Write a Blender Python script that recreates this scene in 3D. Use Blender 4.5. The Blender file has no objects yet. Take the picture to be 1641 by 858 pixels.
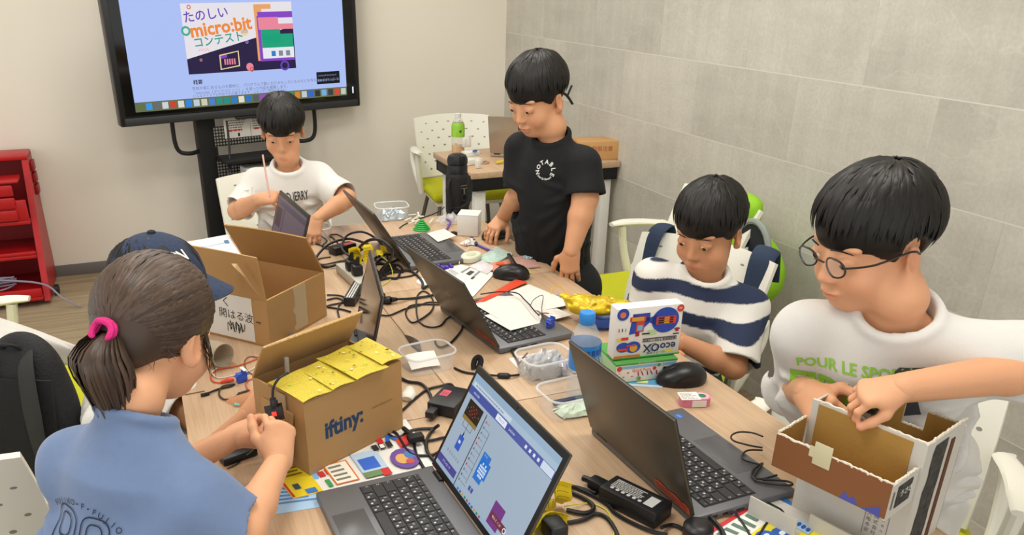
import bpy, bmesh, math, random
import numpy as np
from mathutils import Vector, Matrix
random.seed(7); rng = np.random.default_rng(7)
S = bpy.context.scene
COL = S.collection

# ------------------------------------------------------------------ camera, world, light, exposure
CH = 1.547                                              # camera height over the floor
FPX = 1317.545                                          # focal length in pixels of the 1641 px wide frame
CAM = np.array([0.0, 0.0, CH])
_y, _p = math.radians(20.5704), math.radians(24.4242)
AX_W = np.array([math.sin(_y)*math.cos(_p), math.cos(_y)*math.cos(_p), -math.sin(_p)])
AX_R = np.array([math.cos(_y), -math.sin(_y), 0.0])
AX_U = np.cross(AX_R, AX_W)
PCX, PCY = 820.5-88.34, 429+127.71                      # the photo is cropped: principal point
cam = bpy.data.cameras.new('camera'); cam.sensor_width = 36; cam.sensor_fit = 'HORIZONTAL'
cam.lens = FPX/1641*36; cam.clip_start = .02
cam.shift_x = 88.34/1641; cam.shift_y = 127.71/1641
co = bpy.data.objects.new('camera', cam); COL.objects.link(co)
M = Matrix.Identity(4)
for i in range(3):
    M[i][0] = AX_R[i]; M[i][1] = AX_U[i]; M[i][2] = -AX_W[i]; M[i][3] = CAM[i]
co.matrix_world = M
S.camera = co
S.view_settings.view_transform = 'Standard'; S.view_settings.look = 'None'
S.view_settings.gamma = 1; S.view_settings.use_curve_mapping = False
S.view_settings.exposure = 0.12
wd = bpy.data.worlds.new('world'); S.world = wd; wd.use_nodes = True
wd.node_tree.nodes['Background'].inputs[0].default_value = (.99, .985, .96, 1)
wd.node_tree.nodes['Background'].inputs[1].default_value = 1.25
def area(name, loc, sx, sy, power, col=(1, .975, .93)):
    l = bpy.data.lights.new(name, 'AREA'); l.shape = 'RECTANGLE'; l.size = sx; l.size_y = sy; l.energy = power; l.color = col
    o = bpy.data.objects.new(name, l); COL.objects.link(o); o.location = loc
    return o
for lx, ly in ((-.1, 1.0), (1.25, 1.0), (-.1, 2.6), (1.25, 2.6), (.5, 4.0)):
    area('ceiling_lamp_light', (lx, ly, 2.62), .6, .6, 11)

def ray(px, py):
    return AX_W*FPX + AX_R*(px-PCX) - AX_U*(py-PCY)
def at(px, py, z):                                      # the point of the level z seen at that spot of the photo
    d = ray(px, py); return CAM + d*((z-CH)/d[2])
def atd(px, py, D):                                     # the point at camera distance D
    d = ray(px, py); return CAM + d/FPX*D

# ------------------------------------------------------------------ materials
def lin(h):
    if isinstance(h, str):
        h = h.lstrip('#'); c = [int(h[i:i+2], 16)/255 for i in (0, 2, 4)]
    else: c = list(h)
    return tuple([(x/12.92 if x <= .04045 else ((x+.055)/1.055)**2.4) for x in c] + [1])
_M = {}
def mat(name, col='#808080', rough=.5, metal=0, noise=None, bump=None, spec=.5, emit=0, alpha=1, trans=0, ior=1.45, attr=None, sheen=0, coat=0, sss=0):
    """noise=(scale, amount, stretch xyz), bump=(scale, strength, stretch), attr=colour attribute multiplied in"""
    if name in _M: return _M[name]
    m = bpy.data.materials.new(name); m.use_nodes = True
    nt = m.node_tree; b = nt.nodes['Principled BSDF']
    b.inputs['Base Color'].default_value = lin(col); b.inputs['Roughness'].default_value = rough
    b.inputs['Metallic'].default_value = metal; b.inputs['Specular IOR Level'].default_value = spec
    b.inputs['IOR'].default_value = ior
    b.inputs['Alpha'].default_value = alpha; b.inputs['Transmission Weight'].default_value = trans
    if sheen: b.inputs['Sheen Weight'].default_value = sheen
    if coat: b.inputs['Coat Weight'].default_value = coat
    if sss:
        b.inputs['Subsurface Weight'].default_value = sss; b.inputs['Subsurface Radius'].default_value = (1, .35, .2); b.inputs['Subsurface Scale'].default_value = .006
    if emit:
        b.inputs['Base Color'].default_value = (.01, .01, .012, 1); b.inputs['Emission Color'].default_value = lin(col); b.inputs['Emission Strength'].default_value = emit
    def coords(st):
        tc = nt.nodes.new('ShaderNodeTexCoord'); mp = nt.nodes.new('ShaderNodeMapping')
        mp.inputs['Scale'].default_value = st; nt.links.new(tc.outputs['Object'], mp.inputs['Vector']); return mp.outputs[0]
    src = None
    if noise:
        sc, am = noise[:2]; st = noise[2] if len(noise) > 2 else (1, 1, 1)
        n = nt.nodes.new('ShaderNodeTexNoise'); n.inputs['Scale'].default_value = sc; n.inputs['Detail'].default_value = 5
        nt.links.new(coords(st), n.inputs['Vector'])
        mr = nt.nodes.new('ShaderNodeMapRange'); mr.inputs[1].default_value = .3; mr.inputs[2].default_value = .7
        mr.inputs[3].default_value = 1-am; mr.inputs[4].default_value = 1+am
        nt.links.new(n.outputs[0], mr.inputs[0])
        mx = nt.nodes.new('ShaderNodeMix'); mx.data_type = 'RGBA'; mx.blend_type = 'MULTIPLY'; mx.inputs[0].default_value = 1
        mx.inputs[6].default_value = lin(col); nt.links.new(mr.outputs[0], mx.inputs[7]); src = mx.outputs[2]
    if attr:
        a = nt.nodes.new('ShaderNodeAttribute'); a.attribute_name = attr
        mx = nt.nodes.new('ShaderNodeMix'); mx.data_type = 'RGBA'; mx.blend_type = 'MULTIPLY'; mx.inputs[0].default_value = 1
        if src: nt.links.new(src, mx.inputs[6])
        else: mx.inputs[6].default_value = lin(col)
        nt.links.new(a.outputs['Color'], mx.inputs[7]); src = mx.outputs[2]
    if src: nt.links.new(src, b.inputs['Base Color'])
    if bump:
        sc, am = bump[:2]; st = bump[2] if len(bump) > 2 else (1, 1, 1)
        n = nt.nodes.new('ShaderNodeTexNoise'); n.inputs['Scale'].default_value = sc; n.inputs['Detail'].default_value = 4
        nt.links.new(coords(st), n.inputs['Vector'])
        bp = nt.nodes.new('ShaderNodeBump'); bp.inputs['Strength'].default_value = am; bp.inputs['Distance'].default_value = .01
        nt.links.new(n.outputs[0], bp.inputs['Height']); nt.links.new(bp.outputs[0], b.inputs['Normal'])
    _M[name] = m
    return m

# ------------------------------------------------------------------ mesh builder
def nrm(v):
    v = np.asarray(v, float); return v/max(np.linalg.norm(v), 1e-12)
def frame(o, x, z=None, y=None):                        # 4x4 with origin o, x axis x and (nearly) z axis z
    x = nrm(x)
    if z is not None: y = nrm(np.cross(z, x)); z = np.cross(x, y)
    else: z = nrm(np.cross(x, y)); y = np.cross(z, x)
    m = np.eye(4); m[:3, 0] = x; m[:3, 1] = y; m[:3, 2] = z; m[:3, 3] = o
    return m
def T(x=0, y=0, z=0):
    m = np.eye(4); m[:3, 3] = (x, y, z); return m
def RZ(a):
    m = np.eye(4); c, s = math.cos(a), math.sin(a); m[0, :2] = c, -s; m[1, :2] = s, c; return m
def RX(a):
    m = np.eye(4); c, s = math.cos(a), math.sin(a); m[1, 1:3] = c, -s; m[2, 1:3] = s, c; return m
def RY(a):
    m = np.eye(4); c, s = math.cos(a), math.sin(a); m[0, 0] = c; m[0, 2] = s; m[2, 0] = -s; m[2, 2] = c; return m
def SC(x, y=None, z=None):
    return np.diag([x, x if y is None else y, x if z is None else z, 1.0])

def smooth_path(pts, n=6, closed=False):
    P = np.asarray(pts, float); N = len(P); out = []
    if N < 3: return P
    rngi = range(N if closed else N-1)
    for i in rngi:
        if closed: a, b, c, d = P[(i-1) % N], P[i], P[(i+1) % N], P[(i+2) % N]
        else: a, b, c, d = P[max(i-1, 0)], P[i], P[i+1], P[min(i+2, N-1)]
        for t in np.arange(n)/n:
            out.append(.5*((2*b)+(-a+c)*t+(2*a-5*b+4*c-d)*t*t+(-a+3*b-3*c+d)*t**3))
    if not closed: out.append(P[-1])
    return np.array(out)

class MB:
    def __init__(s): s.v = []; s.f = []; s.fm = []; s.mats = []; s.n = 0; s.col = []
    def mi(s, m):
        if m not in s.mats: s.mats.append(m)
        return s.mats.index(m)
    def add(s, v, f, m, X=None, col=None):
        v = np.asarray(v, float).reshape(-1, 3)
        if X is not None: v = v@X[:3, :3].T + X[:3, 3]
        s.v.append(v); k = s.mi(m)
        flip = X is not None and np.linalg.det(X[:3, :3]) < 0
        for q in f:
            q = [int(i)+s.n for i in q]
            s.f.append(q[::-1] if flip else q); s.fm.append(k)
        s.n += len(v)
        if col is None: c = np.ones((len(v), 3))
        else:
            c = np.asarray(col, float)
            if c.ndim == 1: c = np.tile(c, (len(v), 1))
        s.col.append(c)
        return s
    def box(s, a, b, m, bev=0, X=None, seg=2):
        a = np.minimum(a, b); b = np.maximum(a, b) if False else np.asarray(b, float); a = np.asarray(a, float)
        bev = min(bev, .49*float(np.min(np.abs(b-a))))
        if bev <= 0:
            v = [(x, y, z) for z in (a[2], b[2]) for y in (a[1], b[1]) for x in (a[0], b[0])]
            f = [(0, 2, 3, 1), (4, 5, 7, 6), (0, 1, 5, 4), (2, 6, 7, 3), (0, 4, 6, 2), (1, 3, 7, 5)]
            return s.add(v, f, m, X)
        bm = bmesh.new(); bmesh.ops.create_cube(bm, size=1)
        for w in bm.verts: w.co = Vector(((w.co.x+.5)*(b[0]-a[0])+a[0], (w.co.y+.5)*(b[1]-a[1])+a[1], (w.co.z+.5)*(b[2]-a[2])+a[2]))
        bmesh.ops.bevel(bm, geom=bm.edges[:], offset=bev, segments=seg, profile=.5, affect='EDGES')
        return s.addbm(bm, m, X)
    def addbm(s, bm, m, X=None):
        bm.verts.index_update()
        v = [tuple(w.co) for w in bm.verts]; f = [[w.index for w in q.verts] for q in bm.faces]; bm.free()
        return s.add(v, f, m, X)
    def tube(s, pts, r, m, seg=8, sm=0, X=None, closed=False, cap=True, flat=1, up=(0, 0, 1)):
        P = smooth_path(pts, sm, closed) if sm else np.asarray(pts, float)
        n = len(P)
        rr = np.full(n, r) if np.isscalar(r) else np.interp(np.linspace(0, 1, n), np.linspace(0, 1, len(r)), r)
        if closed: tg = np.roll(P, -1, 0)-np.roll(P, 1, 0)
        else: tg = np.gradient(P, axis=0)
        tg /= np.maximum(np.linalg.norm(tg, axis=1), 1e-9)[:, None]
        u = np.asarray(up, float)
        if abs(tg[0]@u) > .95: u = np.array([1., 0, 0]) if abs(tg[0][0]) < .9 else np.array([0, 1., 0])
        v = []; nrmv = nrm(u-tg[0]*(tg[0]@u))
        for i in range(n):
            nrmv = nrm(nrmv-tg[i]*(tg[i]@nrmv)); bn = np.cross(tg[i], nrmv)
            for k in range(seg):
                a = 2*math.pi*k/seg
                v.append(P[i]+rr[i]*(math.cos(a)*bn+flat*math.sin(a)*nrmv))
        f = []
        for i in range(n if closed else n-1):
            j = (i+1) % n
            for k in range(seg):
                f.append((i*seg+k, i*seg+(k+1) % seg, j*seg+(k+1) % seg, j*seg+k))
        if cap and not closed:
            f.append(list(range(seg))[::-1]); f.append([(n-1)*seg+k for k in range(seg)])
        return s.add(v, f, m, X)
    def lathe(s, prof, m, seg=24, X=None, cap0=True, cap1=True, sx=1, sy=1):
        v = []; f = []
        for (r, z) in prof:
            for k in range(seg):
                a = 2*math.pi*k/seg; v.append((r*math.cos(a)*sx, r*math.sin(a)*sy, z))
        for i in range(len(prof)-1):
            for k in range(seg):
                f.append((i*seg+k, i*seg+(k+1) % seg, (i+1)*seg+(k+1) % seg, (i+1)*seg+k))
        if cap0: f.append(list(range(seg))[::-1])
        if cap1: f.append([(len(prof)-1)*seg+k for k in range(seg)])
        return s.add(v, f, m, X)
    def prism(s, poly, z0, z1, m, X=None):
        n = len(poly); P = np.asarray(poly, float)
        ar = sum(P[i][0]*P[(i+1) % n][1]-P[(i+1) % n][0]*P[i][1] for i in range(n))
        if ar < 0: P = P[::-1]
        v = [(x, y, z0) for x, y in P]+[(x, y, z1) for x, y in P]
        f = [list(range(n))[::-1], [n+i for i in range(n)]]+[(i, (i+1) % n, n+(i+1) % n, n+i) for i in range(n)]
        return s.add(v, f, m, X)
    def sheet(s, G, th, m, X=None):                      # thick sheet from a grid of points (nu, nv, 3)
        G = np.asarray(G, float); nu, nv = G.shape[:2]
        du = np.gradient(G, axis=0); dv = np.gradient(G, axis=1); N = np.cross(du, dv)
        N /= np.maximum(np.linalg.norm(N, axis=2), 1e-9)[..., None]
        A = (G+N*th/2).reshape(-1, 3); B = (G-N*th/2).reshape(-1, 3); k = nu*nv; f = []
        for i in range(nu-1):
            for j in range(nv-1):
                q = (i*nv+j, (i+1)*nv+j, (i+1)*nv+j+1, i*nv+j+1)
                f.append(q); f.append([k+x for x in q[::-1]])
        bd = [(i, 0) for i in range(nu)]+[(nu-1, j) for j in range(1, nv)]+[(i, nv-1) for i in range(nu-2, -1, -1)]+[(0, j) for j in range(nv-2, 0, -1)]
        bd = [i*nv+j for i, j in bd]
        for a, b in zip(bd, bd[1:]+bd[:1]): f.append((b, a, k+a, k+b))
        return s.add(np.vstack([A, B]), f, m, X)
    def quad(s, p, m, X=None):
        return s.add(p, [list(range(len(p)))], m, X)
    def build(s, name, parent=None, base=None, smooth=True, ang=35, link=True, colattr=False):
        me = bpy.data.meshes.new(name)
        V = np.vstack(s.v) if s.v else np.zeros((0, 3))
        if base is not None: V = V-np.asarray(base)
        me.from_pydata(V.tolist(), [], s.f)
        for m in s.mats: me.materials.append(m)
        me.polygons.foreach_set('material_index', s.fm)
        if colattr:
            a = me.color_attributes.new('tint', 'FLOAT_COLOR', 'POINT')
            c = np.vstack(s.col); a.data.foreach_set('color', np.hstack([c, np.ones((len(c), 1))]).astype(np.float32).ravel())
        if smooth:
            me.shade_smooth(); me.set_sharp_from_angle(angle=math.radians(ang))
        me.update()
        o = bpy.data.objects.new(name, me); COL.objects.link(o)
        if parent is not None: o.parent = parent
        return o

def tag(o, label, cat, group=None, kind=None):
    o['label'] = label; o['category'] = cat
    if group: o['group'] = group
    if kind: o['kind'] = kind
    return o
def thing(name, label, cat, loc=(0, 0, 0), rz=0, group=None):
    o = bpy.data.objects.new(name, None); COL.objects.link(o); o.empty_display_size = .05
    o.location = [float(x) for x in loc]; o.rotation_euler = (0, 0, rz)
    return tag(o, label, cat, group)
def thingM(name, label, cat, X, group=None):            # the same with a full placement matrix
    o = thing(name, label, cat, group=group); o.matrix_world = Matrix(np.asarray(X).tolist()); return o
def struct(o): o['kind'] = 'structure'; return o
def single(mb, name, label, cat, base, group=None, **k): # a thing that is one mesh, its origin at base
    o = mb.build(name, base=base, **k); o.location = [float(x) for x in base]
    return tag(o, label, cat, group)
def dup(root, label=None, group=None):
    r = root.copy(); COL.objects.link(r)
    for ch in list(root.children):
        c = ch.copy(); COL.objects.link(c); c.parent = r
        for g in list(ch.children):
            d = g.copy(); COL.objects.link(d); d.parent = c
    if label: r['label'] = label
    if group: r['group'] = group
    return r

# ------------------------------------------------------------------ lettering
_TC = {}
def glyphs(s, align='CENTER', bold=0):
    k = (s, align, bold)
    if k in _TC: return _TC[k]
    cu = bpy.data.curves.new('lettering', 'FONT'); cu.body = s; cu.size = 1; cu.align_x = align; cu.align_y = 'CENTER'
    cu.resolution_u = 2; cu.offset = bold
    o = bpy.data.objects.new('lettering', cu); COL.objects.link(o)
    dg = bpy.context.evaluated_depsgraph_get(); dg.update()
    me = bpy.data.meshes.new_from_object(o.evaluated_get(dg))
    v = np.array([tuple(x.co) for x in me.vertices]).reshape(-1, 3); f = [list(p.vertices) for p in me.polygons]
    bpy.data.objects.remove(o); bpy.data.curves.remove(cu); bpy.data.meshes.remove(me)
    _TC[k] = (v, f); return v, f
def letter(mb, s, m, X, size, align='CENTER', bold=0, sx=1):
    v, f = glyphs(s, align, bold)
    if len(v): mb.add(v*np.array([size*sx, size, size]), f, m, X)
    return mb
def rectp(mb, x0, y0, x1, y1, m, X, z=0):
    return mb.add([(x0, y0, z), (x1, y0, z), (x1, y1, z), (x0, y1, z)], [(0, 1, 2, 3)], m, X)
def disc(mb, x, y, r, m, X, z=0, n=20, ry=None):
    ry = ry or r
    return mb.add([(x+r*math.cos(2*math.pi*k/n), y+ry*math.sin(2*math.pi*k/n), z) for k in range(n)], [list(range(n))], m, X)
def ring(mb, x, y, r, w, m, X, z=0, n=24):
    v = []; f = []
    for k in range(n):
        a = 2*math.pi*k/n
        v += [(x+(r-w)*math.cos(a), y+(r-w)*math.sin(a), z), (x+r*math.cos(a), y+r*math.sin(a), z)]
    for k in range(n):
        j = (k+1) % n; f.append((2*k, 2*k+1, 2*j+1, 2*j))
    return mb.add(v, f, m, X)
def textlines(mb, x0, y0, x1, y1, m, X, n, z=0, h=.5, rag=.3, seed=1):   # rows of small marks too fine to read
    r = random.Random(seed); dy = (y1-y0)/n
    for i in range(n):
        y = y1-dy*(i+.75); x = x0; e = x1-(x1-x0)*rag*r.random()
        while x < e:
            w = min(r.uniform(.5, 1.6)*dy*1.0, e-x); rectp(mb, x, y, x+w*.8, y+dy*h, m, X, z); x += w
# ------------------------------------------------------------------ distance fields -> smooth organic meshes
class Field:
    def __init__(s, lo, hi, h):
        s.lo = np.asarray(lo, float); s.h = h
        n = np.ceil((np.asarray(hi)-s.lo)/h).astype(int)+1
        s.n = n; s.F = np.full(tuple(n), .5, np.float32)
        s.ax = [(s.lo[i]+h*np.arange(n[i])).astype(np.float32) for i in range(3)]
    def blk(s, lo, hi):
        a = np.clip(np.floor((np.asarray(lo)-s.lo)/s.h).astype(int), 0, s.n); b = np.clip(np.ceil((np.asarray(hi)-s.lo)/s.h).astype(int)+1, 0, s.n)
        if np.any(b <= a): return None
        sl = tuple(slice(a[i], b[i]) for i in range(3))
        X = s.ax[0][sl[0]][:, None, None]; Y = s.ax[1][sl[1]][None, :, None]; Z = s.ax[2][sl[2]][None, None, :]
        return sl, X, Y, Z
    def op(s, fn, lo, hi, k, mode='u'):
        b = s.blk(lo, hi)
        if b is None: return s
        sl, X, Y, Z = b; d = fn(X, Y, Z); A = s.F[sl]
        if mode == 'u':
            if k > 0:
                g = np.maximum(k-np.abs(A-d), 0)/k; s.F[sl] = np.minimum(A, d)-g*g*k*.25
            else: s.F[sl] = np.minimum(A, d)
        elif mode == 's':
            d = -d
            if k > 0:
                g = np.maximum(k-np.abs(A-d), 0)/k; s.F[sl] = np.maximum(A, d)+g*g*k*.25
            else: s.F[sl] = np.maximum(A, d)
        elif mode == 'i': s.F[sl] = np.maximum(A, d)
        return s
    def cone(s, a, b, ra, rb, k=.02, flat=None, mode='u', cut=None):
        """tapered capsule; flat=(normal, factor) squeezes it along the normal; cut=(point, normal) trims it there"""
        a = np.asarray(a, float); b = np.asarray(b, float); ab = b-a; L2 = max(float(ab@ab), 1e-10)
        def fn(X, Y, Z):
            px, py, pz = X-a[0], Y-a[1], Z-a[2]
            t = np.clip((px*ab[0]+py*ab[1]+pz*ab[2])/L2, 0, 1)
            px = px-t*ab[0]; py = py-t*ab[1]; pz = pz-t*ab[2]; r = ra+(rb-ra)*t
            m = 1.
            if flat is not None:
                n, q = nrm(flat[0]), flat[1]; w = (px*n[0]+py*n[1]+pz*n[2])*(1/q-1)
                px = px+w*n[0]; py = py+w*n[1]; pz = pz+w*n[2]; m = min(1., q)
            d = (np.sqrt(px*px+py*py+pz*pz)-r)*m
            if cut is not None:
                c, nn = np.asarray(cut[0]), nrm(cut[1]); d = np.maximum(d, (X-c[0])*nn[0]+(Y-c[1])*nn[1]+(Z-c[2])*nn[2])
            return d.astype(np.float32)
        R = max(ra, rb)*(max(1., flat[1]) if flat is not None else 1)+k+3*s.h
        return s.op(fn, np.minimum(a, b)-R, np.maximum(a, b)+R, k, mode)
    def ell(s, c, rad, k=.02, R=None, mode='u'):
        """ellipsoid; R = 3x3 whose rows are its axes"""
        c = np.asarray(c, float); rad = np.asarray(rad, float); R = np.eye(3) if R is None else np.asarray(R)
        def fn(X, Y, Z):
            px, py, pz = X-c[0], Y-c[1], Z-c[2]
            q = [(R[i, 0]*px+R[i, 1]*py+R[i, 2]*pz)/rad[i] for i in range(3)]
            k0 = np.sqrt(q[0]**2+q[1]**2+q[2]**2); k1 = np.sqrt((q[0]/rad[0])**2+(q[1]/rad[1])**2+(q[2]/rad[2])**2)+1e-9
            return (k0*(k0-1)/k1).astype(np.float32)
        E = np.sqrt((R**2*(rad**2)[:, None]).sum(0))+k+3*s.h
        return s.op(fn, c-E, c+E, k, mode)
    def halfspace(s, c, n, k=0, lo=None, hi=None):       # removes what lies beyond the plane
        n = nrm(n); c = np.asarray(c)
        return s.op(lambda X, Y, Z: -((X-c[0])*n[0]+(Y-c[1])*n[1]+(Z-c[2])*n[2]).astype(np.float32), s.lo if lo is None else lo, s.lo+s.h*s.n if hi is None else hi, k, 's')
    def groove(s, a, b, amp, w):                          # soft crease pressed along a segment
        a = np.asarray(a, float); b = np.asarray(b, float); ab = b-a; L2 = max(float(ab@ab), 1e-10); R = 2.6*w
        k = s.blk(np.minimum(a, b)-R, np.maximum(a, b)+R)
        if k is None: return s
        sl, X, Y, Z = k; px, py, pz = X-a[0], Y-a[1], Z-a[2]; t = (px*ab[0]+py*ab[1]+pz*ab[2])/L2; tc = np.clip(t, 0, 1)
        d2 = (px-tc*ab[0])**2+(py-tc*ab[1])**2+(pz-tc*ab[2])**2
        s.F[sl] += (amp*np.exp(-d2/(w*w))*np.clip(1.25-np.abs(tc-.5)*1.6, 0, 1)).astype(np.float32); return s
    def ripple(s, amp, scale, seed=0, n=9):
        r = np.random.default_rng(seed); X, Y, Z = s.ax[0][:, None, None], s.ax[1][None, :, None], s.ax[2][None, None, :]
        for i in range(n):
            d = r.normal(size=3); d[2] *= .6; d = d/np.linalg.norm(d)*scale*r.uniform(.6, 1.6)
            s.F += (amp/n**.5*np.sin(X*d[0]+Y*d[1]+Z*d[2]+r.uniform(0, 6))).astype(np.float32)
        return s
    def mesh(s):
        F = s.F; h = s.h; sg = F < 0
        c = np.zeros(tuple(np.array(F.shape)-1), np.uint8)
        for i in (0, 1):
            for j in (0, 1):
                for k in (0, 1): c += sg[i:i+c.shape[0], j:j+c.shape[1], k:k+c.shape[2]]
        I, J, K = np.nonzero((c > 0) & (c < 8)); n = len(I)
        idg = np.full(c.shape, -1, np.int64); idg[I, J, K] = np.arange(n)
        P = np.zeros((n, 3)); W = np.zeros(n)
        cor = {(i, j, k): F[I+i, J+j, K+k] for i in (0, 1) for j in (0, 1) for k in (0, 1)}
        for a in range(3):
            for u in (0, 1):
                for v in (0, 1):
                    o0 = [0, 0, 0]; o0[(a+1) % 3] = u; o0[(a+2) % 3] = v; o1 = list(o0); o1[a] = 1
                    f0, f1 = cor[tuple(o0)], cor[tuple(o1)]; m = (f0 < 0) != (f1 < 0)
                    t = f0[m]/(f0[m]-f1[m])
                    q = np.tile(np.array(o0, float), (m.sum(), 1)); q[:, a] = t
                    P[m] += q; W[m] += 1
        P = P/W[:, None]+np.stack([I, J, K], 1); V = s.lo+P*h
        Q = []
        for a in range(3):
            b, d = (a+1) % 3, (a+2) % 3
            A = np.moveaxis(sg, (a, b, d), (0, 1, 2)); G = np.moveaxis(idg, (a, b, d), (0, 1, 2))
            m = A[:-1, 1:-1, 1:-1] != A[1:, 1:-1, 1:-1]
            i, j, k = np.nonzero(m); j = j+1; k = k+1
            q = np.stack([G[i, j-1, k-1], G[i, j, k-1], G[i, j, k], G[i, j-1, k]], 1)
            fl = ~A[i, j, k]; q[fl] = q[fl][:, ::-1]; Q.append(q)
        Q = np.vstack(Q)
        return V, Q[(Q >= 0).all(1)]

def relax(V, Q, it=2, lam=.5):
    e = np.vstack([Q[:, [i, (i+1) % 4]] for i in range(4)]); e = np.vstack([e, e[:, ::-1]])
    cnt = np.bincount(e[:, 0], minlength=len(V)).astype(float)
    for _ in range(it):
        A = np.stack([np.bincount(e[:, 0], V[e[:, 1], i], minlength=len(V)) for i in range(3)], 1)/np.maximum(cnt, 1)[:, None]
        V = V+lam*(A-V)
    return V
def fastmesh(name, parts, mats, parent=None, base=None, tint=None):
    """parts = [(V, Q, material index)] joined in one smooth mesh object"""
    Vs, Qs, ms, n = [], [], [], 0
    for V, Q, k in parts:
        Vs.append(V); Qs.append(Q+n); ms.append(np.full(len(Q), k)); n += len(V)
    V = np.vstack(Vs); Q = np.vstack(Qs); ms = np.concatenate(ms).astype(np.int32)
    me = bpy.data.meshes.new(name)
    W = V-(0 if base is None else np.asarray(base))
    me.vertices.add(len(V)); me.vertices.foreach_set('co', W.astype(np.float32).ravel())
    me.loops.add(Q.size); me.loops.foreach_set('vertex_index', Q.astype(np.int32).ravel())
    me.polygons.add(len(Q)); me.polygons.foreach_set('loop_start', (np.arange(len(Q))*4).astype(np.int32))
    for m in mats: me.materials.append(m)
    me.polygons.foreach_set('material_index', ms)
    me.update(calc_edges=True); me.shade_smooth()
    if tint is not None:
        a = me.color_attributes.new('tint', 'FLOAT_COLOR', 'POINT'); c = tint(V) if callable(tint) else tint
        a.data.foreach_set('color', np.hstack([c, np.ones((len(V), 1))]).astype(np.float32).ravel())
    o = bpy.data.objects.new(name, me); COL.objects.link(o)
    if parent is not None: o.parent = parent
    return o

# ------------------------------------------------------------------ people
def ik(Sh, Wr, la, lb, pole):
    d = Wr-Sh; L = np.linalg.norm(d); d = d/L
    if L > (la+lb)*.995: k = L/((la+lb)*.995); la *= k; lb *= k
    x = (la*la-lb*lb+L*L)/(2*L); y = math.sqrt(max(la*la-x*x, 0))
    p = nrm(pole-Sh-d*((pole-Sh)@d))
    return Sh+d*x+p*y

def hand_field(W, d, n, side, fd=None, sc=1., curl=None, thumb=None, spread=1., h=.0017, curls=None):
    """W wrist, d towards the fingers, n out of the back of the hand, side = direction of the thumb (unit)."""
    d = nrm(d); n = nrm(n-d*(n@d)); s = nrm(side-d*(side@d)); s = nrm(s-n*(s@n))
    F = Field(W-.19*sc, W+.19*sc, h)
    g = lambda a, b, c: W+sc*(a*d+b*s+c*n)
    F.cone(W-(d if fd is None else nrm(fd))*.035, W+d*.006, .015*sc, .0205*sc, .01, (n, .85)); F.cone(W-d*.002, W+d*.02*sc, .0200*sc, .0205*sc, .012, (n, .85))
    for b0, b1, e in ((.012, .024, .068), (.005, .008, .072), (-.004, -.008, .069), (-.012, -.023, .062)):
        F.cone(g(.0, b0, 0), g(e, b1, .001), .0135*sc, .0098*sc, .014*sc, (n, .92))
    F.ell(g(.028, .022, -.007), (.026*sc, .013*sc, .013*sc), .014*sc, np.stack([nrm(d+.5*s), nrm(s-.5*d), n]))
    tips = []
    cur = curls or [curl or (25, 30, 20)]*4
    for (b, e, L, sp), c in zip(((.0245, .070, (.030, .020, .017), .10), (.0080, .075, (.034, .023, .018), .02), (-.0085, .071, (.031, .021, .018), -.06), (-.0240, .063, (.024, .016, .016), -.16)), cur):
        p = g(e-.006, b, .001); a = 0; dd = nrm(d+s*sp*spread); r = .0080*sc
        axd = dd; 
        for k in range(3):
            a += math.radians(c[k]); v = math.cos(a)*axd-math.sin(a)*n
            q = p+v*L[k]*sc; F.cone(p, q, r, r*.93, .0035*sc); p = q; r *= .93
        F.ell(p, (r*1.0,)*3, .002)
        tips.append((p, n*math.cos(a)+axd*math.sin(a)))
    tb = thumb or ((.55, .75, -.35), (.85, .35, -.35), (.9, .1, -.3))
    p = g(.018, .022, -.006); r = .0112*sc
    for v, L in zip(tb, (.034, .027, .021)):
        v = nrm(np.asarray(v)); q = p+(v[0]*d+v[1]*s+v[2]*n)*L*sc; F.cone(p, q, r, r*.9, .007*sc); p = q; r *= .9
    tips.append((p, s))
    V, Q = F.mesh()
    return relax(V, Q, 1, .4), Q, tips

def head_frame(c, fwd, up=(0, 0, 1), roll=0):
    f = nrm(fwd); r = nrm(np.cross(f, np.asarray(up, float))); u = np.cross(r, f)
    if roll:
        a = math.radians(roll); r, u = math.cos(a)*r+math.sin(a)*u, -math.sin(a)*r+math.cos(a)*u
    return np.asarray(c, float), r, f, u
def hp(H, a, b, c, sc):
    return H[0]+sc*(a*H[1]+b*H[2]+c*H[3])

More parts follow.
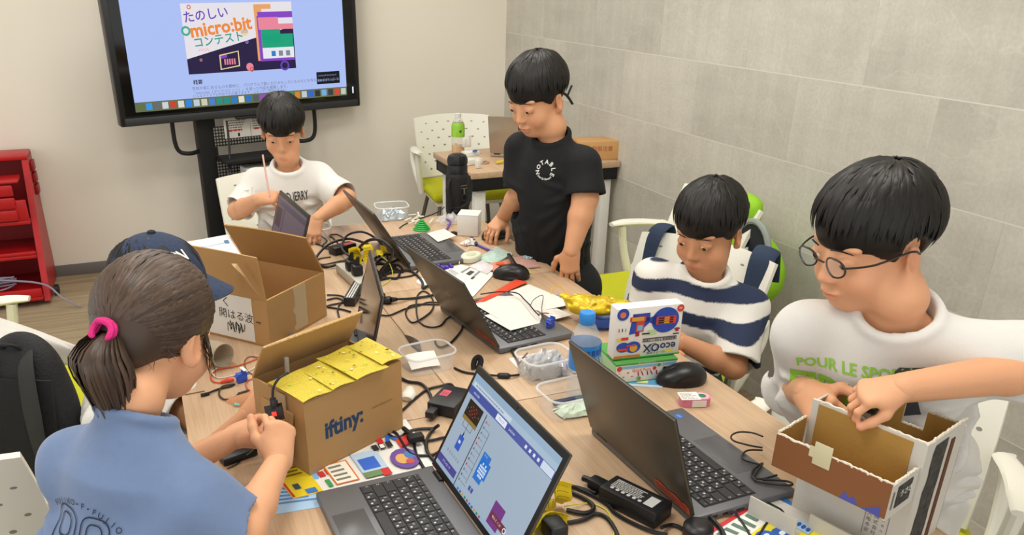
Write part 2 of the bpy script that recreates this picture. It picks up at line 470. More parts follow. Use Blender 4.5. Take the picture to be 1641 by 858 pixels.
def add_head(F, H, sc, neck):
    R = np.stack(H[1:4]); g = lambda a, b, c: hp(H, a, b, c, sc)
    e = lambda c, r, k, mode='u', RR=R: F.ell(g(*c), np.array(r)*sc, k*sc, RR, mode)
    e((0, -.008, .028), (.071, .088, .078), 0)
    e((0, .022, -.035), (.057, .062, .070), .03)
    e((0, .047, -.088), (.026, .026, .018), .035)
    for q in (-1, 1):
        e((q*.033, .050, -.047), (.027, .026, .026), .02)
        e((q*.030, .068, .016), (.022, .010, .007), .012)             # brow
        e((q*.031, .094, -.006), (.015, .014, .010), .010, 's')       # socket
        e((q*.031, .0735, -.006), (.0155, .0135, .0125), .005)        # lids over the eyeball
        F.cone(g(q*.0205, .0835, -.0075), g(q*.042, .079, -.0065), .0014*sc, .0014*sc, .002*sc, mode='s')
    F.cone(g(0, .080, -.006), g(0, .094, -.036), .0065*sc, .0095*sc, .014*sc)
    for q in (-1, 1): e((q*.0095, .087, -.040), (.0075, .008, .0065), .006)
    e((0, .083, -.064), (.021, .009, .0048), .007); e((0, .081, -.0735), (.0165, .009, .0055), .007)
    F.cone(g(-.017, .0865, -.069), g(.017, .0865, -.069), .0014*sc, .0014*sc, .003*sc, mode='s')
    for q in (-1, 1):
        A = np.stack([nrm(H[1]*q*.85-.45*H[2]), nrm(H[2]*.9+.45*q*H[1]*.9), H[3]])
        e((q*.073, -.010, -.020), (.0085, .0185, .030), .006, 'u', A)
        e((q*.0815, -.004, -.016), (.0065, .0105, .019), .005, 's', A)
        e((q*.072, -.003, -.040), (.007, .009, .009), .006)
        F.cone(g(q*.077, -.016, -.0), g(q*.077, -.019, -.024), .0028*sc, .0028*sc, .004*sc)
    F.cone(g(0, -.022, -.055), neck, .040*sc, .043*sc, .025*sc)

def hair_surface(H, sc, ph, th, off=1., tilt=.36, rad=(.083, .099, .089), cen=(0, -.010, .034)):
    """point of the hair ellipsoid at azimuth ph (0 = front, + = the right) and angle th from the crown"""
    pole = nrm(np.array([0, -tilt, 1])); fr = np.array([0, pole[2], -pole[1]]); rt = np.array([1., 0, 0])
    d = math.cos(th)*pole+math.sin(th)*(math.cos(ph)*fr+math.sin(ph)*rt)
    r = np.asarray(rad)*off; k = 1/math.sqrt(((d/r)**2).sum())
    l = np.asarray(cen)+d*k
    return l, hp(H, *l, sc)

def add_lock(mb, P, w, N, m, col, thick=.25):
    """a tapered lock of hair along P with outward normals N"""
    n = len(P); tg = np.gradient(P, axis=0); v = []; f = []
    for i in range(n):
        t = nrm(tg[i]); b = nrm(np.cross(t, N[i])); q = i/(n-1)
        ww = w*(.35+.65*math.sin(min(q*2.2, 1)*math.pi/2))*(1-q**3*.93)
        v += [P[i]-b*ww/2, P[i]+N[i]*ww*thick, P[i]+b*ww/2]
    for i in range(n-1):
        a = 3*i
        f += [(a, a+1, a+4, a+3), (a+1, a+2, a+5, a+4)]
    mb.add(v, f, m, None, col)

def boy_hair(name, H, sc, uend, parent, base, m, seed=1, n=1100, tilt=.36, swirl=.5, fringe_dir=0, rad=(.083, .099, .089), w=.011, fluff=1.):
    """short hair: a cap cut along uend(phi) with layered locks running out from the crown"""
    r = random.Random(seed); R = np.stack(H[1:4])
    lo = H[0]-.16*sc; F = Field(lo, H[0]+.17*sc, .004)
    cen = hp(H, 0, -.010, .034, sc)
    F.ell(cen, np.array(rad)*sc*.99, 0, R)
    X, Y, Z = F.ax[0][:, None, None], F.ax[1][None, :, None], F.ax[2][None, None, :]
    q = [((X-H[0][0])*R[i, 0]+(Y-H[0][1])*R[i, 1]+(Z-H[0][2])*R[i, 2])/sc for i in range(3)]
    ph = np.arctan2(q[0], q[1]+.012)
    ue = np.vectorize(uend)(np.linspace(-math.pi, math.pi, 181)); U = np.interp(ph, np.linspace(-math.pi, math.pi, 181), ue)
    F.F = np.maximum(F.F, ((U-q[2])*sc*.8).astype(np.float32))
    V, Q = F.mesh(); V = relax(V, Q, 2)
    mb = MB()
    mb.add(V, Q, m, None, (.8, .8, .8))
    for i in range(n):
        p0 = r.uniform(-math.pi, math.pi); t0 = max(0.03, r.random()**.6*1.25)
        pts, nn = [], []; off = 1+r.uniform(-.01, .05)*fluff; st = .13; th = t0; ph_ = p0; L = r.uniform(.35, .8)
        end = t0+L
        while th < end and len(pts) < 9:
            l, p = hair_surface(H, sc, ph_, th, off, tilt, rad)
            if l[2] < uend(math.atan2(l[0], l[1]+.012))+r.uniform(-.013, .006): 
                break
            l2 = (l-np.array([0, -.010, .034]))/np.asarray(rad)**2; N = nrm(l2[0]*H[1]+l2[1]*H[2]+l2[2]*H[3])
            pts.append(p); nn.append(N); th += st*.8
            ph_ += (swirl*.06 if th < .5 else 0)+fringe_dir*.05*max(0, math.cos(ph_))
            off += .001*fluff
        if len(pts) < 3: continue
        g = r.uniform(.65, 1.35)
        add_lock(mb, np.array(pts), w*sc*r.uniform(.7, 1.4), nn, m, (g, g, g))
    for i in range(26):                                                   # strands that stand off at the crown
        p0 = r.uniform(-math.pi, math.pi); t0 = r.uniform(.02, .5); pts, nn = [], []
        for k in range(5):
            l, p = hair_surface(H, sc, p0, t0+k*.1, 1+.012*k*r.uniform(.5, 2.0)*fluff, tilt, rad); pts.append(p); nn.append(nrm(p-cen))
        add_lock(mb, np.array(pts), .004*sc, nn, m, (1, 1, 1))
    return mb.build(name, parent, base, colattr=True, ang=80)

def drape(V, hem, up, ax, fl, depth, H, W, seed, amp):
    """cloth creases laid out round the trunk: fans from the armpits, slack folds over the waist, hanging folds at the hem"""
    r = np.random.default_rng(seed); d = V-hem; h = d@up; x = d@ax; y = (d@fl)/depth; R = np.sqrt(x*x+y*y)+1e-6; th = np.arctan2(x, y)
    n = (x/R)[:, None]*ax+(y/R)[:, None]*fl; D = np.zeros(len(V)); cr = []
    for sg in (-1, 1):
        for fb in (0, 1):
            t0 = sg*(1.25 if fb == 0 else math.pi-1.25)
            for k in range(5):
                ln = r.uniform(.5, 1.1); cr.append((t0, H-.07-.012*k, t0-sg*ln*(1 if fb == 0 else -1), H-.05-.05*k-r.uniform(0, .05), r.uniform(.6, 1.1)))
    for k in range(16):
        t0 = r.uniform(-math.pi, math.pi); h0 = r.uniform(.03, H*.62); cr.append((t0, h0, t0+r.uniform(.4, .9)*r.choice((-1, 1)), h0+r.uniform(-.05, .05), r.uniform(.5, 1.)))
    for k in range(12):
        t0 = r.uniform(-math.pi, math.pi); cr.append((t0, -.02, t0+r.uniform(-.25, .25), r.uniform(.10, .22), r.uniform(.6, 1.1)))
    for t0, h0, t1, h1, a in cr:
        bx, by = (t1-t0)*W, h1-h0; L = math.hypot(bx, by); bx, by = bx/L, by/L
        dt = (th-t0+math.pi) % (2*math.pi)-math.pi; px, py = dt*W, h-h0; u = px*bx+py*by; w = px*by-py*bx; s_ = r.uniform(.007, .012)
        end = np.clip(u/.02+.5, 0, 1)*np.clip((L-u)/.03+.5, 0, 1)
        D += 1.7*a*amp*end*(np.exp(-(w/s_)**2)-.75*np.exp(-((w-1.7*s_)/s_)**2))
    hm = np.clip((W*1.9-R)/(W*.4), .25, 1)
    return V+n*(np.clip(D, -2.6*amp, 2.6*amp)*hm)[:, None]

SKIN = mat('skin', '#dba883', .5, attr='tint', bump=(220, .05), spec=.35, sss=.12)
HAIR = mat('black_hair', '#171412', .46, attr='tint', spec=.4)
HAIRB = mat('dark_brown_hair', '#483930', .44, attr='tint', spec=.45)
EYEW = mat('eye_white', '#e9e4dc', .2); IRIS = mat('iris', '#1a120e', .1)

class Person:
    def __init__(s, label, base, H, sc, skin=(1, 1, 1)):
        s.root = thing('person', label, 'person', base); s.base = np.asarray(base, float); s.H = H; s.sc = sc; s.parts = []; s.tips = []; s.skin = skin
    def body(s, neck, shoulders, hips, arms, hands, legs=None, ar=(.036, .030, .020), h=.0034, feet=True):
        """arms = [(shoulder, elbow, wrist)] ; the torso runs inside the clothes; legs = [(hip, knee, ankle, toe dir)]"""
        allp = np.array([s.H[0]+.15*s.sc, s.H[0]-.15*s.sc, neck, hips]+[p for a in arms for p in a])
        F = Field(allp.min(0)-.08, allp.max(0)+.08, h)
        add_head(F, s.H, s.sc, neck)
        mid = (shoulders[0]+shoulders[1])/2; ax = nrm(shoulders[1]-shoulders[0]); hw = np.linalg.norm(shoulders[1]-shoulders[0])/2
        fl = nrm(np.cross(ax, mid-hips))
        F.cone(mid-nrm(mid-hips)*hw*.8, mid+(hips-mid)*.5, hw*.74, hw*.66, .04, (fl, .62))
        F.cone(mid+(hips-mid)*.5, hips, hw*.66, hw*.72, .04, (fl, .7))
        for q in shoulders: F.cone(neck-nrm(mid-hips)*.056, q-nrm(mid-hips)*.004, .026, .030, .03)
        for a in arms:
            F.cone(a[0], a[1], ar[0], ar[1], .02); F.cone(a[1], a[1]+(a[2]-a[1])*.35, ar[1]*.98, ar[1]*.97, .015); F.cone(a[1]+(a[2]-a[1])*.35, a[2], ar[1]*.97, ar[2], .012)
        V, Q = F.mesh(); V = relax(V, Q, 2, .5); s.parts.append((V, Q, 0))
        for hd in hands:
            V, Q, t = hand_field(**hd); s.parts.append((V, Q, 0)); s.tips += t
        for l in (legs or []):
            P = np.array(l[:3]); F = Field(P.min(0)-.14, P.max(0)+.14, .006)
            F.cone(l[0], l[1], .068, .05, .02); F.cone(l[1], l[1]+(l[2]-l[1])*.4, .049, .047, .02); F.cone(l[1]+(l[2]-l[1])*.4, l[2], .047, .03, .015)
            if feet: F.cone(l[2]+np.array([0, 0, -.02]), l[2]+nrm(l[3])*.12+np.array([0, 0, -.035]), .03, .026, .02)
            V, Q = F.mesh(); s.parts.append((V, Q, 0))
        H, sc = s.H, s.sc; tips = s.tips; sk = np.array(s.skin)
        def tint(V):
            C = np.tile(sk, (len(V), 1)); d = V-H[0]; q = np.stack([d@H[1], d@H[2], d@H[3]], 1)/sc
            lip = np.exp(-((q[:, 0]/.019)**2+((q[:, 2]+.0695)/.0075)**2)**2)*(q[:, 1] > .07)
            chk = np.exp(-(((np.abs(q[:, 0])-.036)/.018)**2+((q[:, 2]+.045)/.018)**2))*(q[:, 1] > .03)*.5
            ear = np.exp(-(((np.abs(q[:, 0])-.078)/.01)**2+((q[:, 2]+.02)/.03)**2+((q[:, 1]+.01)/.02)**2))*.5
            C *= 1-lip[:, None]*np.array([.08, .30, .27])-(chk+ear)[:, None]*np.array([.02, .16, .14])
            for p, n in tips:
                w = np.exp(-(np.linalg.norm(V-p, axis=1)/.011)**2); C *= 1-w[:, None]*np.array([0, .13, .10])
                e = V-(p+n*.0055*1); w = np.exp(-(np.linalg.norm(e, axis=1)/.0048)**4); C *= 1+w[:, None]*np.array([.05, .1, .08])
            return C
        s.bodyobj = fastmesh('body', s.parts, [SKIN], s.root, s.base, tint)
        # eyes and brows
        for q in (-1, 1):
            mb = MB(); n = 10
            c = hp(H, q*.031, .0735, -.0065, sc)
            for i in range(1): pass
            bmv = bmesh.new(); bmesh.ops.create_uvsphere(bmv, u_segments=16, v_segments=10, radius=.0128*sc)
            mb.addbm(bmv, EYEW, T(*c))
            bmv = bmesh.new(); bmesh.ops.create_uvsphere(bmv, u_segments=14, v_segments=8, radius=.0066*sc)
            mb.addbm(bmv, IRIS, T(*hp(H, q*.031, .0808, -.0095, sc)))
            mb.build('eye', s.root, s.base)
        return s
    def brows(s, m=None):
        for q in (-1, 1):
            mb = MB(); P = [hp(s.H, q*x, y, z, s.sc) for x, y, z in ((.014, .0905, .0155), (.024, .0895, .0180), (.036, .084, .0165), (.046, .075, .011))]
            mb.tube(P, [.0016*s.sc, .0022*s.sc, .002*s.sc, .0008*s.sc], m or HAIR, 6, 4, flat=.6); mb.build('eyebrow', s.root, s.base)
    def shirt(s, neck, shoulders, hem, sleeves, m, hw=None, depth=.66, seed=1, h=.0042, ease=.012, hemw=1.15, neckr=.058, folds=None, amp=.0035, tint=None, sr=(.062, .072), sk=.045, name='t_shirt', hem_n=None, fwd=None):
        """sleeves = [(shoulder, point on the upper arm where the sleeve ends)]"""
        P = np.array([neck, hem]+list(shoulders)+[b for a in sleeves for b in a])
        F = Field(P.min(0)-.2, P.max(0)+.2, h)
        mid = (shoulders[0]+shoulders[1])/2; ax = nrm(shoulders[1]-shoulders[0]); W = np.linalg.norm(shoulders[1]-shoulders[0])/2
        dn = hem-mid; fl = nrm(np.cross(ax, -dn)) if fwd is None else nrm(fwd)
        if fl@s.H[2] < 0: fl = -fl
        hw = hw or W*.92+ease; up = nrm(-dn)
        c1 = mid-up*hw*.98; c2 = mid+dn*.55; c3 = hem+dn*.1
        hm = hw*(.97+(hemw-1.12)*.6); F.cone(c1, c2, hw, hm, .03, (fl, depth)); F.cone(c2, c3, hm, hw*hemw*.95, .04, (fl, depth*.98))
        for q in shoulders:
            F.cone(neck-up*.052+(q-neck)*.12, q+up*.002, .036, .041, .05)
        for a, b in sleeves:
            e = nrm(b-a); F.cone(a-up*.006, b+e*.06, sr[0], sr[1], sk, cut=(b, e))
        F.ripple(amp, 38, seed)
        hn = -up if hem_n is None else nrm(hem_n)
        F.halfspace(hem, hn, 0, np.minimum(hem-.26, hem-.26), hem+.26) if False else F.halfspace(hem, hn)
        for a, b in sleeves:                                              # hollow sleeve ends
            e = nrm(b-a); F.cone(a+(b-a)*.45, b+e*.05, sr[0]-.012, sr[1]-.0075, .004, mode='s')
        F.cone(hem+up*.10, hem-up*.05, hw*.86, hw*hemw*.95-.008, .004, (fl, depth), mode='s')
        # collar: a sloping yoke, a ribbed ring and the neck hole
        k = 28; cn = neck-up*.026+fl*.004; tl = .32; pn = nrm(up+fl*tl)
        F.cone(cn-up*.085, cn-up*.010, neckr*1.75, neckr*1.04, .03, (fl, .84), cut=(cn+pn*.001, pn))
        rx, ry = neckr*1.0, neckr*.88
        ringp = [cn+ax*rx*math.cos(t)+fl*ry*math.sin(t)-up*tl*ry*math.sin(t) for t in np.linspace(0, 2*math.pi, k+1)]
        for a, b in zip(ringp[:-1], ringp[1:]): F.cone(a, b, .0062, .0062, .008)
        F.cone(cn-up*.016, neck+up*.09, neckr*.86, neckr*.95, .005, (fl, .88), mode='s')
        V, Q = F.mesh(); V = relax(V, Q, 2, .5)
        V = drape(V, hem, up, ax, fl, depth, float((mid-hem)@up), W, seed, amp)
        s.shirtV = V
        ms = m if isinstance(m, list) else [m]
        o = fastmesh(name, [(V, Q, 0)], ms, s.root, s.base, tint or (lambda V: np.ones((len(V), 3))))
        s.shirtobj = o; s.fl = fl; s.ax = ax; s.up = up
        from mathutils.bvhtree import BVHTree
        s.bvh = BVHTree.FromPolygons([tuple(v) for v in V], [tuple(map(int, q)) for q in Q])
        return o
    def print_on(s, mb, name='shirt_print', off=.002, direction=None, parent=None):
        """lay a flat print (built in front of the shirt) on the cloth along a direction"""
        V = np.vstack(mb.v); d = nrm(direction); out = []
        bm = bmesh.new(); vs = [bm.verts.new(v) for v in V]
        for f, k in zip(mb.f, mb.fm):
            if len(set(f)) > 2:
                try:
                    q = bm.faces.new([vs[i] for i in f]); q.material_index = k
                except ValueError: pass
        bmesh.ops.triangulate(bm, faces=bm.faces[:])
        for _ in range(3):
            lg = [e for e in bm.edges if e.calc_length() > .012]
            if not lg: break
            bmesh.ops.subdivide_edges(bm, edges=lg, cuts=1); bmesh.ops.triangulate(bm, faces=bm.faces[:])
        bm.verts.index_update(); kill = []
        for v in bm.verts:
            hit = s.bvh.ray_cast(v.co-Vector(d)*.25, Vector(d), .6)
            if hit[0] is None: kill.append(v)
            else: v.co = hit[0]-Vector(d)*off
        bmesh.ops.delete(bm, geom=kill, context='VERTS')
        me = bpy.data.meshes.new(name)
        for v in bm.verts: v.co -= Vector(s.base)
        bm.to_mesh(me); bm.free()
        for m in mb.mats: me.materials.append(m)
        o = bpy.data.objects.new(name, me); COL.objects.link(o); o.parent = parent or s.root
        return o
# ------------------------------------------------------------------ the room
XW, YB = 2.15, 4.88
def node_mat(name): 
    m = bpy.data.materials.new(name); m.use_nodes = True; return m, m.node_tree, m.node_tree.nodes['Principled BSDF']
def _math(nt, op, a, b=None):
    n = nt.nodes.new('ShaderNodeMath'); n.operation = op
    for i, x in enumerate((a, b)):
        if x is None: continue
        if isinstance(x, (int, float)): n.inputs[i].default_value = x
        else: nt.links.new(x, n.inputs[i])
    return n.outputs[0]
def _mix(nt, fac, a, b, mode='MIX'):
    n = nt.nodes.new('ShaderNodeMix'); n.data_type = 'RGBA'; n.blend_type = mode
    for i, x in ((0, fac), (6, a), (7, b)):
        if isinstance(x, (int, float, tuple)): n.inputs[i].default_value = x
        else: nt.links.new(x, n.inputs[i])
    return n.outputs[2]
def _noise(nt, vec, sc, det=5, st=None, rough=.55):
    if st is not None:
        mp = nt.nodes.new('ShaderNodeMapping'); mp.inputs['Scale'].default_value = st; nt.links.new(vec, mp.inputs[0]); vec = mp.outputs[0]
    n = nt.nodes.new('ShaderNodeTexNoise'); n.inputs['Scale'].default_value = sc; n.inputs['Detail'].default_value = det; n.inputs['Roughness'].default_value = rough
    nt.links.new(vec, n.inputs['Vector']); return n.outputs[0]
def _ramp(nt, x, stops):
    r = nt.nodes.new('ShaderNodeValToRGB'); e = r.color_ramp.elements
    e[0].position, e[0].color = stops[0][0], stops[0][1]; e[1].position, e[1].color = stops[-1][0], stops[-1][1]
    for p, c in stops[1:-1]:
        q = e.new(p); q.color = c
    nt.links.new(x, r.inputs[0]); return r.outputs[0]
def _obj(nt):
    t = nt.nodes.new('ShaderNodeTexCoord'); s = nt.nodes.new('ShaderNodeSeparateXYZ'); nt.links.new(t.outputs['Object'], s.inputs[0])
    return t.outputs['Object'], s.outputs[0], s.outputs[1], s.outputs[2]
g = lambda v: (v, v, v, 1)

def tile_mat():
    m, nt, b = node_mat('grey_stone_tile'); P, x, y, z = _obj(nt)
    rz = _math(nt, 'DIVIDE', _math(nt, 'SUBTRACT', z, .058), .2912); row = _math(nt, 'FLOOR', rz); fz = _math(nt, 'FRACT', rz)
    off = _math(nt, 'MULTIPLY', _math(nt, 'PINGPONG', row, 1), .5)
    ry = _math(nt, 'SUBTRACT', _math(nt, 'DIVIDE', _math(nt, 'SUBTRACT', y, .361), .573), off); cl = _math(nt, 'FLOOR', ry); fy = _math(nt, 'FRACT', ry)
    cv = nt.nodes.new('ShaderNodeCombineXYZ'); nt.links.new(row, cv.inputs[0]); nt.links.new(cl, cv.inputs[1])
    wn = nt.nodes.new('ShaderNodeTexWhiteNoise'); wn.noise_dimensions = '3D'; nt.links.new(cv.outputs[0], wn.inputs['Vector'])
    sh = nt.nodes.new('ShaderNodeVectorMath'); sh.operation = 'SCALE'; nt.links.new(wn.outputs['Color'], sh.inputs[0]); sh.inputs['Scale'].default_value = 40
    ad = nt.nodes.new('ShaderNodeVectorMath'); nt.links.new(P, ad.inputs[0]); nt.links.new(sh.outputs[0], ad.inputs[1]); Q = ad.outputs[0]
    n1 = _noise(nt, Q, 2.2, 8, (1, 1.0, 3.2), .62); n2 = _noise(nt, Q, 90, 3, (1, 1, 1)); n3 = _noise(nt, Q, 3, 6, (1, 6, .6), .6)
    base = _ramp(nt, n1, [(.30, lin('#aeaca0')), (.5, lin('#bebbaf')), (.72, lin('#cac7bb'))])
    base = _mix(nt, .35, base, _ramp(nt, n3, [(.35, lin('#b3ada2')), (.65, lin('#cac5b9'))]))
    base = _mix(nt, 1.0, base, _ramp(nt, n2, [(.25, g(.91)), (.75, g(1.06))]), 'MULTIPLY')
    tv = nt.nodes.new('ShaderNodeMapRange'); tv.inputs[3].default_value = .90; tv.inputs[4].default_value = 1.06; nt.links.new(wn.outputs['Value'], tv.inputs[0])
    base = _mix(nt, 1.0, base, tv.outputs[0], 'MULTIPLY')
    vein = _ramp(nt, _math(nt, 'ABSOLUTE', _math(nt, 'SUBTRACT', _noise(nt, Q, 1.3, 4, (1, 1.2, 2.5), .5), .5)), [(0, g(.22)), (.006, g(0)), (1, g(0))])
    base = _mix(nt, vein, base, lin('#d8d3c8'))
    gr = _math(nt, 'LESS_THAN', fz, .0125); vg = _math(nt, 'LESS_THAN', fy, .0035)
    col = _mix(nt, _math(nt, 'MULTIPLY', vg, .35), base, lin('#8f897e')); col = _mix(nt, gr, col, lin('#d3cdc0'))
    nt.links.new(col, b.inputs['Base Color']); b.inputs['Roughness'].default_value = .55
    bp = nt.nodes.new('ShaderNodeBump'); bp.inputs['Strength'].default_value = .12; bp.inputs['Distance'].default_value = .004
    nt.links.new(n2, bp.inputs['Height']); nt.links.new(bp.outputs[0], b.inputs['Normal'])
    return m
def carpet_mat():
    m, nt, b = node_mat('brown_striped_carpet'); P, x, y, z = _obj(nt)
    n1 = _noise(nt, P, 7, 4, (.25, 6, 1)); n2 = _noise(nt, P, 260, 2); n3 = _noise(nt, P, 3, 4, (.4, 9, 1))
    c = _ramp(nt, n1, [(.30, lin('#8b7a62')), (.5, lin('#9c8b6e')), (.68, lin('#b9a988'))])
    c = _mix(nt, .4, c, _ramp(nt, n3, [(.35, lin('#87765e')), (.65, lin('#b0a080'))]))
    c = _mix(nt, 1., c, _ramp(nt, n2, [(.25, g(.74)), (.75, g(1.2))]), 'MULTIPLY')
    nt.links.new(c, b.inputs['Base Color']); b.inputs['Roughness'].default_value = .95
    bp = nt.nodes.new('ShaderNodeBump'); bp.inputs['Strength'].default_value = .5; bp.inputs['Distance'].default_value = .006
    nt.links.new(n2, bp.inputs['Height']); nt.links.new(bp.outputs[0], b.inputs['Normal'])
    return m
def wood_mat(name, a, bcol, c3, along=1):
    m, nt, b = node_mat(name); P, x, y, z = _obj(nt)
    st = (26, 1.1, 26) if along == 1 else (1.1, 26, 26)
    n1 = _noise(nt, P, 2.0, 7, st, .65); n2 = _noise(nt, P, 8, 4, tuple(s*1.5 for s in st), .6); n3 = _noise(nt, P, 1.2, 3)
    c = _ramp(nt, n1, [(.30, lin(a)), (.5, lin(bcol)), (.70, lin(c3))])
    c = _mix(nt, 1., c, _ramp(nt, n2, [(.3, g(.90)), (.65, g(1.05))]), 'MULTIPLY')
    c = _mix(nt, 1., c, _ramp(nt, n3, [(.3, g(.96)), (.7, g(1.04))]), 'MULTIPLY')
    nt.links.new(c, b.inputs['Base Color']); b.inputs['Roughness'].default_value = .42; b.inputs['Specular IOR Level'].default_value = .4
    return m
PLASTER = mat('cream_plaster', '#e9e3d6', .8, noise=(1.2, .02))
TILE = tile_mat(); CARPET = carpet_mat()
WOOD = wood_mat('oak_laminate', '#b9997a', '#c3a585', '#ccb092')
WHITE = mat('white_plastic', '#e8e6da', .42); WMET = mat('white_powder_coat', '#e4e3dd', .4)
BLACK = mat('black_plastic', '#16161a', .4); BLKM = mat('matt_black', '#121214', .6); GREYM = mat('grey_metal', '#77736c', .35, .7)
LIME = mat('lime_fabric', '#b9bb17', .85, bump=(300, .2)); 

mb = MB(); mb.box((-3, -1.5, -.06), (XW+.1, YB+.1, 0), CARPET); struct(mb.build('floor', smooth=False))
mb = MB(); mb.box((-3, YB, 0), (XW+.1, YB+.1, 2.72), PLASTER); struct(mb.build('wall_back', smooth=False))
mb = MB(); mb.box((XW, -1.5, 0), (XW+.1, YB, 2.72), TILE); struct(mb.build('wall_right', smooth=False))
mb = MB(); mb.box((-3, -1.5, 2.7), (XW+.1, YB+.1, 2.8), mat('ceiling_board', '#e9e6de', .8)); struct(mb.build('ceiling', smooth=False))
mb = MB(); mb.box((-3, YB-.008, 0), (XW, YB, .062), mat('grey_vinyl_base', '#6d6c69', .5), .003); struct(mb.build('baseboard_back'))
LAMP = mat('lamp_diffuser', '#fff6e6', .6, emit=4)
for i, (lx, ly) in enumerate(((-.1, 1.0), (1.25, 1.0), (-.1, 2.6), (1.25, 2.6), (.5, 4.0))):
    t = thing('ceiling_light', 'square white ceiling light panel over the tables', 'light', (lx, ly, 2.7), 0, 'ceiling lights')
    mb = MB(); mb.box((-.33, -.33, -.03), (.33, .33, 0), WMET, .004); mb.build('frame', t)
    mb = MB(); mb.box((-.30, -.30, -.036), (.30, .30, -.0301), LAMP, .002); mb.build('diffuser', t)

# ------------------------------------------------------------------ tables
TZ = .72
def table(x0, y0, x1, y1, label):
    t = thing('table', label, 'table', ((x0+x1)/2, (y0+y1)/2, 0), 0, 'wooden tables pushed together')
    a, b = (x1-x0)/2-.0012, (y1-y0)/2-.0012
    mb = MB(); mb.box((-a, -b, TZ-.025), (a, b, TZ), WOOD, .0015); mb.build('tabletop', t)
    mb = MB(); mb.box((-a+.05, -b+.05, TZ-.06), (a-.05, -b+.08, TZ-.0255), WMET, .004); mb.box((-a+.05, b-.08, TZ-.06), (a-.05, b-.05, TZ-.0255), WMET, .004)
    mb.build('apron', t)
    for sx in (-1, 1):
        for sy in (-1, 1):
            mb = MB(); mb.box((sx*(a-.04)-.018, sy*(b-.06)-.018, 0), (sx*(a-.04)+.018, sy*(b-.06)+.018, TZ-.0255), WMET, .004); mb.build('leg', t)
    return t
X0, XM, X1 = -.005, .544, 1.128; Y0, Y1, Y2, Y3 = .675, 1.402, 2.127, 2.85
table(X0, Y0, XM, Y1, 'light wood table under the printed cardboard box and the open screen laptop')
table(XM, Y0, X1, Y1, 'light wood table nearest the tiled wall, under the big closed-side laptop and charger')
table(X0, Y1, XM, Y2, 'light wood table under the open brown box with paper sign')
table(XM, Y1, X1, Y2, 'light wood table under the laptop with white papers and blue motor')
table(X0, Y2, XM, Y3, 'light wood table in front of the boy in white reaching down')
table(XM, Y2, X1, Y3, 'light wood table under the black flask and the white cube box')

# side table by the back wall
t = thing('side_table', 'narrow light wood side table with black rim in the far corner', 'table', (1.76, 3.72, 0))
SX0, SX1, SY0, SY1, SZ = 1.368, 2.143, 3.46, 3.99, .722
mb = MB(); mb.box((SX0, SY0, SZ-.028), (SX1, SY1, SZ), WOOD, .002); mb.build('tabletop', t, (1.76, 3.72, 0))
mb = MB()
mb.box((SX0+.012, SY0+.012, SZ-.088), (SX1-.004, SY0+.03, SZ-.0285), BLKM, .003); mb.box((SX0+.012, SY1-.03, SZ-.088), (SX1-.004, SY1-.012, SZ-.0285), BLKM, .003)
mb.box((SX0+.012, SY0+.03, SZ-.088), (SX0+.03, SY1-.03, SZ-.0285), BLKM, .003)
mb.build('rim', t, (1.76, 3.72, 0))
for x in (SX0+.035, SX1-.075):
    for y in (SY0+.03, SY1-.09):
        mb = MB(); mb.box((x, y, 0), (x+.052, y+.052, SZ-.089), WMET, .006); mb.build('leg', t, (1.76, 3.72, 0))

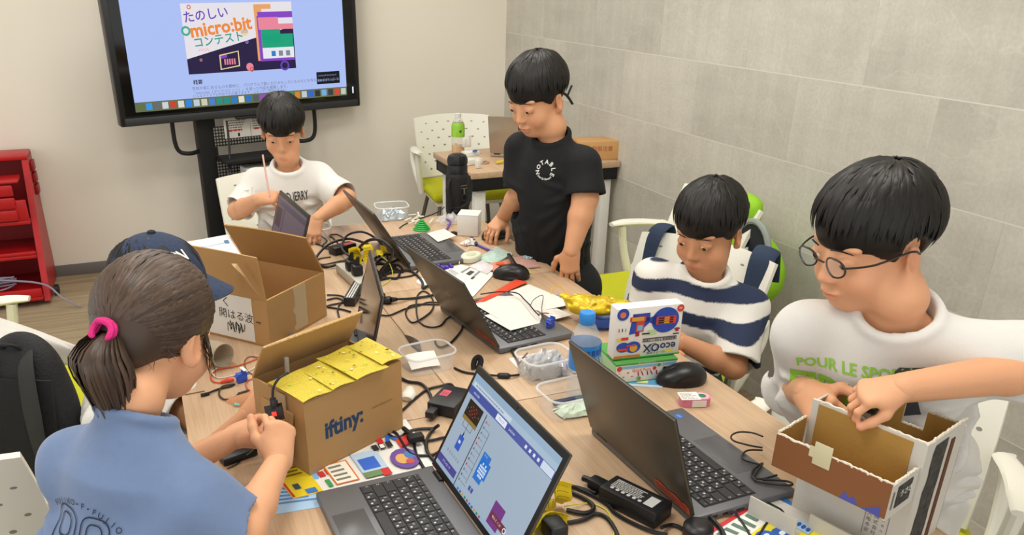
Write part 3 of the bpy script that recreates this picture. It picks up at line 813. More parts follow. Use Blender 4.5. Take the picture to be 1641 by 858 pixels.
# ------------------------------------------------------------------ chairs (local: faces +y)
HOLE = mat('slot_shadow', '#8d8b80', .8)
def make_chair(label, group='white shell chairs', arms=True, seat=True):
    t = thing('shell_chair', label, 'chair', group=group)
    nu, nv = 13, 11; G = np.zeros((nu, nv, 3))
    for i in range(nu):
        for j in range(nv):
            u = i/(nu-1)*2-1; v = j/(nv-1)
            w = .205+.03*v-.012*v*v
            G[i, j] = (u*w, -.20-.075*v-.04*v*v+.045*u*u, .49+.325*v-.012*u*u*v)
    mb = MB(); mb.sheet(G, .012, WHITE)
    N = lambda i, j: nrm(np.cross(G[min(i+1, nu-1), j]-G[max(i-1, 0), j], G[i, min(j+1, nv-1)]-G[i, max(j-1, 0)]))
    for r_ in range(7):
        for c_ in range(6):
            fu = (c_+.5+(.5 if r_ % 2 else 0))/6.5; fv = (r_+1)/8
            if fu > .95: continue
            a, b = fu*(nu-1), fv*(nv-1); i, j = int(a), int(b); di, dj = a-i, b-j
            p = (G[i, j]*(1-di)+G[i+1, j]*di)*(1-dj)+(G[i, j+1]*(1-di)+G[i+1, j+1]*di)*dj; n = N(i, j)
            X = frame(p, G[i+1, j]-G[i, j], n); w = .017*(1-abs(fu-.5)*.8); hgt = .0028+.001*(7-r_)*.5
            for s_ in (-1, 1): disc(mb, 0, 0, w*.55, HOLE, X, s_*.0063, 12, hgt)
    mb.build('backrest', t)
    if seat:
        bm = bmesh.new(); bmesh.ops.create_cube(bm, size=1)
        for v in bm.verts: v.co = Vector((v.co.x*.44, v.co.y*.42, v.co.z*.055+.455))
        bmesh.ops.bevel(bm, geom=bm.edges[:], offset=.026, segments=4, profile=.5, affect='EDGES')
        bmesh.ops.subdivide_edges(bm, edges=[e for e in bm.edges if e.calc_length() > .2], cuts=4, use_grid_fill=True)
        mb = MB(); mb.addbm(bm, LIME); mb.build('seat', t, ang=60)
        mb = MB(); mb.box((-.20, -.20, .405), (.20, .19, .428), WHITE, .008); mb.box((-.05, -.235, .40), (.05, -.16, .52), WHITE, .01); mb.build('seat_shell', t)
    if arms:
        for s_ in (-1, 1):
            mb = MB()
            mb.tube([(s_*.235, -.205, .650), (s_*.252, -.12, .658), (s_*.258, -.03, .662), (s_*.252, .03, .661)], [.022, .026, .027, .016], WHITE, 12, 5, flat=.45)
            mb.tube([(s_*.255, -.02, .652), (s_*.250, -.035, .55), (s_*.228, -.06, .43)], [.016, .015, .018], WHITE, 10, 4)
            mb.tube([(s_*.240, -.205, .655), (s_*.25, -.19, .60), (s_*.247, -.13, .53), (s_*.235, -.06, .46)], [.017, .015, .014, .015], WHITE, 10, 5)
            mb.build('armrest', t)
    for sx in (-1, 1):
        for sy, fy in ((-1, -.25), (1, .21)):
            mb = MB(); mb.tube([(sx*.17, sy*.14, .41), (sx*.20, sy*.18, .25), (sx*.235, fy, .012)], .0115, GREYM, 8, 4); mb.lathe([(.014, 0), (.014, .014)], BLACK, 10, T(sx*.235, fy, 0)); mb.build('leg', t)
    return t
def place_chair(c, x, y, face):                          # face = direction it faces, degrees from +y, clockwise
    c.location = (x, y, 0); c.rotation_euler = (0, 0, -math.radians(face)); return c
chair0 = make_chair('white shell chair behind the side table with the green tea bottle')
place_chair(chair0, 1.64, 4.26, 186)
place_chair(dup(chair0, 'white chair with lime seat standing empty beside the boy in black'), 1.68, 2.44, -90)
ch = place_chair(dup(chair0, 'white armchair under the boy in the striped shirt, navy bag straps on its back'), 1.28, 1.84, -114)
bpy.data.objects.remove([q for q in ch.children if q.name.startswith('armrest')][1])
place_chair(dup(chair0, 'white chair behind the boy in glasses'), 1.24, 1.0, -130)
place_chair(dup(chair0, 'white chair holding the black backpack at the bottom left corner'), -.42, 1.70, 15)
place_chair(dup(chair0, 'white chair with one armrest showing in front of the red rack'), -.42, 2.355, 90)
ch = place_chair(dup(chair0, 'white chair under the boy in the white shirt by the display'), .47, 3.12, 180)
for c_ in [q for q in ch.children if q.name.startswith('armrest')]: bpy.data.objects.remove(c_)

# ------------------------------------------------------------------ big display on its trolley
tvl = at(195, 205, .885); tvr = at(578, 170, .885)
# near bottom corners of the display: solve so that both lie at one level
def onray(px, py, y):
    d = ray(px, py); return CAM+d*(y/d[1])
A = onray(195, 205, 4.44); zb = A[2]; B = at(578, 170, zb)
if B[1] > 4.72:
    pass
ex = nrm((B-A)*np.array([1, 1, 0])); TVW = float(np.linalg.norm((B-A)[:2])); TVH = TVW*.60
ey = np.array([-ex[1], ex[0], 0])                         # into the wall
X_TV = np.eye(4); X_TV[:3, 0] = ex; X_TV[:3, 1] = ey; X_TV[:3, 3] = A   # x along the bottom, y to the back, z up
print('TV', A, B, TVW)
tv = thingM('display', 'large black touch display showing a white web page, on the trolley', 'television', X_TV)
BEZ = mat('display_frame', '#1b1c1e', .35); 
mb = MB(); mb.box((0, 0, 0), (TVW, .075, TVH), BEZ, .008)
mb.box((.02, -.004, .004), (TVW-.02, .0005, .040), mat('display_lip', '#2e3033', .4), .002)
mb.box((TVW*.44, -.012, -.010), (TVW*.58, .02, .002), BLACK, .003)
mb.build('frame', tv)
SCRF = mat('screen_glass_black', '#0b0c0e', .12)
mb = MB(); mb.box((.028, -.003, .050), (TVW-.028, .0006, TVH-.028), SCRF, .001); mb.build('glass', tv)
def E_(name, col, s=1.0): return mat('screen_'+name, col, .4, emit=s, spec=.1)
SW = E_('white', '#a9bcf0', .95)
XS = frame((0, -.0036, 0), (1, 0, 0), y=None, z=(0, -1, 0)) if False else np.array([[1, 0, 0, 0], [0, 0, 1, -.0036], [0, 1, 0, 0], [0, 0, 0, 1]], float)
# local screen plane: X right, Y up
sx0, sx1, sy0, sy1 = .078, TVW-.085, .067, TVH-.04
# the page keeps the proportions of the photo: u,v in the visible region (u 0..1 across the page, v in metres over the page bottom)
mb = MB(); ps = sx1-sx0
P_ = lambda u: sx0+u*ps
rectp(mb, sx0, sy0, sx1, sy1, SW, XS)
k = .0006
rectp(mb, sx0, sy0, sx1, sy0+.034*TVW, E_('dock', '#7d8a58', .5), XS, -k*-1*0-0.0004*0+0) if False else None
def RP(u0, v0, u1, v1, m, z=1): rectp(mb, P_(u0), sy0+v0*ps, P_(u1), sy0+v1*ps, m, XS, -z*k) if False else mb.add([(P_(u0), -.0036-z*k, sy0+v0*ps), (P_(u1), -.0036-z*k, sy0+v0*ps), (P_(u1), -.0036-z*k, sy0+v1*ps), (P_(u0), -.0036-z*k, sy0+v1*ps)], [(0, 1, 2, 3)], m)
def XP(u, v, z, rot=0): return np.array([[1, 0, 0, P_(u)], [0, 0, -1, -.0036-z*k], [0, 1, 0, sy0+v*ps], [0, 0, 0, 1]], float)@RZ(rot)
RP(0, 0, 1, .040, E_('dock', '#6f7d52', .7))
dock = ['#3b9df2', '#6d7076', '#d9dde6', '#d6452f', '#e6e6e0', '#2f8df0', '#c9d6ea', '#d8d4c0', '#4d86d9', '#1f9a8c', '#23958a', '#2f7fd0', '#f0ead2', '#3279c9', '#5b5f66', '#a04cd0', '#3d9be9', '#e85a4a', '#e8e8e8', '#2fa35a', '#e08a2c', '#d0d4dc', '#2f6fe0', '#303338', '#7fb4ea', '#3f3f44', '#e24b3a', '#cfd3d0']
for i, c in enumerate(dock):
    u = .045+i*.0342; RP(u, .006, u+.026, .034, E_('dock_'+c[1:], c, .8), 2)
INK = E_('ink', '#2c3040', .5); INK2 = E_('ink_soft', '#7d879f', .7)
RP(.045, .445, .99, .447, E_('rule', '#aab5d6', .8), 2)
textlines(mb, .0, 0, 1, 1, INK, np.eye(4), 1) if False else None
# banner
bx0, bx1, by0, by1 = .245, .745, .140, .425
PALE = E_('banner_pale', '#e2dde2', .95); NAVY = E_('banner_navy', '#2f2353', .55)
RP(bx0, by0, bx1, by1, PALE, 2)
def BP(pts, m, z): mb.add([(P_(bx0+(bx1-bx0)*a), -.0036-z*k, sy0+(by0+(by1-by0)*b)*ps) for a, b in pts], [list(range(len(pts)))], m)
def BX(a, b, z, rot=0): return XP(bx0+(bx1-bx0)*a, by0+(by1-by0)*b, z, rot)
BP([(0, 0), (1, 0), (1, .64), (0, .22)], NAVY, 3)
BP([(.64, .14), (.82, .14), (.82, .17), (.71, .17), (.71, .97), (.64, .97)], E_('orange', '#f0a868', .85), 4)
BP([(.64, .90), (.80, .90), (.80, .97), (.64, .97)], E_('orange', '#f0a868', .85), 4)
for (a0, b0, a1, b1, c, z) in ((.67, .77, 1.0, .86, '#8a45c8', 5), (.67, .60, .86, .78, '#f08aa0', 6), (.67, .60, 1.0, .68, '#f08aa0', 6), (.69, .40, .87, .60, '#17a67c', 7), (.69, .33, .99, .53, '#17a67c', 7), (.69, .17, .99, .33, '#eef0f8', 6), (.68, .13, 1.0, .17, '#8a45c8', 6), (.66, .13, .69, .80, '#8a45c8', 4.5)):
    BP([(a0, b0), (a1, b0), (a1, b1), (a0, b1)], E_('blk_'+c[1:], c, .85), z)
mbL = mb
letter(mb, 'たのしい', E_('violet', '#6a44c4', .8), BX(.21, .83, 4, .10), .050*ps*1.0, bold=.015)
letter(mb, 'micro:bit', E_('logo_orange', '#ee8a3c', .9), BX(.33, .655, 4.4, .10), .076*ps, bold=.03)
letter(mb, 'コンテスト', E_('teal', '#22a18c', .8), BX(.30, .475, 4, .10), .046*ps, bold=.015)
mb.add([(0, 0, 0)]*0, [], PALE)
disc(mb, 0, 0, .018*ps, E_('sand', '#f1d9a8', .85), BX(.535, .58, 3.5)); letter(mb, '2025', E_('violet', '#6a44c4', .8), BX(.535, .58, 5, .05), .016*ps)
for a, b, r_, c in ((.02, .62, .04, '#49b79e'), (.55, .43, .014, '#b49af0'), (.57, .02, .02, '#e2572e'), (.12, .20, .012, '#ef9aa0'), (.07, .95, .018, '#e06a5a')):
    ring(mb, 0, 0, r_*ps*.5, r_*ps*.22, E_('dec_'+c[1:], c, .8), BX(a, b, 5))
disc(mb, 0, 0, .017*ps, E_('blk_f08aa0', '#f08aa0', .85), BX(.555, .06, 5)); ring(mb, 0, 0, .022*ps, .008*ps, E_('violet', '#6a44c4', .8), BX(.89, .05, 5))
mb.tube([(P_(bx0+.055)+i*.0085, -.0036-5*k, sy0+(.237+(.006 if i % 2 else -.004))*ps) for i in range(7)], .0022, E_('pinkline', '#f5a8b8', .9), 5)
# round-cornered board drawing (plain)
gx, gy = .375, .14; BP([(gx-.09, gy-.10), (gx+.09, gy-.06), (gx+.09, gy+.17), (gx-.09, gy+.12)], E_('sand', '#f1d9a8', .85), 5)
BP([(gx-.08, gy-.085), (gx+.08, gy-.045), (gx+.08, gy+.155), (gx-.08, gy+.105)], NAVY, 6)
for i in range(5): BP([(gx-.05+i*.022, gy-.03), (gx-.037+i*.022, gy-.027), (gx-.037+i*.022, gy+.06), (gx-.05+i*.022, gy+.055)], E_('blk_f08aa0', '#f08aa0', .85), 7)
BP([(gx-.08, gy+.06), (gx-.02, gy+.08), (gx-.02, gy+.12), (gx-.08, gy+.105)], E_('blk_8a45c8', '#8a45c8', .85), 7)
for a, c in ((.79, '#2f86d0'), (.86, '#8a8f9c'), (.93, '#8a8f9c')): BP([(a-.02, .20), (a+.02, .20), (a+.02, .28), (a-.02, .28)], E_('ic_'+c[1:], c, .8), 8)
letter(mb, '概要', INK, XP(.28, .105, 3), .026*ps*.8, bold=.02)
letter(mb, '学校や家にあるものを題材に、プログラムで動いたりおもしろいものなどを作るコンテストです。', INK2, XP(.25, .079, 3), .0165*ps, 'LEFT')
letter(mb, '「micro:bit（マイクロビット）」を使った作品を募集します。', INK2, XP(.25, .061, 3), .0165*ps, 'LEFT')
letter(mb, 'どんなアイデアの作品でも応募できます。ふるってご参加ください。', INK2, XP(.25, .047, 3), .0145*ps, 'LEFT')
RP(.845, .060, .965, .115, E_('note', '#151a22', .3), 3); letter(mb, '資料をダウンロード', SW, XP(.905, .076, 4), .0125*ps); letter(mb, 'このコンテストについて', SW, XP(.90, .098, 4), .009*ps)
mb.build('screen_picture', tv, smooth=False)
mb = MB(); mb.box((TVW-.05, -.005, .075), (TVW-.043, -.003, .11), E_('led', '#e8ecff', 1)); mb.build('button', tv)

# trolley
def tvp(x, y, z): return (X_TV@np.array([x, y, z, 1]))[:3]
tr = thingM('display_trolley', 'black steel display trolley with mesh shelves behind the boy in white', 'stand', X_TV@T(0, 0, -zb))
MESH = None
def mesh_mat():
    m, nt, b = node_mat('perforated_steel'); P, x, y, z = _obj(nt)
    v = nt.nodes.new('ShaderNodeVectorMath'); v.operation = 'SCALE'; v.inputs['Scale'].default_value = 62; nt.links.new(P, v.inputs[0])
    s = nt.nodes.new('ShaderNodeSeparateXYZ'); nt.links.new(v.outputs[0], s.inputs[0])
    a = _math(nt, 'SUBTRACT', _math(nt, 'FRACT', s.outputs[0]), .5); c = _math(nt, 'SUBTRACT', _math(nt, 'FRACT', s.outputs[2]), .5)
    d = _math(nt, 'SQRT', _math(nt, 'ADD', _math(nt, 'MULTIPLY', a, a), _math(nt, 'MULTIPLY', c, c)))
    hole = _math(nt, 'LESS_THAN', d, .33)
    nt.links.new(_mix(nt, hole, lin('#1a1a1b'), lin('#9a958a')), b.inputs['Base Color']); b.inputs['Roughness'].default_value = .6
    return m
PERF = mesh_mat()
pl0, pr0 = .44, .88                                       # posts along the display width
for x in (pl0, pr0):
    mb = MB(); mb.box((x-.05, .075, .03), (x+.05, .135, zb+.5), BLKM, .004); mb.build('post', tr)
    mb = MB(); mb.box((x-.035, -.22, .05), (x+.035, .27, .10), BLKM, .006); mb.build('foot', tr)
    for y in (-.19, .24):
        mb = MB(); mb.lathe([(.022, -.012), (.025, -.008), (.025, .008), (.022, .012)], BLACK, 16, T(x, y, .026)@RX(math.pi/2)@SC(1)); mb.box((x-.012, y-.012, .03), (x+.012, y+.012, .055), BLKM, .003); mb.build('caster', tr)
for z0, z1 in ((zb-.155, zb-.05), (zb-.33, zb-.205), (zb-.62, zb-.50)):
    mb = MB(); mb.box((pl0+.035, .068, z0), (pr0-.051, .074, z1), PERF, .001); mb.build('back_panel', tr)
for z in (zb-.20, zb-.345, zb-.475, zb-.66):
    mb = MB(); mb.box((pl0+.03, -.10, z-.022), (pr0-.03, .07, z), BLKM, .004); mb.build('shelf', tr)
for s_, x, w in ((-1, pl0-.05, -.13), (1, pr0+.05, .12)):
    mb = MB(); mb.tube([(x+w, .05, zb+.02), (x+w, .05, zb-.10), (x+w*.85, .05, zb-.155), (x+w*.45, .05, zb-.17), (x, .09, zb-.17)], .011, BLKM, 10, 5); mb.build('handle', tr)

PAPERW = mat('white_paper', '#dad7d0', .8); GREYINK = mat('grey_ink', '#77736c', .8); BLKINK = mat('black_ink', '#1c1a1a', .8); REDINK = mat('red_ink', '#b8443c', .8)
def trX(x, y, z): return X_TV@T(x, y, z-zb)
def notice(x0, x1, z0, z1, seed, lab):
    X = trX(0, 0, 0); mb = MB(); mb.box((x0, .0600, z0), (x1, .0612, z1), PAPERW, 0)
    Q = np.array([[1, 0, 0, 0], [0, 0, -1, .0597], [0, 1, 0, 0], [0, 0, 0, 1]], float)
    textlines(mb, x0+.012, z0+.035, x1-.012, z1-.006, GREYINK, Q, 5, 0, .45, .3, seed); textlines(mb, x0+.02, z0+.028, x1-.02, z0+.05, REDINK, Q, 1, .0002, .5, .3, seed+3)
    rectp(mb, x0+.5*(x1-x0), z0+.006, x0+.58*(x1-x0), z0+.024, BLKINK, Q)
    o = mb.build('notice', smooth=False); o.matrix_world = Matrix(X.tolist()); tag(o, lab, 'paper', None)
notice(pl0+.09, pl0+.235, zb-.115, zb-.012, 3, 'white printed notice taped on the trolley below the display')
notice(pl0+.237, pl0+.37, zb-.115, zb-.012, 5, 'white notice on the trolley partly hidden by the black haired boy')
def boxthing(name, lab, cat, X, a, b, m, bev=.002, group=None):
    mb = MB(); a = np.array(a, float); b = np.array(b, float); c = np.array([(a[0]+b[0])/2, (a[1]+b[1])/2, a[2]])
    mb.box(a-c, b-c, m, bev); o = mb.build(name); o.matrix_world = Matrix((X@T(*c)).tolist()); return tag(o, lab, cat, group)
XT = X_TV@T(0, 0, -zb)
t = thingM('tissue_box', 'white box with dark oval opening on the trolley shelf', 'box', XT@T(pl0+.22, -.01, zb-.345))
mb = MB(); mb.box((-.075, -.045, 0), (.075, .05, .085), mat('white_card', '#e6e4de', .6), .004); mb.build('carton', t)
mb = MB(); disc(mb, 0, 0, .042, BLACK, np.array([[1, 0, 0, 0], [0, 0, -1, -.0458], [0, 1, 0, .055], [0, 0, 0, 1]], float), 0, 24, .016); mb.build('opening', t)
t = thingM('plastic_tray', 'clear blue tray with white papers on the trolley shelf', 'tray', XT@T(pl0+.16, -.085, zb-.343))
CLR = mat('clear_blue_plastic', '#bcd3ea', .2, alpha=.55)
mb = MB(); mb.box((-.09, -.06, .0), (.12, .035, .004), CLR); mb.box((-.09, -.06, .004), (.12, -.056, .022), CLR); mb.box((-.09, -.056, .004), (-.086, .035, .03), CLR); mb.box((-.086, .031, .004), (.12, .035, .03), CLR); mb.build('tray_body', t)
mb = MB(); mb.box((-.06, -.05, .006), (.10, .02, .03), mat('white_card'), .003); mb.build('paper_stack', t)
boxthing('set_top_box', 'flat white device with black top on the lower trolley shelf', 'device', XT, (pl0+.045, -.085, zb-.474), (pl0+.25, .06, zb-.425), mat('device_white', '#cfccc4', .5))
boxthing('media_player', 'flat black device on top of the white device, lower trolley shelf', 'device', XT, (pl0+.05, -.075, zb-.4245), (pl0+.22, .06, zb-.385), BLACK, .004)
mb = MB(); q = [(pl0+.085, -.01, zb-.01), (pl0+.078, -.03, zb-.10), (pl0+.06, -.06, zb-.22), (pl0+.01, -.12, zb-.33), (pl0-.0, -.125, zb-.5), (pl0+.04, -.12, zb-.66), (pl0+.09, -.1, zb-.78)]
mb.tube(q, .006, BLACK, 8, 6); o = mb.build('display_cable'); o.matrix_world = Matrix(XT.tolist()); tag(o, 'black cable hanging down in front of the trolley shelves', 'cable')

# ------------------------------------------------------------------ red parts rack
RED = mat('red_plastic', '#b3161b', .38, noise=(4, .05)); RED2 = mat('red_plastic_dark', '#8f1117', .5)
t = thing('parts_rack', 'red plastic parts rack with tilted shelves by the wall', 'rack', (-1.0, 4.66, 0))
for x in (-.62, .405):                                     # side frames, leaning back
    mb = MB(); mb.add([(x, -.235, .02), (x+.03, -.235, .02), (x+.03, .20, .02), (x, .20, .02), (x, .03, .70), (x+.03, .03, .70), (x+.03, .20, .70), (x, .20, .70)],
           [(3, 2, 1, 0), (4, 5, 6, 7), (0, 1, 5, 4), (2, 3, 7, 6), (1, 2, 6, 5), (3, 0, 4, 7)], RED); mb.build('side_frame', t)
mb = MB(); mb.box((-.6, .17, .05), (.41, .185, .69), RED2); mb.build('back_panel', t)
for z, y0, h_ in ((.035, -.26, .10), (.23, -.17, .06), (.40, -.14, .20)):
    mb = MB(); mb.box((-.59, y0, z), (.404, .169, z+.018), RED, .004); mb.box((-.59, y0, z+.018), (.404, y0+.02, z+h_*.62), RED, .006); mb.build('shelf', t)
mb = MB()
for i in range(3): mb.box((-.55, -.155, .425+i*.062), (.36, -.141, .48+i*.062), RED, .008)
mb.box((-.57, -.15, .61), (.39, .0, .625), RED, .006); mb.build('bin_front', t)
mb = MB(); mb.box((-.62, .02, .69), (.435, .2, .715), RED, .006); mb.build('top_panel', t)
for i in range(3):
    mb = MB(); mb.box((.4355, .06, .50+i*.06), (.45, .15, .55+i*.06), RED2, .004); mb.build('clip', t)
mb = MB(); mb.lathe([(.015, -.014), (.028, -.01), (.028, .010), (.015, .014)], BLACK, 16, T(.455, -.10, .03)@RY(math.pi/2)); mb.build('caster', t)
WIRE = mat('grey_wire', '#8b8698', .5)
mb = MB(); r_ = random.Random(4)
for i in range(9):
    q = [(-1.35+r_.uniform(-.02, .02), 4.50+r_.uniform(-.02, .05), .095+.006*i), (-1.0, 4.47+r_.uniform(-.04, .04), .085+.007*i), (-.80+r_.uniform(0, .04), 4.50+r_.uniform(-.05, .06), .09+.006*i), (-.72, 4.52+r_.uniform(-.05, .05), .10+.005*i)]
    mb.tube(q, .0045, WIRE, 6, 5)
mb.tube([(-.95, 4.50, .15), (-.75, 4.47, .135), (-.58, 4.42, .11), (-.50, 4.35, .05), (-.42, 4.31, .006)], [.006, .006, .005, .005, .004], WIRE, 6, 5)
single(mb, 'cable_bundle', 'grey cable bundle lying in the lowest tray of the red rack', 'cable', (-1.0, 4.5, .08))
# ------------------------------------------------------------------ laptops
LAPG = mat('laptop_grey', '#6a6b6e', .40, .25); LAPT = mat('laptop_lid_grey', '#4a463f', .36, .4); KEYM = mat('key_black', '#27272a', .5); KEYD = mat('key_recess', '#2f2f32', .6)
KEYW = mat('key_legend', '#c9c9c6', .6); BEZ2 = mat('laptop_bezel', '#111113', .35); GLOSS = mat('dark_screen', '#0c0d10', .08)
STICK = mat('red_sticker', '#cf5238', .5); STICKB = mat('blue_sticker', '#2b6fc4', .4)
def laptop(label, x, y, yaw, opn, W=.322, D=.212, L=.208, screen=None, sticker=False, detail=True, lidmat=None, basemat=None, z=TZ, logo=True, kb=True, group='open grey laptops'):
    """hinge centre (x, y); yaw = direction from the front edge to the hinge; opn = lid lean from that direction"""
    d = np.array([math.cos(yaw), math.sin(yaw), 0]); s = np.array([math.sin(yaw), -math.cos(yaw), 0])
    X = np.eye(4); X[:3, 0] = s; X[:3, 1] = d; X[:3, 3] = (x, y, z)
    t = thingM('laptop', label, 'laptop', X, group); lidm = lidmat or LAPT; bm_ = basemat or LAPG
    mb = MB(); mb.box((-W/2, -D, .0015), (W/2, .004, .0165), bm_, .004)
    for q in (-1, 1):
        for i in range(3): mb.box((q*W/2-.0004, -.045-.028*i, .006), (q*W/2+.0004, -.028-.028*i, .0105), BLACK, 0)
    mb.build('base', t)
    if kb:
        kw = W-.034; y1 = -.030; kh = .0195*5+.012; n = 15
        mb = MB(); mb.box((-kw/2, y1-kh, .0160), (kw/2, y1, .0167), KEYD, 0)
        rows = [[1]*15, [1]*13+[2], [1.5]+[1]*12+[1.5], [1.8]+[1]*11+[2.2], [2.2]+[1]*10+[1, 1.8], [1.3, 1.1, 1.1, 1.1, 4.5, 1.1, 1.1, 1.2, 1, 1, 1.5]]
        names = ['~F1234567890-=<', '1234567890-^¥<', 'TQWERTYUIOP@[<', 'CASDFGHJKL;:>', 'ZZXCVBNM,./S>', 'CFWA AKC<v>']
        yy = y1-.0012
        for ri, row in enumerate(rows):
            h_ = .0115 if ri == 0 else .0195; tot = sum(row); xx = -kw/2+.001
            for ki, w_ in enumerate(row):
                ww = w_/tot*(kw-.002)
                mb.add([(xx+.0009, yy-h_+.0018, .0168), (xx+ww-.0009, yy-h_+.0018, .0168), (xx+ww-.0009, yy, .0168), (xx+.0009, yy, .0168), (xx+.0018, yy-h_+.0027, .0184), (xx+ww-.0018, yy-h_+.0027, .0184), (xx+ww-.0018, yy-.0009, .0184), (xx+.0018, yy-.0009, .0184)],
                       [(4, 5, 6, 7), (0, 1, 5, 4), (1, 2, 6, 5), (2, 3, 7, 6), (3, 0, 4, 7)], KEYM)
                if detail and ki < len(names[ri]) and names[ri][ki] != ' ': letter(mb, names[ri][ki], KEYW, T(xx+.0055, yy-.0065, .0186), .0062)
                if detail and ri and .9 < w_ < 1.2: rectp(mb, xx+ww-.0085, yy-.014, xx+ww-.005, yy-.0105, KEYW, np.eye(4), .0186)
                xx += ww
            yy -= h_
        mb.build('keyboard', t, smooth=False)
        mb = MB(); mb.box((-.062-.02, -D+.008, .0163), (.062-.02, y1-kh-.010, .01685), mat('touchpad_grey', '#606164', .3, .3), .0003); mb.build('touchpad', t)
        mb = MB(); disc(mb, W/2-.03, -D+.03, .0085, STICKB, np.eye(4), .01675, 16); letter(mb, 'intel', KEYW, T(W/2-.03, -D+.03, .0169), .006); mb.build('sticker', t)
        t.children[-1]['label'] = 'small round blue sticker'
    u = np.array([0, math.cos(opn), math.sin(opn)]); n = np.array([0, -math.sin(opn), math.cos(opn)])      # up the lid, towards the user
    XL = np.eye(4); XL[:3, 0] = (1, 0, 0); XL[:3, 1] = u; XL[:3, 2] = n; XL[:3, 3] = (0, 0, .0165)
    mb = MB(); mb.box((-W/2, .0035, -.0065), (W/2, L, -.0008), lidm, .0028, XL); lid = mb.build('lid', t)
    mb = MB(); mb.box((-W/2+.0015, .005, -.0009), (W/2-.0015, L-.0015, .0002), BEZ2, .0006, XL); disc(mb, 0, L-.006, .0016, GLOSS, XL, .0004, 10); mb.build('bezel', t)
    for q in (-1, 1):
        mb = MB(); mb.tube([(q*W*.38-.016, 0, .0155), (q*W*.38+.016, 0, .0155)], .0052, BEZ2, 10); mb.build('hinge', t)
    if logo:
        mb = MB(); Lm = mat('logo_chrome', '#8d8a86', .2, .9); ring(mb, 0, L*.5, .0105, .0014, Lm, XL@RY(math.pi), 0, 24) if False else None
        XB = XL@T(0, L*.5, -.0067)@RY(math.pi); ring(mb, 0, 0, .0105, .0012, Lm, XB, .0001); letter(mb, 'hp', Lm, XB@T(0, .0005, .0002), .0125); mb.build('logo', lid); lid.children[-1]['label'] = 'small round chrome logo'
    if sticker:
        mb = MB(); XB = XL@T(0, 0, -.0067)@RY(math.pi); a = sticker*W/2-sticker*.052
        v = [(a-.048, .005), (a+.048, .005), (a+.048, .021), (a+.036, .025), (a+.03, .021), (a+.01, .026), (a-.01, .022), (a-.03, .027), (a-.048, .022)]
        mb.add([(p, q, .0003) for p, q in v], [list(range(len(v)))], STICK, XB); textlines(mb, a-.044, .007, a+.044, .021, mat('sticker_print', '#7c2a1e', .6), XB, 2, .0006, .5, .1, 8)
        mb.build('lid_sticker', lid); lid.children[-1]['label'] = 'torn red sticker'
    mb = MB()
    if screen: screen(mb, XL@T(-W/2+.010, .016, .0006), W-.020, L-.016-.013)
    else: rectp(mb, -W/2+.008, .014, W/2-.008, L-.010, GLOSS, XL, .0006)
    mb.build('screen', t, smooth=False)
    return t

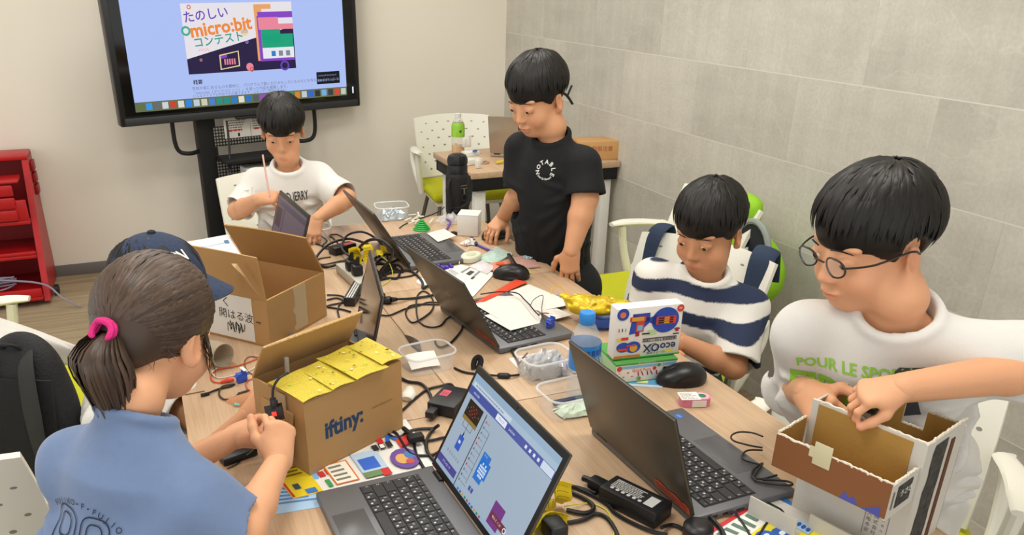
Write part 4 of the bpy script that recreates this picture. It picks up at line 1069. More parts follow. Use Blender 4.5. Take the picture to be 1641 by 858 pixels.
def Es(c, s=.7): return mat('lcd_'+c[1:], c, .25, emit=s, spec=.4)
def scr_blocks(mb, X, w, h):
    R_ = lambda a, b, c, d, m, z=1: rectp(mb, a*w, b*h, c*w, d*h, m, X, z*.00012)
    R_(0, 0, 1, 1, Es('#98aabb', .95), 0)
    R_(0, .935, 1, 1, Es('#8fabc4', .9)); R_(0, .875, 1, .935, Es('#a0b6ca', .9)); R_(.02, .885, .5, .925, Es('#c3d2de', .9), 2)
    textlines(mb, .05*w, .89*h, .45*w, .92*h, Es('#7d8ba0', .9), X, 1, .0004, .45, .1, 2)
    R_(0, .795, 1, .875, Es('#3f4f9c', .9)); R_(.36, .805, .48, .865, Es('#dfe6f2', .9), 2); R_(.88, .80, .995, .87, Es('#c9d6e4', .9), 2)
    letter(mb, 'micro:bit', Es('#d9e2f4', .9), X@T(.06*w, .835*h, .0004), .035*h, 'LEFT'); letter(mb, 'ブロック', Es('#3f4f9c', .9), X@T(.42*w, .835*h, .0005), .03*h); letter(mb, 'JavaScript', Es('#d9e2f4', .9), X@T(.55*w, .835*h, .0004), .03*h)
    for i in range(4): R_(.70+.045*i, .82, .72+.045*i, .85, Es('#d9e2f4', .9), 2)
    # simulator board
    R_(.055, .56, .235, .765, Es('#2b241c', .35), 2); R_(.055, .56, .235, .60, Es('#8b7436', .9), 3)
    for i in range(5):
        for j in range(5): R_(.10+.019*i, .63+.022*j, .107+.019*i, .642+.022*j, Es('#d2462e', .8) if (i+j) % 2 else Es('#7a3527', .4), 4)
    for a in (.075, .215): disc(mb, a*w, .675*h, .006*w, Es('#7d7668', .4), X, .0005, 10)
    for a, b, c, d in ((.145, .50, .149, .56), (.145, .46, .149, .50), (.09, .50, .205, .505), (.09, .50, .094, .56), (.201, .50, .205, .56)): R_(a, b, c, d, Es('#5c6470', .4), 2)
    R_(.115, .27, .175, .42, Es('#2c57b8', .9), 2); R_(.13, .34, .155, .37, Es('#c9d6ee', .9), 3); R_(.14, .42, .152, .46, Es('#20242c', .3), 2)
    for i in range(6): R_(.06+.03*i, .185, .075+.03*i, .215, Es('#8894a0', .9), 2)
    R_(.0, .04, .25, .115, Es('#44408c', .9), 2); letter(mb, 'ダウンロード', Es('#c9cdea', .9), X@T(.12*w, .077*h, .0005), .032*h)
    R_(.272, .0, .280, .77, Es('#4d4a4e', .3), 2); cs = ['#d4504a', '#6a70c0', '#3f8fd0', '#b0503c', '#d0605a', '#4aa070', '#b860b0', '#7c5a40', '#c94848', '#5a78c0', '#505a6a', '#4a9a90']
    for i, c in enumerate(cs): R_(.295, .70-.056*i, .307, .722-.056*i, Es(c, .6), 2); R_(.315, .705-.056*i, .345+.02*(i % 3), .716-.056*i, Es('#8793a2', .9), 2)
    R_(.372, .12, .376, .66, Es('#5c6878', .4), 2)
    B = Es('#1e6fc4', .9); R_(.405, .22, .495, .50, B, 2); R_(.405, .28, .52, .44, B, 2); letter(mb, 'ずっと', Es('#dce8f6', .9), X@T(.44*w, .475*h, .0005), .022*h)
    for i in range(5):
        for j in range(5):
            if (i, j) not in ((0, 0), (4, 0), (2, 4), (0, 4), (4, 4)): R_(.425+.016*i, .27+.03*j, .437+.016*i, .292+.03*j, Es('#d4e4f4', .9), 4)
    for a in (.415, .445): R_(a, .10, a+.024, .145, Es('#4450a0', .9), 2)
    P = Es('#8a3a9c', .55); R_(.685, .05, .80, .27, P, 2); R_(.695, .10, .86, .17, Es('#6c1f38', .9), 3); letter(mb, '明るさ ＜ 50', Es('#e6cfe4', .9), X@T(.765*w, .135*h, .0006), .03*h); disc(mb, .855*w, .135*h, .016*w, Es('#e0dfe6', .9), X, .0006, 14); disc(mb, .855*w, .135*h, .010*w, Es('#6c1f38', .9), X, .0007, 12)
    R_(0, 0, 1, .035, Es('#93abc4', .9), 1)
    for i in range(10): R_(.32+.032*i, .006, .338+.032*i, .029, Es(['#3a86d8', '#5a6a86', '#e0b84a', '#3c9a6c', '#c8505a'][i % 5], .6), 2)
def scr_grey(mb, X, w, h):
    R_ = lambda a, b, c, d, m, z=1: rectp(mb, a*w, b*h, c*w, d*h, m, X, z*.00012)
    R_(0, 0, 1, 1, Es('#807a88', .35), 0); R_(0, .86, 1, .95, Es('#5f5c74', .35)); R_(.03, .5, .22, .82, Es('#5a545c', .3)); R_(.27, .0, .30, .86, Es('#6a6572', .3)); R_(.5, .2, .62, .5, Es('#8c5a74', .35)); R_(.42, .0, .55, .25, Es('#8c5a74', .35))
laptop('dark grey laptop whose lit screen shows colourful code blocks, by the printed cardboard box', .406, 1.041, .038, 1.110, screen=scr_blocks)
laptop('big dark grey laptop lid with torn red sticker, before the water bottle', .750, 1.062, 3.176, 1.263, sticker=1, logo=False)
laptop('dark grey laptop with white papers and a blue motor on its keyboard', .704, 1.787, 3.257, 1.074, sticker=1)
laptop('dark grey laptop with a white card on its palm rest, behind the papers', .701, 2.441, 3.187, 1.008)
laptop('dark grey laptop with purple tinted screen in front of the boy in white', .327, 2.397, math.radians(5), math.radians(73.1), screen=scr_grey, detail=False)
laptop('thin laptop with a blank glossy screen standing between the two cardboard boxes', .3997, 1.7134, math.radians(-10.2), math.radians(77.6), D=.165, detail=False)
ALU = mat('brushed_silver', '#b3a696', .35, .5)
lg = laptop('silver laptop with stickers on its lid on the side table', 1.72, 3.70, math.radians(236), math.radians(70), W=.30, D=.21, L=.205, z=.7225, lidmat=ALU, basemat=ALU, logo=False, detail=False, group='laptop on the side table')
mb = MB(); XL = np.eye(4); u_ = math.radians(70); XL[:3, 1] = (0, math.cos(u_), math.sin(u_)); XL[:3, 2] = (0, -math.sin(u_), math.cos(u_)); XL[:3, 3] = (0, 0, .0165); XB = XL@T(0, 0, -.0067)@RY(math.pi)
for x0, y0, x1, y1, c in ((-.005, .135, .035, .165, '#5b4a3c'), (-.04, .03, .05, .045, '#c8503a'), (-.05, .008, .03, .028, '#4a4790'), (-.03, .008, .01, .02, '#d8c24a')): rectp(mb, x0, y0, x1, y1, mat('lid_sticker_'+c[1:], c, .5), XB, .0004+.0001*(x0 < -.03))
ring(mb, -.02, .09, .016, .003, WHITE, XB, .0004); ring(mb, .012, .078, .012, .003, WHITE, XB, .0004)
[c for c in lg.children if c.name.startswith('lid')][0]; mb.build('lid_stickers', [c for c in lg.children if c.name.startswith('lid')][0])

# ------------------------------------------------------------------ cardboard boxes
KRAFT = mat('kraft_cardboard', '#b18a58', .75, noise=(5, .05, (1, 1, 3)), bump=(60, .06)); KRAFTI = mat('kraft_inside', '#a67f4c', .8, noise=(6, .05)); TAPE = mat('packing_tape', '#c0a57c', .25, alpha=.75)
CORR = mat('corrugated_edge', '#c8a878', .85, noise=(300, .3))
def boxframe(o, d1, d2):
    X = np.eye(4); X[:3, 0] = nrm(d1); X[:3, 1] = nrm(d2); X[:3, 3] = o; return X
def open_box(t, w, d, h, th=.004, m=KRAFT, mi=KRAFTI):
    mb = MB()
    mb.box((0, 0, 0), (w, d, th), mi); 
    mb.box((0, 0, th), (w, th, h), m); mb.box((0, d-th, th), (w, d, h), m); mb.box((0, th, th), (th, d-th, h), m); mb.box((w-th, th, th), (w, d-th, h), m)
    return mb
def flap_sheet(p0, p1, h, dirv, warp=.0, n=8, cut=0):
    G = np.zeros((n, 5, 3)); p0 = np.asarray(p0, float); p1 = np.asarray(p1, float); dv = nrm(dirv); nn = nrm(np.cross(p1-p0, dv))
    for i in range(n):
        for j in range(5):
            u, v = i/(n-1), j/4; e = (u-.5)*2
            G[i, j] = p0+(p1-p0)*(u+(-e*cut*v*.5))+dv*h*v+nn*warp*math.sin(u*math.pi)*v
    return G
DKBLUE = mat('printed_navy', '#24405f', .7)
f1 = np.array([.8927, .4506, 0]); f2 = np.array([-.4506, .8927, 0])
Xb = boxframe((.193, 1.269, TZ+.0015), f1, f2); BW, BD, BH = .233, .154, .1465
t = thingM('cardboard_box', 'brown cardboard box with yellow glitter paper on top and blue lettering', 'box', Xb)
open_box(t, BW, BD, BH).build('box_body', t)
mb = MB(); mb.sheet(flap_sheet((0, BD-.001, BH), (BW, BD-.001, BH), .088, (-.02, -.52, .84), -.004, cut=0), .0035, KRAFT); mb.tube([(.0, BD-.047, BH+.0745), (BW, BD-.047, BH+.0745)], .0024, CORR, 6); mb.build('flap', t)
mb = MB(); mb.sheet(flap_sheet((0, .001, BH+.0005), (BW, .001, BH+.0005), .105, (0, 1, .03), .002), .0035, KRAFT); mb.build('flap', t)
mb = MB(); mb.sheet(flap_sheet((BW-.001, .11, BH), (BW-.001, BD-.004, BH), .03, (.2, 0, -1)), .003, KRAFT) if False else mb.sheet(flap_sheet((-.003, .03, BH-.03), (-.003, .125, BH-.03), .095, (-.10, 0, -1), .006, cut=.25), .0035, KRAFT)
mb.box((-.0035, .05, BH-.05), (-.0025, .075, BH+.0), TAPE); mb.build('side_flap', t)
YG = mat('yellow_glitter_paper', '#d9c545', .35, noise=(700, .35), bump=(800, .35), metal=.15); STAR = mat('star_gold', '#7d741c', .25, .4); STG = mat('star_green', '#9be03a', .3); STW = mat('star_white', '#efe9b8', .3)
mb = MB(); r_ = random.Random(3)
def glit(x0, x1, y0, y1, z, tw=0):
    G = np.zeros((8, 6, 3))
    for i in range(8):
        for j in range(6):
            u, v = i/7, j/5; G[i, j] = (x0+(x1-x0)*u+tw*v, y0+(y1-y0)*v, z+.002*math.sin(u*5+v*3)+.003*v)
    mb.sheet(G, .0012, YG)
glit(-.004, .068, -.004, .098, BH+.0062); glit(.060, .122, -.006, .100, BH+.0070, .004); glit(.112, .190, -.012, .108, BH+.0100, .002); glit(.183, BW+.004, -.002, .106, BH+.0120, .003)
for i in range(44):
    x, y, a = r_.uniform(.004, BW-.004), r_.uniform(.004, .095), r_.uniform(0, 6); R0 = r_.choice((.0022, .003, .0042)); zz = BH+.0085+(.004 if x > .11 else 0)+(.0025 if x > .18 else 0)+.003
    mb.add([(x+(R0 if k % 2 == 0 else R0*.45)*math.cos(a+k*math.pi/5), y+(R0 if k % 2 == 0 else R0*.45)*math.sin(a+k*math.pi/5), zz) for k in range(10)], [list(range(10))], r_.choice((STAR, STAR, STG, STW)))
mb.build('glitter_paper', t); t.children[-1]['label'] = 'yellow glitter paper sheets with tiny stars'
XF = np.array([[1, 0, 0, 0], [0, 0, -1, -.0004], [0, 1, 0, 0], [0, 0, 0, 1]], float)
mb = MB(); letter(mb, 'iftiny:', DKBLUE, XF@T(.086, .073, 0), .046, bold=.035, sx=.92); mb.build('printed_logo', t)
mb = MB(); letter(mb, 'store.iftiny.com', mat('printed_grey', '#7d6a52', .8), XF@T(.180, .077, 0), .0082); mb.build('printed_address', t)
mb = MB(); mb.tube([(.0, -.0, .001), (.0, -.0, BH)], .0015, KRAFT, 6); mb.box((-.001, -.001, 0), (.02, .0005, .012), TAPE); mb.build('corner_tape', t)

e1n = np.array([.7384, .6744, 0]); e2n = np.array([-.6744, .7384, 0])
Xc = boxframe((.215, 1.857, TZ+.001), e1n, e2n); CW, CD, CHh = .234, .262, .1215
t = thingM('cardboard_box', 'open brown cardboard box with raised flaps and a handwritten white paper', 'box', Xc)
open_box(t, CW, CD, CHh).build('box_body', t)
a = math.radians(9)
mb = MB(); mb.sheet(flap_sheet((.001, 0, CHh), (.001, CD, CHh), .114, (-math.sin(a), 0, math.cos(a)), .003), .0038, KRAFT)
mb.build('flap', t)
mb = MB(); q = (-.014, .004, CHh+.098); mb.add([(-.010, .006, CHh+.012), (-.0235, .055, CHh+.092), (-.034, .062, CHh+.094), (-.040, .048, CHh+.088), (-.024, .030, CHh+.06)], [(0, 1, 2, 3, 4), (4, 3, 2, 1, 0)], mat('torn_cardboard', '#c4a376', .85)); mb.build('torn_layer', t)
a = math.radians(-30)
mb = MB(); mb.sheet(flap_sheet((CW-.001, 0, CHh), (CW-.001, CD, CHh), .126, (math.sin(a), 0, math.cos(a)), .004), .0038, KRAFTI); mb.build('flap', t)
mb = MB(); mb.sheet(flap_sheet((.004, .006, CHh-.002), (CW-.004, .006, CHh-.002), .085, (0, .55, -.8), .006), .0035, KRAFT); mb.build('inner_flap', t)
XR = np.array([[1, 0, 0, 0], [0, 0, -1, -.0005], [0, 1, 0, 0], [0, 0, 0, 1]], float)
mb = MB(); r_ = random.Random(5); v = []
for i in range(13): v.append((.10+r_.uniform(-.006, .006), CHh-i*.0095))
for i in range(13): v.append((.152+r_.uniform(-.002, .002), CHh-(12-i)*.0095))
mb.add([(x, y, 0) for x, y in v], [list(range(len(v)))], mat('old_tape', '#c9b692', .25, alpha=.8), XR); mb.build('tape', t)
XS_ = np.array([[0, 0, -1, -.0012], [-1, 0, 0, 0], [0, 1, 0, 0], [0, 0, 0, 1]], float)   # on the x=0 face: text x runs to -y
mb = MB(); mb.box((-.0012, .045, .006), (-.0002, .19, CHh-.002), PAPERW, 0); pap = mb.build('paper_sign', t)
mb = MB(); letter(mb, '開はる波', BLKINK, XS_@T(-.098, .066, .0004)@RZ(-.03), .027); letter(mb, 'く', BLKINK, XS_@T(-.125, .098, .0004), .028)
mb.tube([((-.075-.05*u+.004*math.sin(u*37)), .036+.011*math.sin(u*61)+.004*math.sin(u*17), .0006) for u in np.linspace(0, 1, 90)], .0008, BLKINK, 4, X=XS_)
mb.tube([(-.022, .062, .0006), (-.036, .062, .0006)], .0011, BLKINK, 4, X=XS_); mb.build('handwriting', pap, smooth=False)

# craft box on the right
GREYC = mat('white_coated_board', '#c9c5bd', .6, noise=(3, .05)); BRN = mat('brown_painted_board', '#80512f', .55, noise=(3, .04)); KIN = mat('kraft_inside_bright', '#a8813f', .85, noise=(9, .07), bump=(200, .1)); TORN = mat('torn_white_edge', '#d8d0bf', .9)
INKD = mat('dark_print', '#3c3a38', .8, noise=(90, .6, (1, 1, 1))); BLU = mat('blue_card', '#4a4fa0', .6)
o = np.array([.994, .715, TZ]); dl = nrm(np.array([-.30, .954, 0])); db = nrm(np.array([.954, .30, 0]))
Xd = boxframe(o, dl, db)   # x = to the far left along the front, y = back, z up  (left handed on purpose is avoided below)
if np.linalg.det(Xd[:3, :3]) < 0: Xd[:3, 1] = -Xd[:3, 1]
sg = 1 if (Xd[:3, 1]@db) > 0 else -1
Wd, Dd, Hd = .180, .128, .209
t = thingM('craft_box', 'white and brown handmade cardboard box being built on the table corner', 'box', Xd)
th = .0035; Y = lambda a, b: (min(sg*a, sg*b), max(sg*a, sg*b))
def bb(mb, x0, x1, a, b, z0, z1, m, bev=0): y0, y1 = Y(a, b); mb.box((x0, y0, z0), (x1, y1, z1), m, bev)
mb = MB()
bb(mb, 0, Wd, 0, th, .0, Hd, GREYC); bb(mb, 0, th, th, Dd, 0, Hd, GREYC); bb(mb, Wd-th, Wd, th, Dd, 0, Hd-.004, GREYC); bb(mb, th, Wd-th, th, Dd-th, 0, th, KIN)
for x0, x1, z in ((th, .055, Hd-.012), (.055, .090, Hd-.045), (.090, .128, Hd-.006), (.128, Wd-th, Hd-.012)): bb(mb, x0, x1, Dd-th, Dd, 0, z, GREYC)
# brown paper skins inside, a hair off the boards
bb(mb, th, Wd-th, th, th+.0008, th, Hd-.002, KIN); bb(mb, th, th+.0008, th+.001, Dd-th-.001, th, Hd-.003, KIN); bb(mb, Wd-th-.0008, Wd-th, th+.001, Dd-th-.001, th, Hd-.006, KIN)
for x0, x1, z in ((th+.001, .055, Hd-.0125), (.055, .090, Hd-.0455), (.090, .128, Hd-.0065), (.128, Wd-th-.001, Hd-.0125)): bb(mb, x0, x1, Dd-th-.0008, Dd-th, th, z, KIN)
mb.build('tall_body', t)
mb = MB(); r_ = random.Random(9)
def ragged(p0, p1, m, n=46, r=.0022):
    P = [np.asarray(p0)+(np.asarray(p1)-np.asarray(p0))*i/(n-1)+np.array([r_.uniform(-.0008, .0008), r_.uniform(-.001, .001), r_.uniform(-.001, .0012)]) for i in range(n)]; mb.tube(P, r, m, 5)
yb = lambda a: sg*a
for p, q in (((0, yb(th/2), Hd), (Wd, yb(th/2), Hd)), ((th/2, 0, Hd), (th/2, yb(Dd), Hd)), ((0, yb(Dd-th/2), Hd-.011), (.055, yb(Dd-th/2), Hd-.011)), ((.09, yb(Dd-th/2), Hd-.006), (.128, yb(Dd-th/2), Hd-.006)), ((.128, yb(Dd-th/2), Hd-.012), (Wd, yb(Dd-th/2), Hd-.012)), ((.055, yb(Dd-th/2), Hd-.045), (.09, yb(Dd-th/2), Hd-.045))): ragged(p, q, TORN)
mb.build('torn_rim', t)
mb = MB()                                                 # printed dark strip on the right side
y0, y1 = Y(.020, .072); v = []
for i in range(16): v.append((-.0006, yb(.022+r_.uniform(-.003, .003)+.006*(i/15)), .0+.198*i/15))
for i in range(16): v.append((-.0006, yb(.070+r_.uniform(-.001, .001)), .198-.198*i/15))
mb.add(v, [list(range(len(v)))[::sg]], INKD)
mb.build('printed_strip', t)
mb = MB(); bb(mb, -.0015, 0, .083, .0945, 0, Hd-.02, mat('brown_edge', '#5d3722', .7)); bb(mb, .0, Wd, Dd, Dd+.001, 0, Hd-.05, mat('brown_edge')); mb.build('brown_strip', t)
# stamp on the white front
XFd = np.eye(4); XFd[:3, 0] = (-1, 0, 0); XFd[:3, 1] = (0, 0, 1); XFd[:3, 2] = (0, -sg, 0); XFd[:3, 3] = (0, -sg*.0006, 0)
mb = MB()
for x0, y0, x1, y1 in ((-.062, .02, -.061, .066), (-.026, .02, -.025, .066), (-.062, .065, -.025, .066)): rectp(mb, x0, y0, x1, y1, GREYINK, XFd)
for i, s_ in enumerate(('大阪本家', '株式会社', 'honpo.jp')):
    for k_, c in enumerate(s_[:4]): letter(mb, c, GREYINK, XFd@T(-.055+.011*i, .059-.010*k_, .0002), .0085)
mb.build('printed_stamp', t)
# drawer in front
DH0, DH1 = .117, .172; DL = .080
mb = MB(); bb(mb, .004, .186, -DL, -DL+.003, DH0, DH1, KIN); bb(mb, .004, .186, -DL-.0012, -DL-.0001, DH0-.003, DH1, BRN)
bb(mb, .183, .186, -DL+.003, -.0005, DH0, DH1+.004, KIN); bb(mb, .004, .186, -DL+.003, -.0005, DH0, DH0+.003, KIN)
bb(mb, .003, .0065, -DL-.0005, -.0005, DH0-.006, DH1-.002, GREYC); bb(mb, .0066, .0072, -DL+.003, -.0005, DH0, DH1-.004, KIN)
ragged((.004, yb(-DL+.001), DH1), (.186, yb(-DL+.001), DH1), TORN); ragged((.184, yb(-DL), DH1+.003), (.184, yb(-.002), DH1+.005), TORN); ragged((.005, yb(-DL), DH1-.002), (.005, yb(-.012), DH1-.001), TORN)
mb.build('drawer', t); t.children[-1]['label'] = 'brown fronted open drawer'
mb = MB(); bb(mb, .020, Wd-.012, -.0015, -.0002, DH0+.003, Hd-.004, KIN); mb.build('inner_panel', t)
mb = MB(); y0 = -DL-.0013
for pts in (((.010, DH0-.004), (.040, DH0-.003), (.013, DH0+.014)), ((.044, DH0-.003), (.052, DH0+.011), (.058, DH0+.004), (.066, DH0+.012), (.073, DH0-.003))): mb.add([(x, yb(y0), z) for x, z in pts], [list(range(len(pts)))], BLU)
mb.build('blue_zigzag', t)
mb = MB(); X_ = np.eye(4); bb(mb, .095, .123, -DL-.0026, -DL-.0013, DH1-.022, DH1+.016, TAPE_ := mat('masking_tape', '#c9c3a2', .6), .0004); bb(mb, .122, .130, -DL-.0022, -DL-.0012, DH1-.012, DH1+.006, TAPE_); mb.build('tape_tab', t); t.children[-1]['label'] = 'square of pale masking tape'
mb = MB(); XSd = np.eye(4); XSd[:3, 0] = (0, sg, 0); XSd[:3, 1] = (0, 0, 1); XSd[:3, 2] = (-1, 0, 0); XSd[:3, 3] = (.0024, 0, 0)
if np.linalg.det(XSd[:3, :3]) < 0: XSd[:3, 0] *= 1
rectp(mb, -.062, DH0+.008, -.018, DH1-.010, INKD, XSd, .0003); letter(mb, 'うさぎ', PAPERW, XSd@T(-.034, DH0+.028, .0006), .013, bold=.02); rectp(mb, -.074, DH0+.01, -.070, DH1-.015, GREYINK, XSd, .0003); mb.build('printed_label', t)
mb = MB(); bb(mb, .03, .13, -.035, -.032, .0005, .030, GREYC); bb(mb, .13, .215, -.075, -.072, .0005, .036, GREYC); bb(mb, .03, .13, -.032, 0, .0005, .0035, GREYC); bb(mb, .13, .215, -.072, -.0, .0005, .0035, GREYC); mb.build('foot_flaps', t)
# ------------------------------------------------------------------ small things on the tables
def v3(*a): return np.array(a, float)
def tp(px, py, dz=0): return at(px, py, TZ+dz)
CORD = mat('black_cord', '#19191b', .45)
def cord(label, pts, r=.0028, m=CORD, name='cable', sm=6, cat='cable', group=None, extra=None):
    P = [tp(p[0], p[1], r+.0012+(p[2] if len(p) > 2 else 0)) for p in pts]
    mb = MB(); mb.tube(P, r, m, 7, sm)
    if extra: extra(mb, P)
    return single(mb, name, label, cat, np.array(P[0])*[1, 1, 0]+[0, 0, TZ], group)

# plastic tubs
CLEAR = mat('clear_plastic', '#e8ecee', .12, alpha=.20, spec=.8); RIM = mat('clear_rim', '#eef1f2', .15, alpha=.5, spec=.8)
def rrect(w, d, r, n=6):
    P = []
    for cx_, cy_, a0 in ((w/2-r, d/2-r, 0), (-w/2+r, d/2-r, 90), (-w/2+r, -d/2+r, 180), (w/2-r, -d/2+r, 270)):
        for i in range(n+1):
            a = math.radians(a0+90*i/n); P.append((cx_+r*math.cos(a), cy_+r*math.sin(a)))
    return P
def loft(mb, rings, m, cap0=True, cap1=False, X=None):
    n = len(rings[0]); v = [p for r_ in rings for p in r_]; f = []
    for i in range(len(rings)-1):
        for k in range(n): f.append((i*n+k, i*n+(k+1) % n, (i+1)*n+(k+1) % n, (i+1)*n+k))
    if cap0: f.append(list(range(n))[::-1])
    if cap1: f.append([(len(rings)-1)*n+k for k in range(n)])
    return mb.add(v, f, m, X)
def tub(label, px, py, rot, w=.135, d=.10, h=.042):
    p = tp(px, py); t = thing('plastic_tub', label, 'container', (p[0], p[1], TZ), rot, 'clear plastic tubs on the tables')
    mb = MB(); R_ = lambda s, z, q=0: [(x*s+0, y*s, z) for x, y in rrect(w, d, .028)]
    loft(mb, [R_(.84, .0008), R_(.88, .004), R_(.96, h*.9), R_(.965, h)], CLEAR, True, False); mb.build('tub_body', t)
    mb = MB(); mb.tube([(x, y, h) for x, y in rrect(w*.975, d*.975, .028)], .0026, RIM, 6, closed=True); mb.build('rim', t)
    return t, p
CARDW = mat('white_card2', '#eceae4', .7); DARKC = mat('dark_component', '#33373f', .5); GREENC = mat('green_print', '#6fae72', .6); BAG = mat('thin_clear_bag', '#f2f4f6', .08, alpha=.28, spec=1)
t, p = tub('clear plastic tub holding a folded white paper, behind the printed cardboard box', 685, 588, math.radians(8), .125, .095)
mb = MB(); G = np.array([[[-.045+.07*u, -.02+.045*v, .008+.018*v+.002*math.sin(3*u)] for v in np.linspace(0, 1, 5)] for u in np.linspace(0, 1, 6)]); mb.sheet(G, .0006, CARDW)
textlines(mb, -.04, -.015, .02, .02, mat('blue_ink', '#5f6f92', .8), np.array([[1, 0, 0, 0], [0, .93, -.37, .0], [0, .37, .93, .0145], [0, 0, 0, 1]], float), 4, .0012, .4, .3, 3)
single(mb, 'paper_slip', 'folded white paper slip inside the clear tub', 'paper', (p[0], p[1], TZ)) if False else None
o = mb.build('paper_slip', smooth=False); o.location = (p[0], p[1], TZ); tag(o, 'folded white paper slip inside the clear tub behind the printed box', 'paper')
t, p = tub('clear plastic tub holding a bagged grey part, left of the water bottle', 872, 600, math.radians(6), .125, .10, .05)
mb = MB(); mb.box((-.035, -.028, .004), (.02, .03, .034), DARKC, .006); mb.box((.024, -.03, .004), (.045, .02, .03), mat('blue_part', '#3a5fb0', .4), .006); o = mb.build('bagged_parts'); o.location = (p[0], p[1], TZ); tag(o, 'grey and blue parts packed in the tub left of the bottle', 'electronics')
def crumple(w, d, h, seed, m, n=16, amp=.008):
    r_ = np.random.default_rng(seed); G = np.zeros((n, n, 3)); A = r_.normal(size=(n, n))
    for _ in range(1): A = (A+np.roll(A, 1, 0)+np.roll(A, 1, 1))/1.8
    for i in range(n):
        for j in range(n):
            u, v = i/(n-1)-.5, j/(n-1)-.5; e = max(0, 1-(2*u)**4)*max(0, 1-(2*v)**4)
            G[i, j] = (u*w+.004*A[i, j], v*d+.004*A[j, i], .003+h*e**.5+amp*A[i, j]*e)
    mb = MB(); mb.sheet(G, .0004, m); return mb
o = crumple(.098, .072, .038, 4, BAG).build('plastic_bag', ang=20); o.location = (p[0]-.002, p[1], TZ+.004); tag(o, 'crinkled clear bag over the parts in the tub', 'bag')
t, p = tub('clear plastic tub with a dark pen, partly behind the big laptop lid', 912, 655, math.radians(4), .13, .10, .045)
mb = MB(); mb.tube([(-.030, .012, .012), (.05, .014, .012)], .0065, mat('navy_pen', '#2b3350', .4), 10); mb.tube([(-.028, .0, .008), (.05, .006, .008)], .004, mat('silver_pen', '#c9ccd2', .3, .5), 8)
o = mb.build('pen'); o.location = (p[0], p[1], TZ); tag(o, 'dark pen lying in the tub by the laptop lid', 'pen')
mb = crumple(.08, .045, .012, 7, mat('green_white_wrapper', '#cfe3cf', .3, noise=(40, .25)), 10, .004); o = mb.build('wrapper', ang=20); o.location = (p[0]+.005, p[1]-.02, TZ+.001); tag(o, 'green and white wrapper in the tub under the pen', 'wrapper')
t, p = tub('clear plastic tub with foil at the far table end, beyond the grey laptop', 628, 350, math.radians(-6), .125, .10, .05)
o = crumple(.09, .07, .02, 9, mat('foil', '#c3d3dc', .15, .6), 14).build('foil', ang=15); o.location = (p[0], p[1], TZ+.001); tag(o, 'crumpled silver foil in the far plastic tub', 'foil')
t, p = tub('clear plastic tub under the white shirt boy\'s reaching hand', 505, 384, math.radians(-4), .11, .09, .045)

# water bottle
p = at(932, 640, TZ); BW_ = mat('clear_bottle', '#d9e6ec', .06, alpha=.26, spec=1)
t = thing('water_bottle', 'clear water bottle with blue cap and blue label behind the laptop lid', 'bottle', (p[0], p[1], TZ))
mb = MB(); mb.lathe([(.022, .001), (.030, .003), (.0325, .012), (.0325, .05), (.031, .055), (.0325, .06), (.0325, .125), (.0315, .138), (.027, .155), (.018, .172), (.0125, .178), (.0125, .186)], BW_, 32, cap1=False); mb.build('bottle_body', t)
mb = MB(); mb.lathe([(.016, .177), (.0165, .180), (.0165, .198), (.0150, .2005)], mat('blue_cap', '#2f86d6', .4), 28); mb.build('cap', t)
mb = MB(); mb.lathe([(.0329, .078), (.0329, .136)], mat('blue_label', '#2a86d8', .35), 32, cap0=False, cap1=False)
for a_ in np.linspace(-2.6, .2, 9):
    X = frame(v3(.0331*math.cos(a_), .0331*math.sin(a_), .105), (-math.sin(a_), math.cos(a_), 0), y=(0, 0, 1)); letter(mb, 'いろはす'[int(a_*7) % 4], mat('label_white', '#d5d5d2', .6), X@RZ(1.57), .013, bold=.03); rectp(mb, -.004, .010, .004, .022, mat('label_dark_blue', '#1a4fa0', .4), X)
mb.build('label', t)

# packet box with upside down print
GRN = mat('green_box', '#4f9a4a', .5); BX = mat('white_box_print', '#e9e7e2', .45); DBL = mat('deep_blue_print', '#2a4bb0', .5); ORG = mat('orange_print', '#e07a3a', .5); REDP = mat('red_print', '#d0443c', .5); NV = mat('navy_print', '#23386b', .5); YEL = mat('yellow_print', '#e8cf3a', .5); LBL = mat('light_blue_print', '#7fb9dc', .5); BLKP = mat('black_print', '#22211f', .6)
pa = at(985, 617, TZ); pb = at(1082, 606, TZ); ax_ = nrm((pb-pa)*[1, 1, 0]); wE = float(np.linalg.norm(pb-pa)); ay_ = np.array([-ax_[1], ax_[0], 0])
XE = boxframe((pa[0], pa[1], TZ), ax_, ay_)
t = thingM('kit_box', 'white and green electronics kit box with its printed lid standing up', 'box', XE)
mb = MB(); mb.box((0, 0, .0035), (wE, .115, .048), BX, .001); mb.box((-.0008, -.0008, .0445), (wE+.0008, .1158, .0492), GRN, .0006); mb.box((-.0008, -.0008, 0), (wE+.0008, .1158, .0036), GRN, .0006); mb.box((-.0012, .0, .0036), (0, .115, .0445), mat('side_green', '#a9cfa0', .5), 0); mb.build('box_body', t)
mb = MB(); mb.box((-.001, .018, .051), (wE+.010, .052, .172), BX, .0015); mb.box((-.001, .017, .051), (wE+.012, .053, .055), GRN, .0008); mb.build('lid', t)
XEf = np.array([[1, 0, 0, 0], [0, 0, -1, -.0006], [0, 1, 0, 0], [0, 0, 0, 1]], float)
mb = MB(); rectp(mb, .004, .036, wE*.75, .042, LBL, XEf); rectp(mb, wE*.77, .036, wE-.003, .042, LBL, XEf); disc(mb, .008, .037, .006, REDP, XEf, .0002); disc(mb, wE*.7, .038, .004, GRN, XEf, .0002); letter(mb, 'Quick Parts', ORG, XEf@T(wE*.42, .030, 0), .0095, bold=.02); disc(mb, wE*.63, .031, .0045, REDP, XEf)
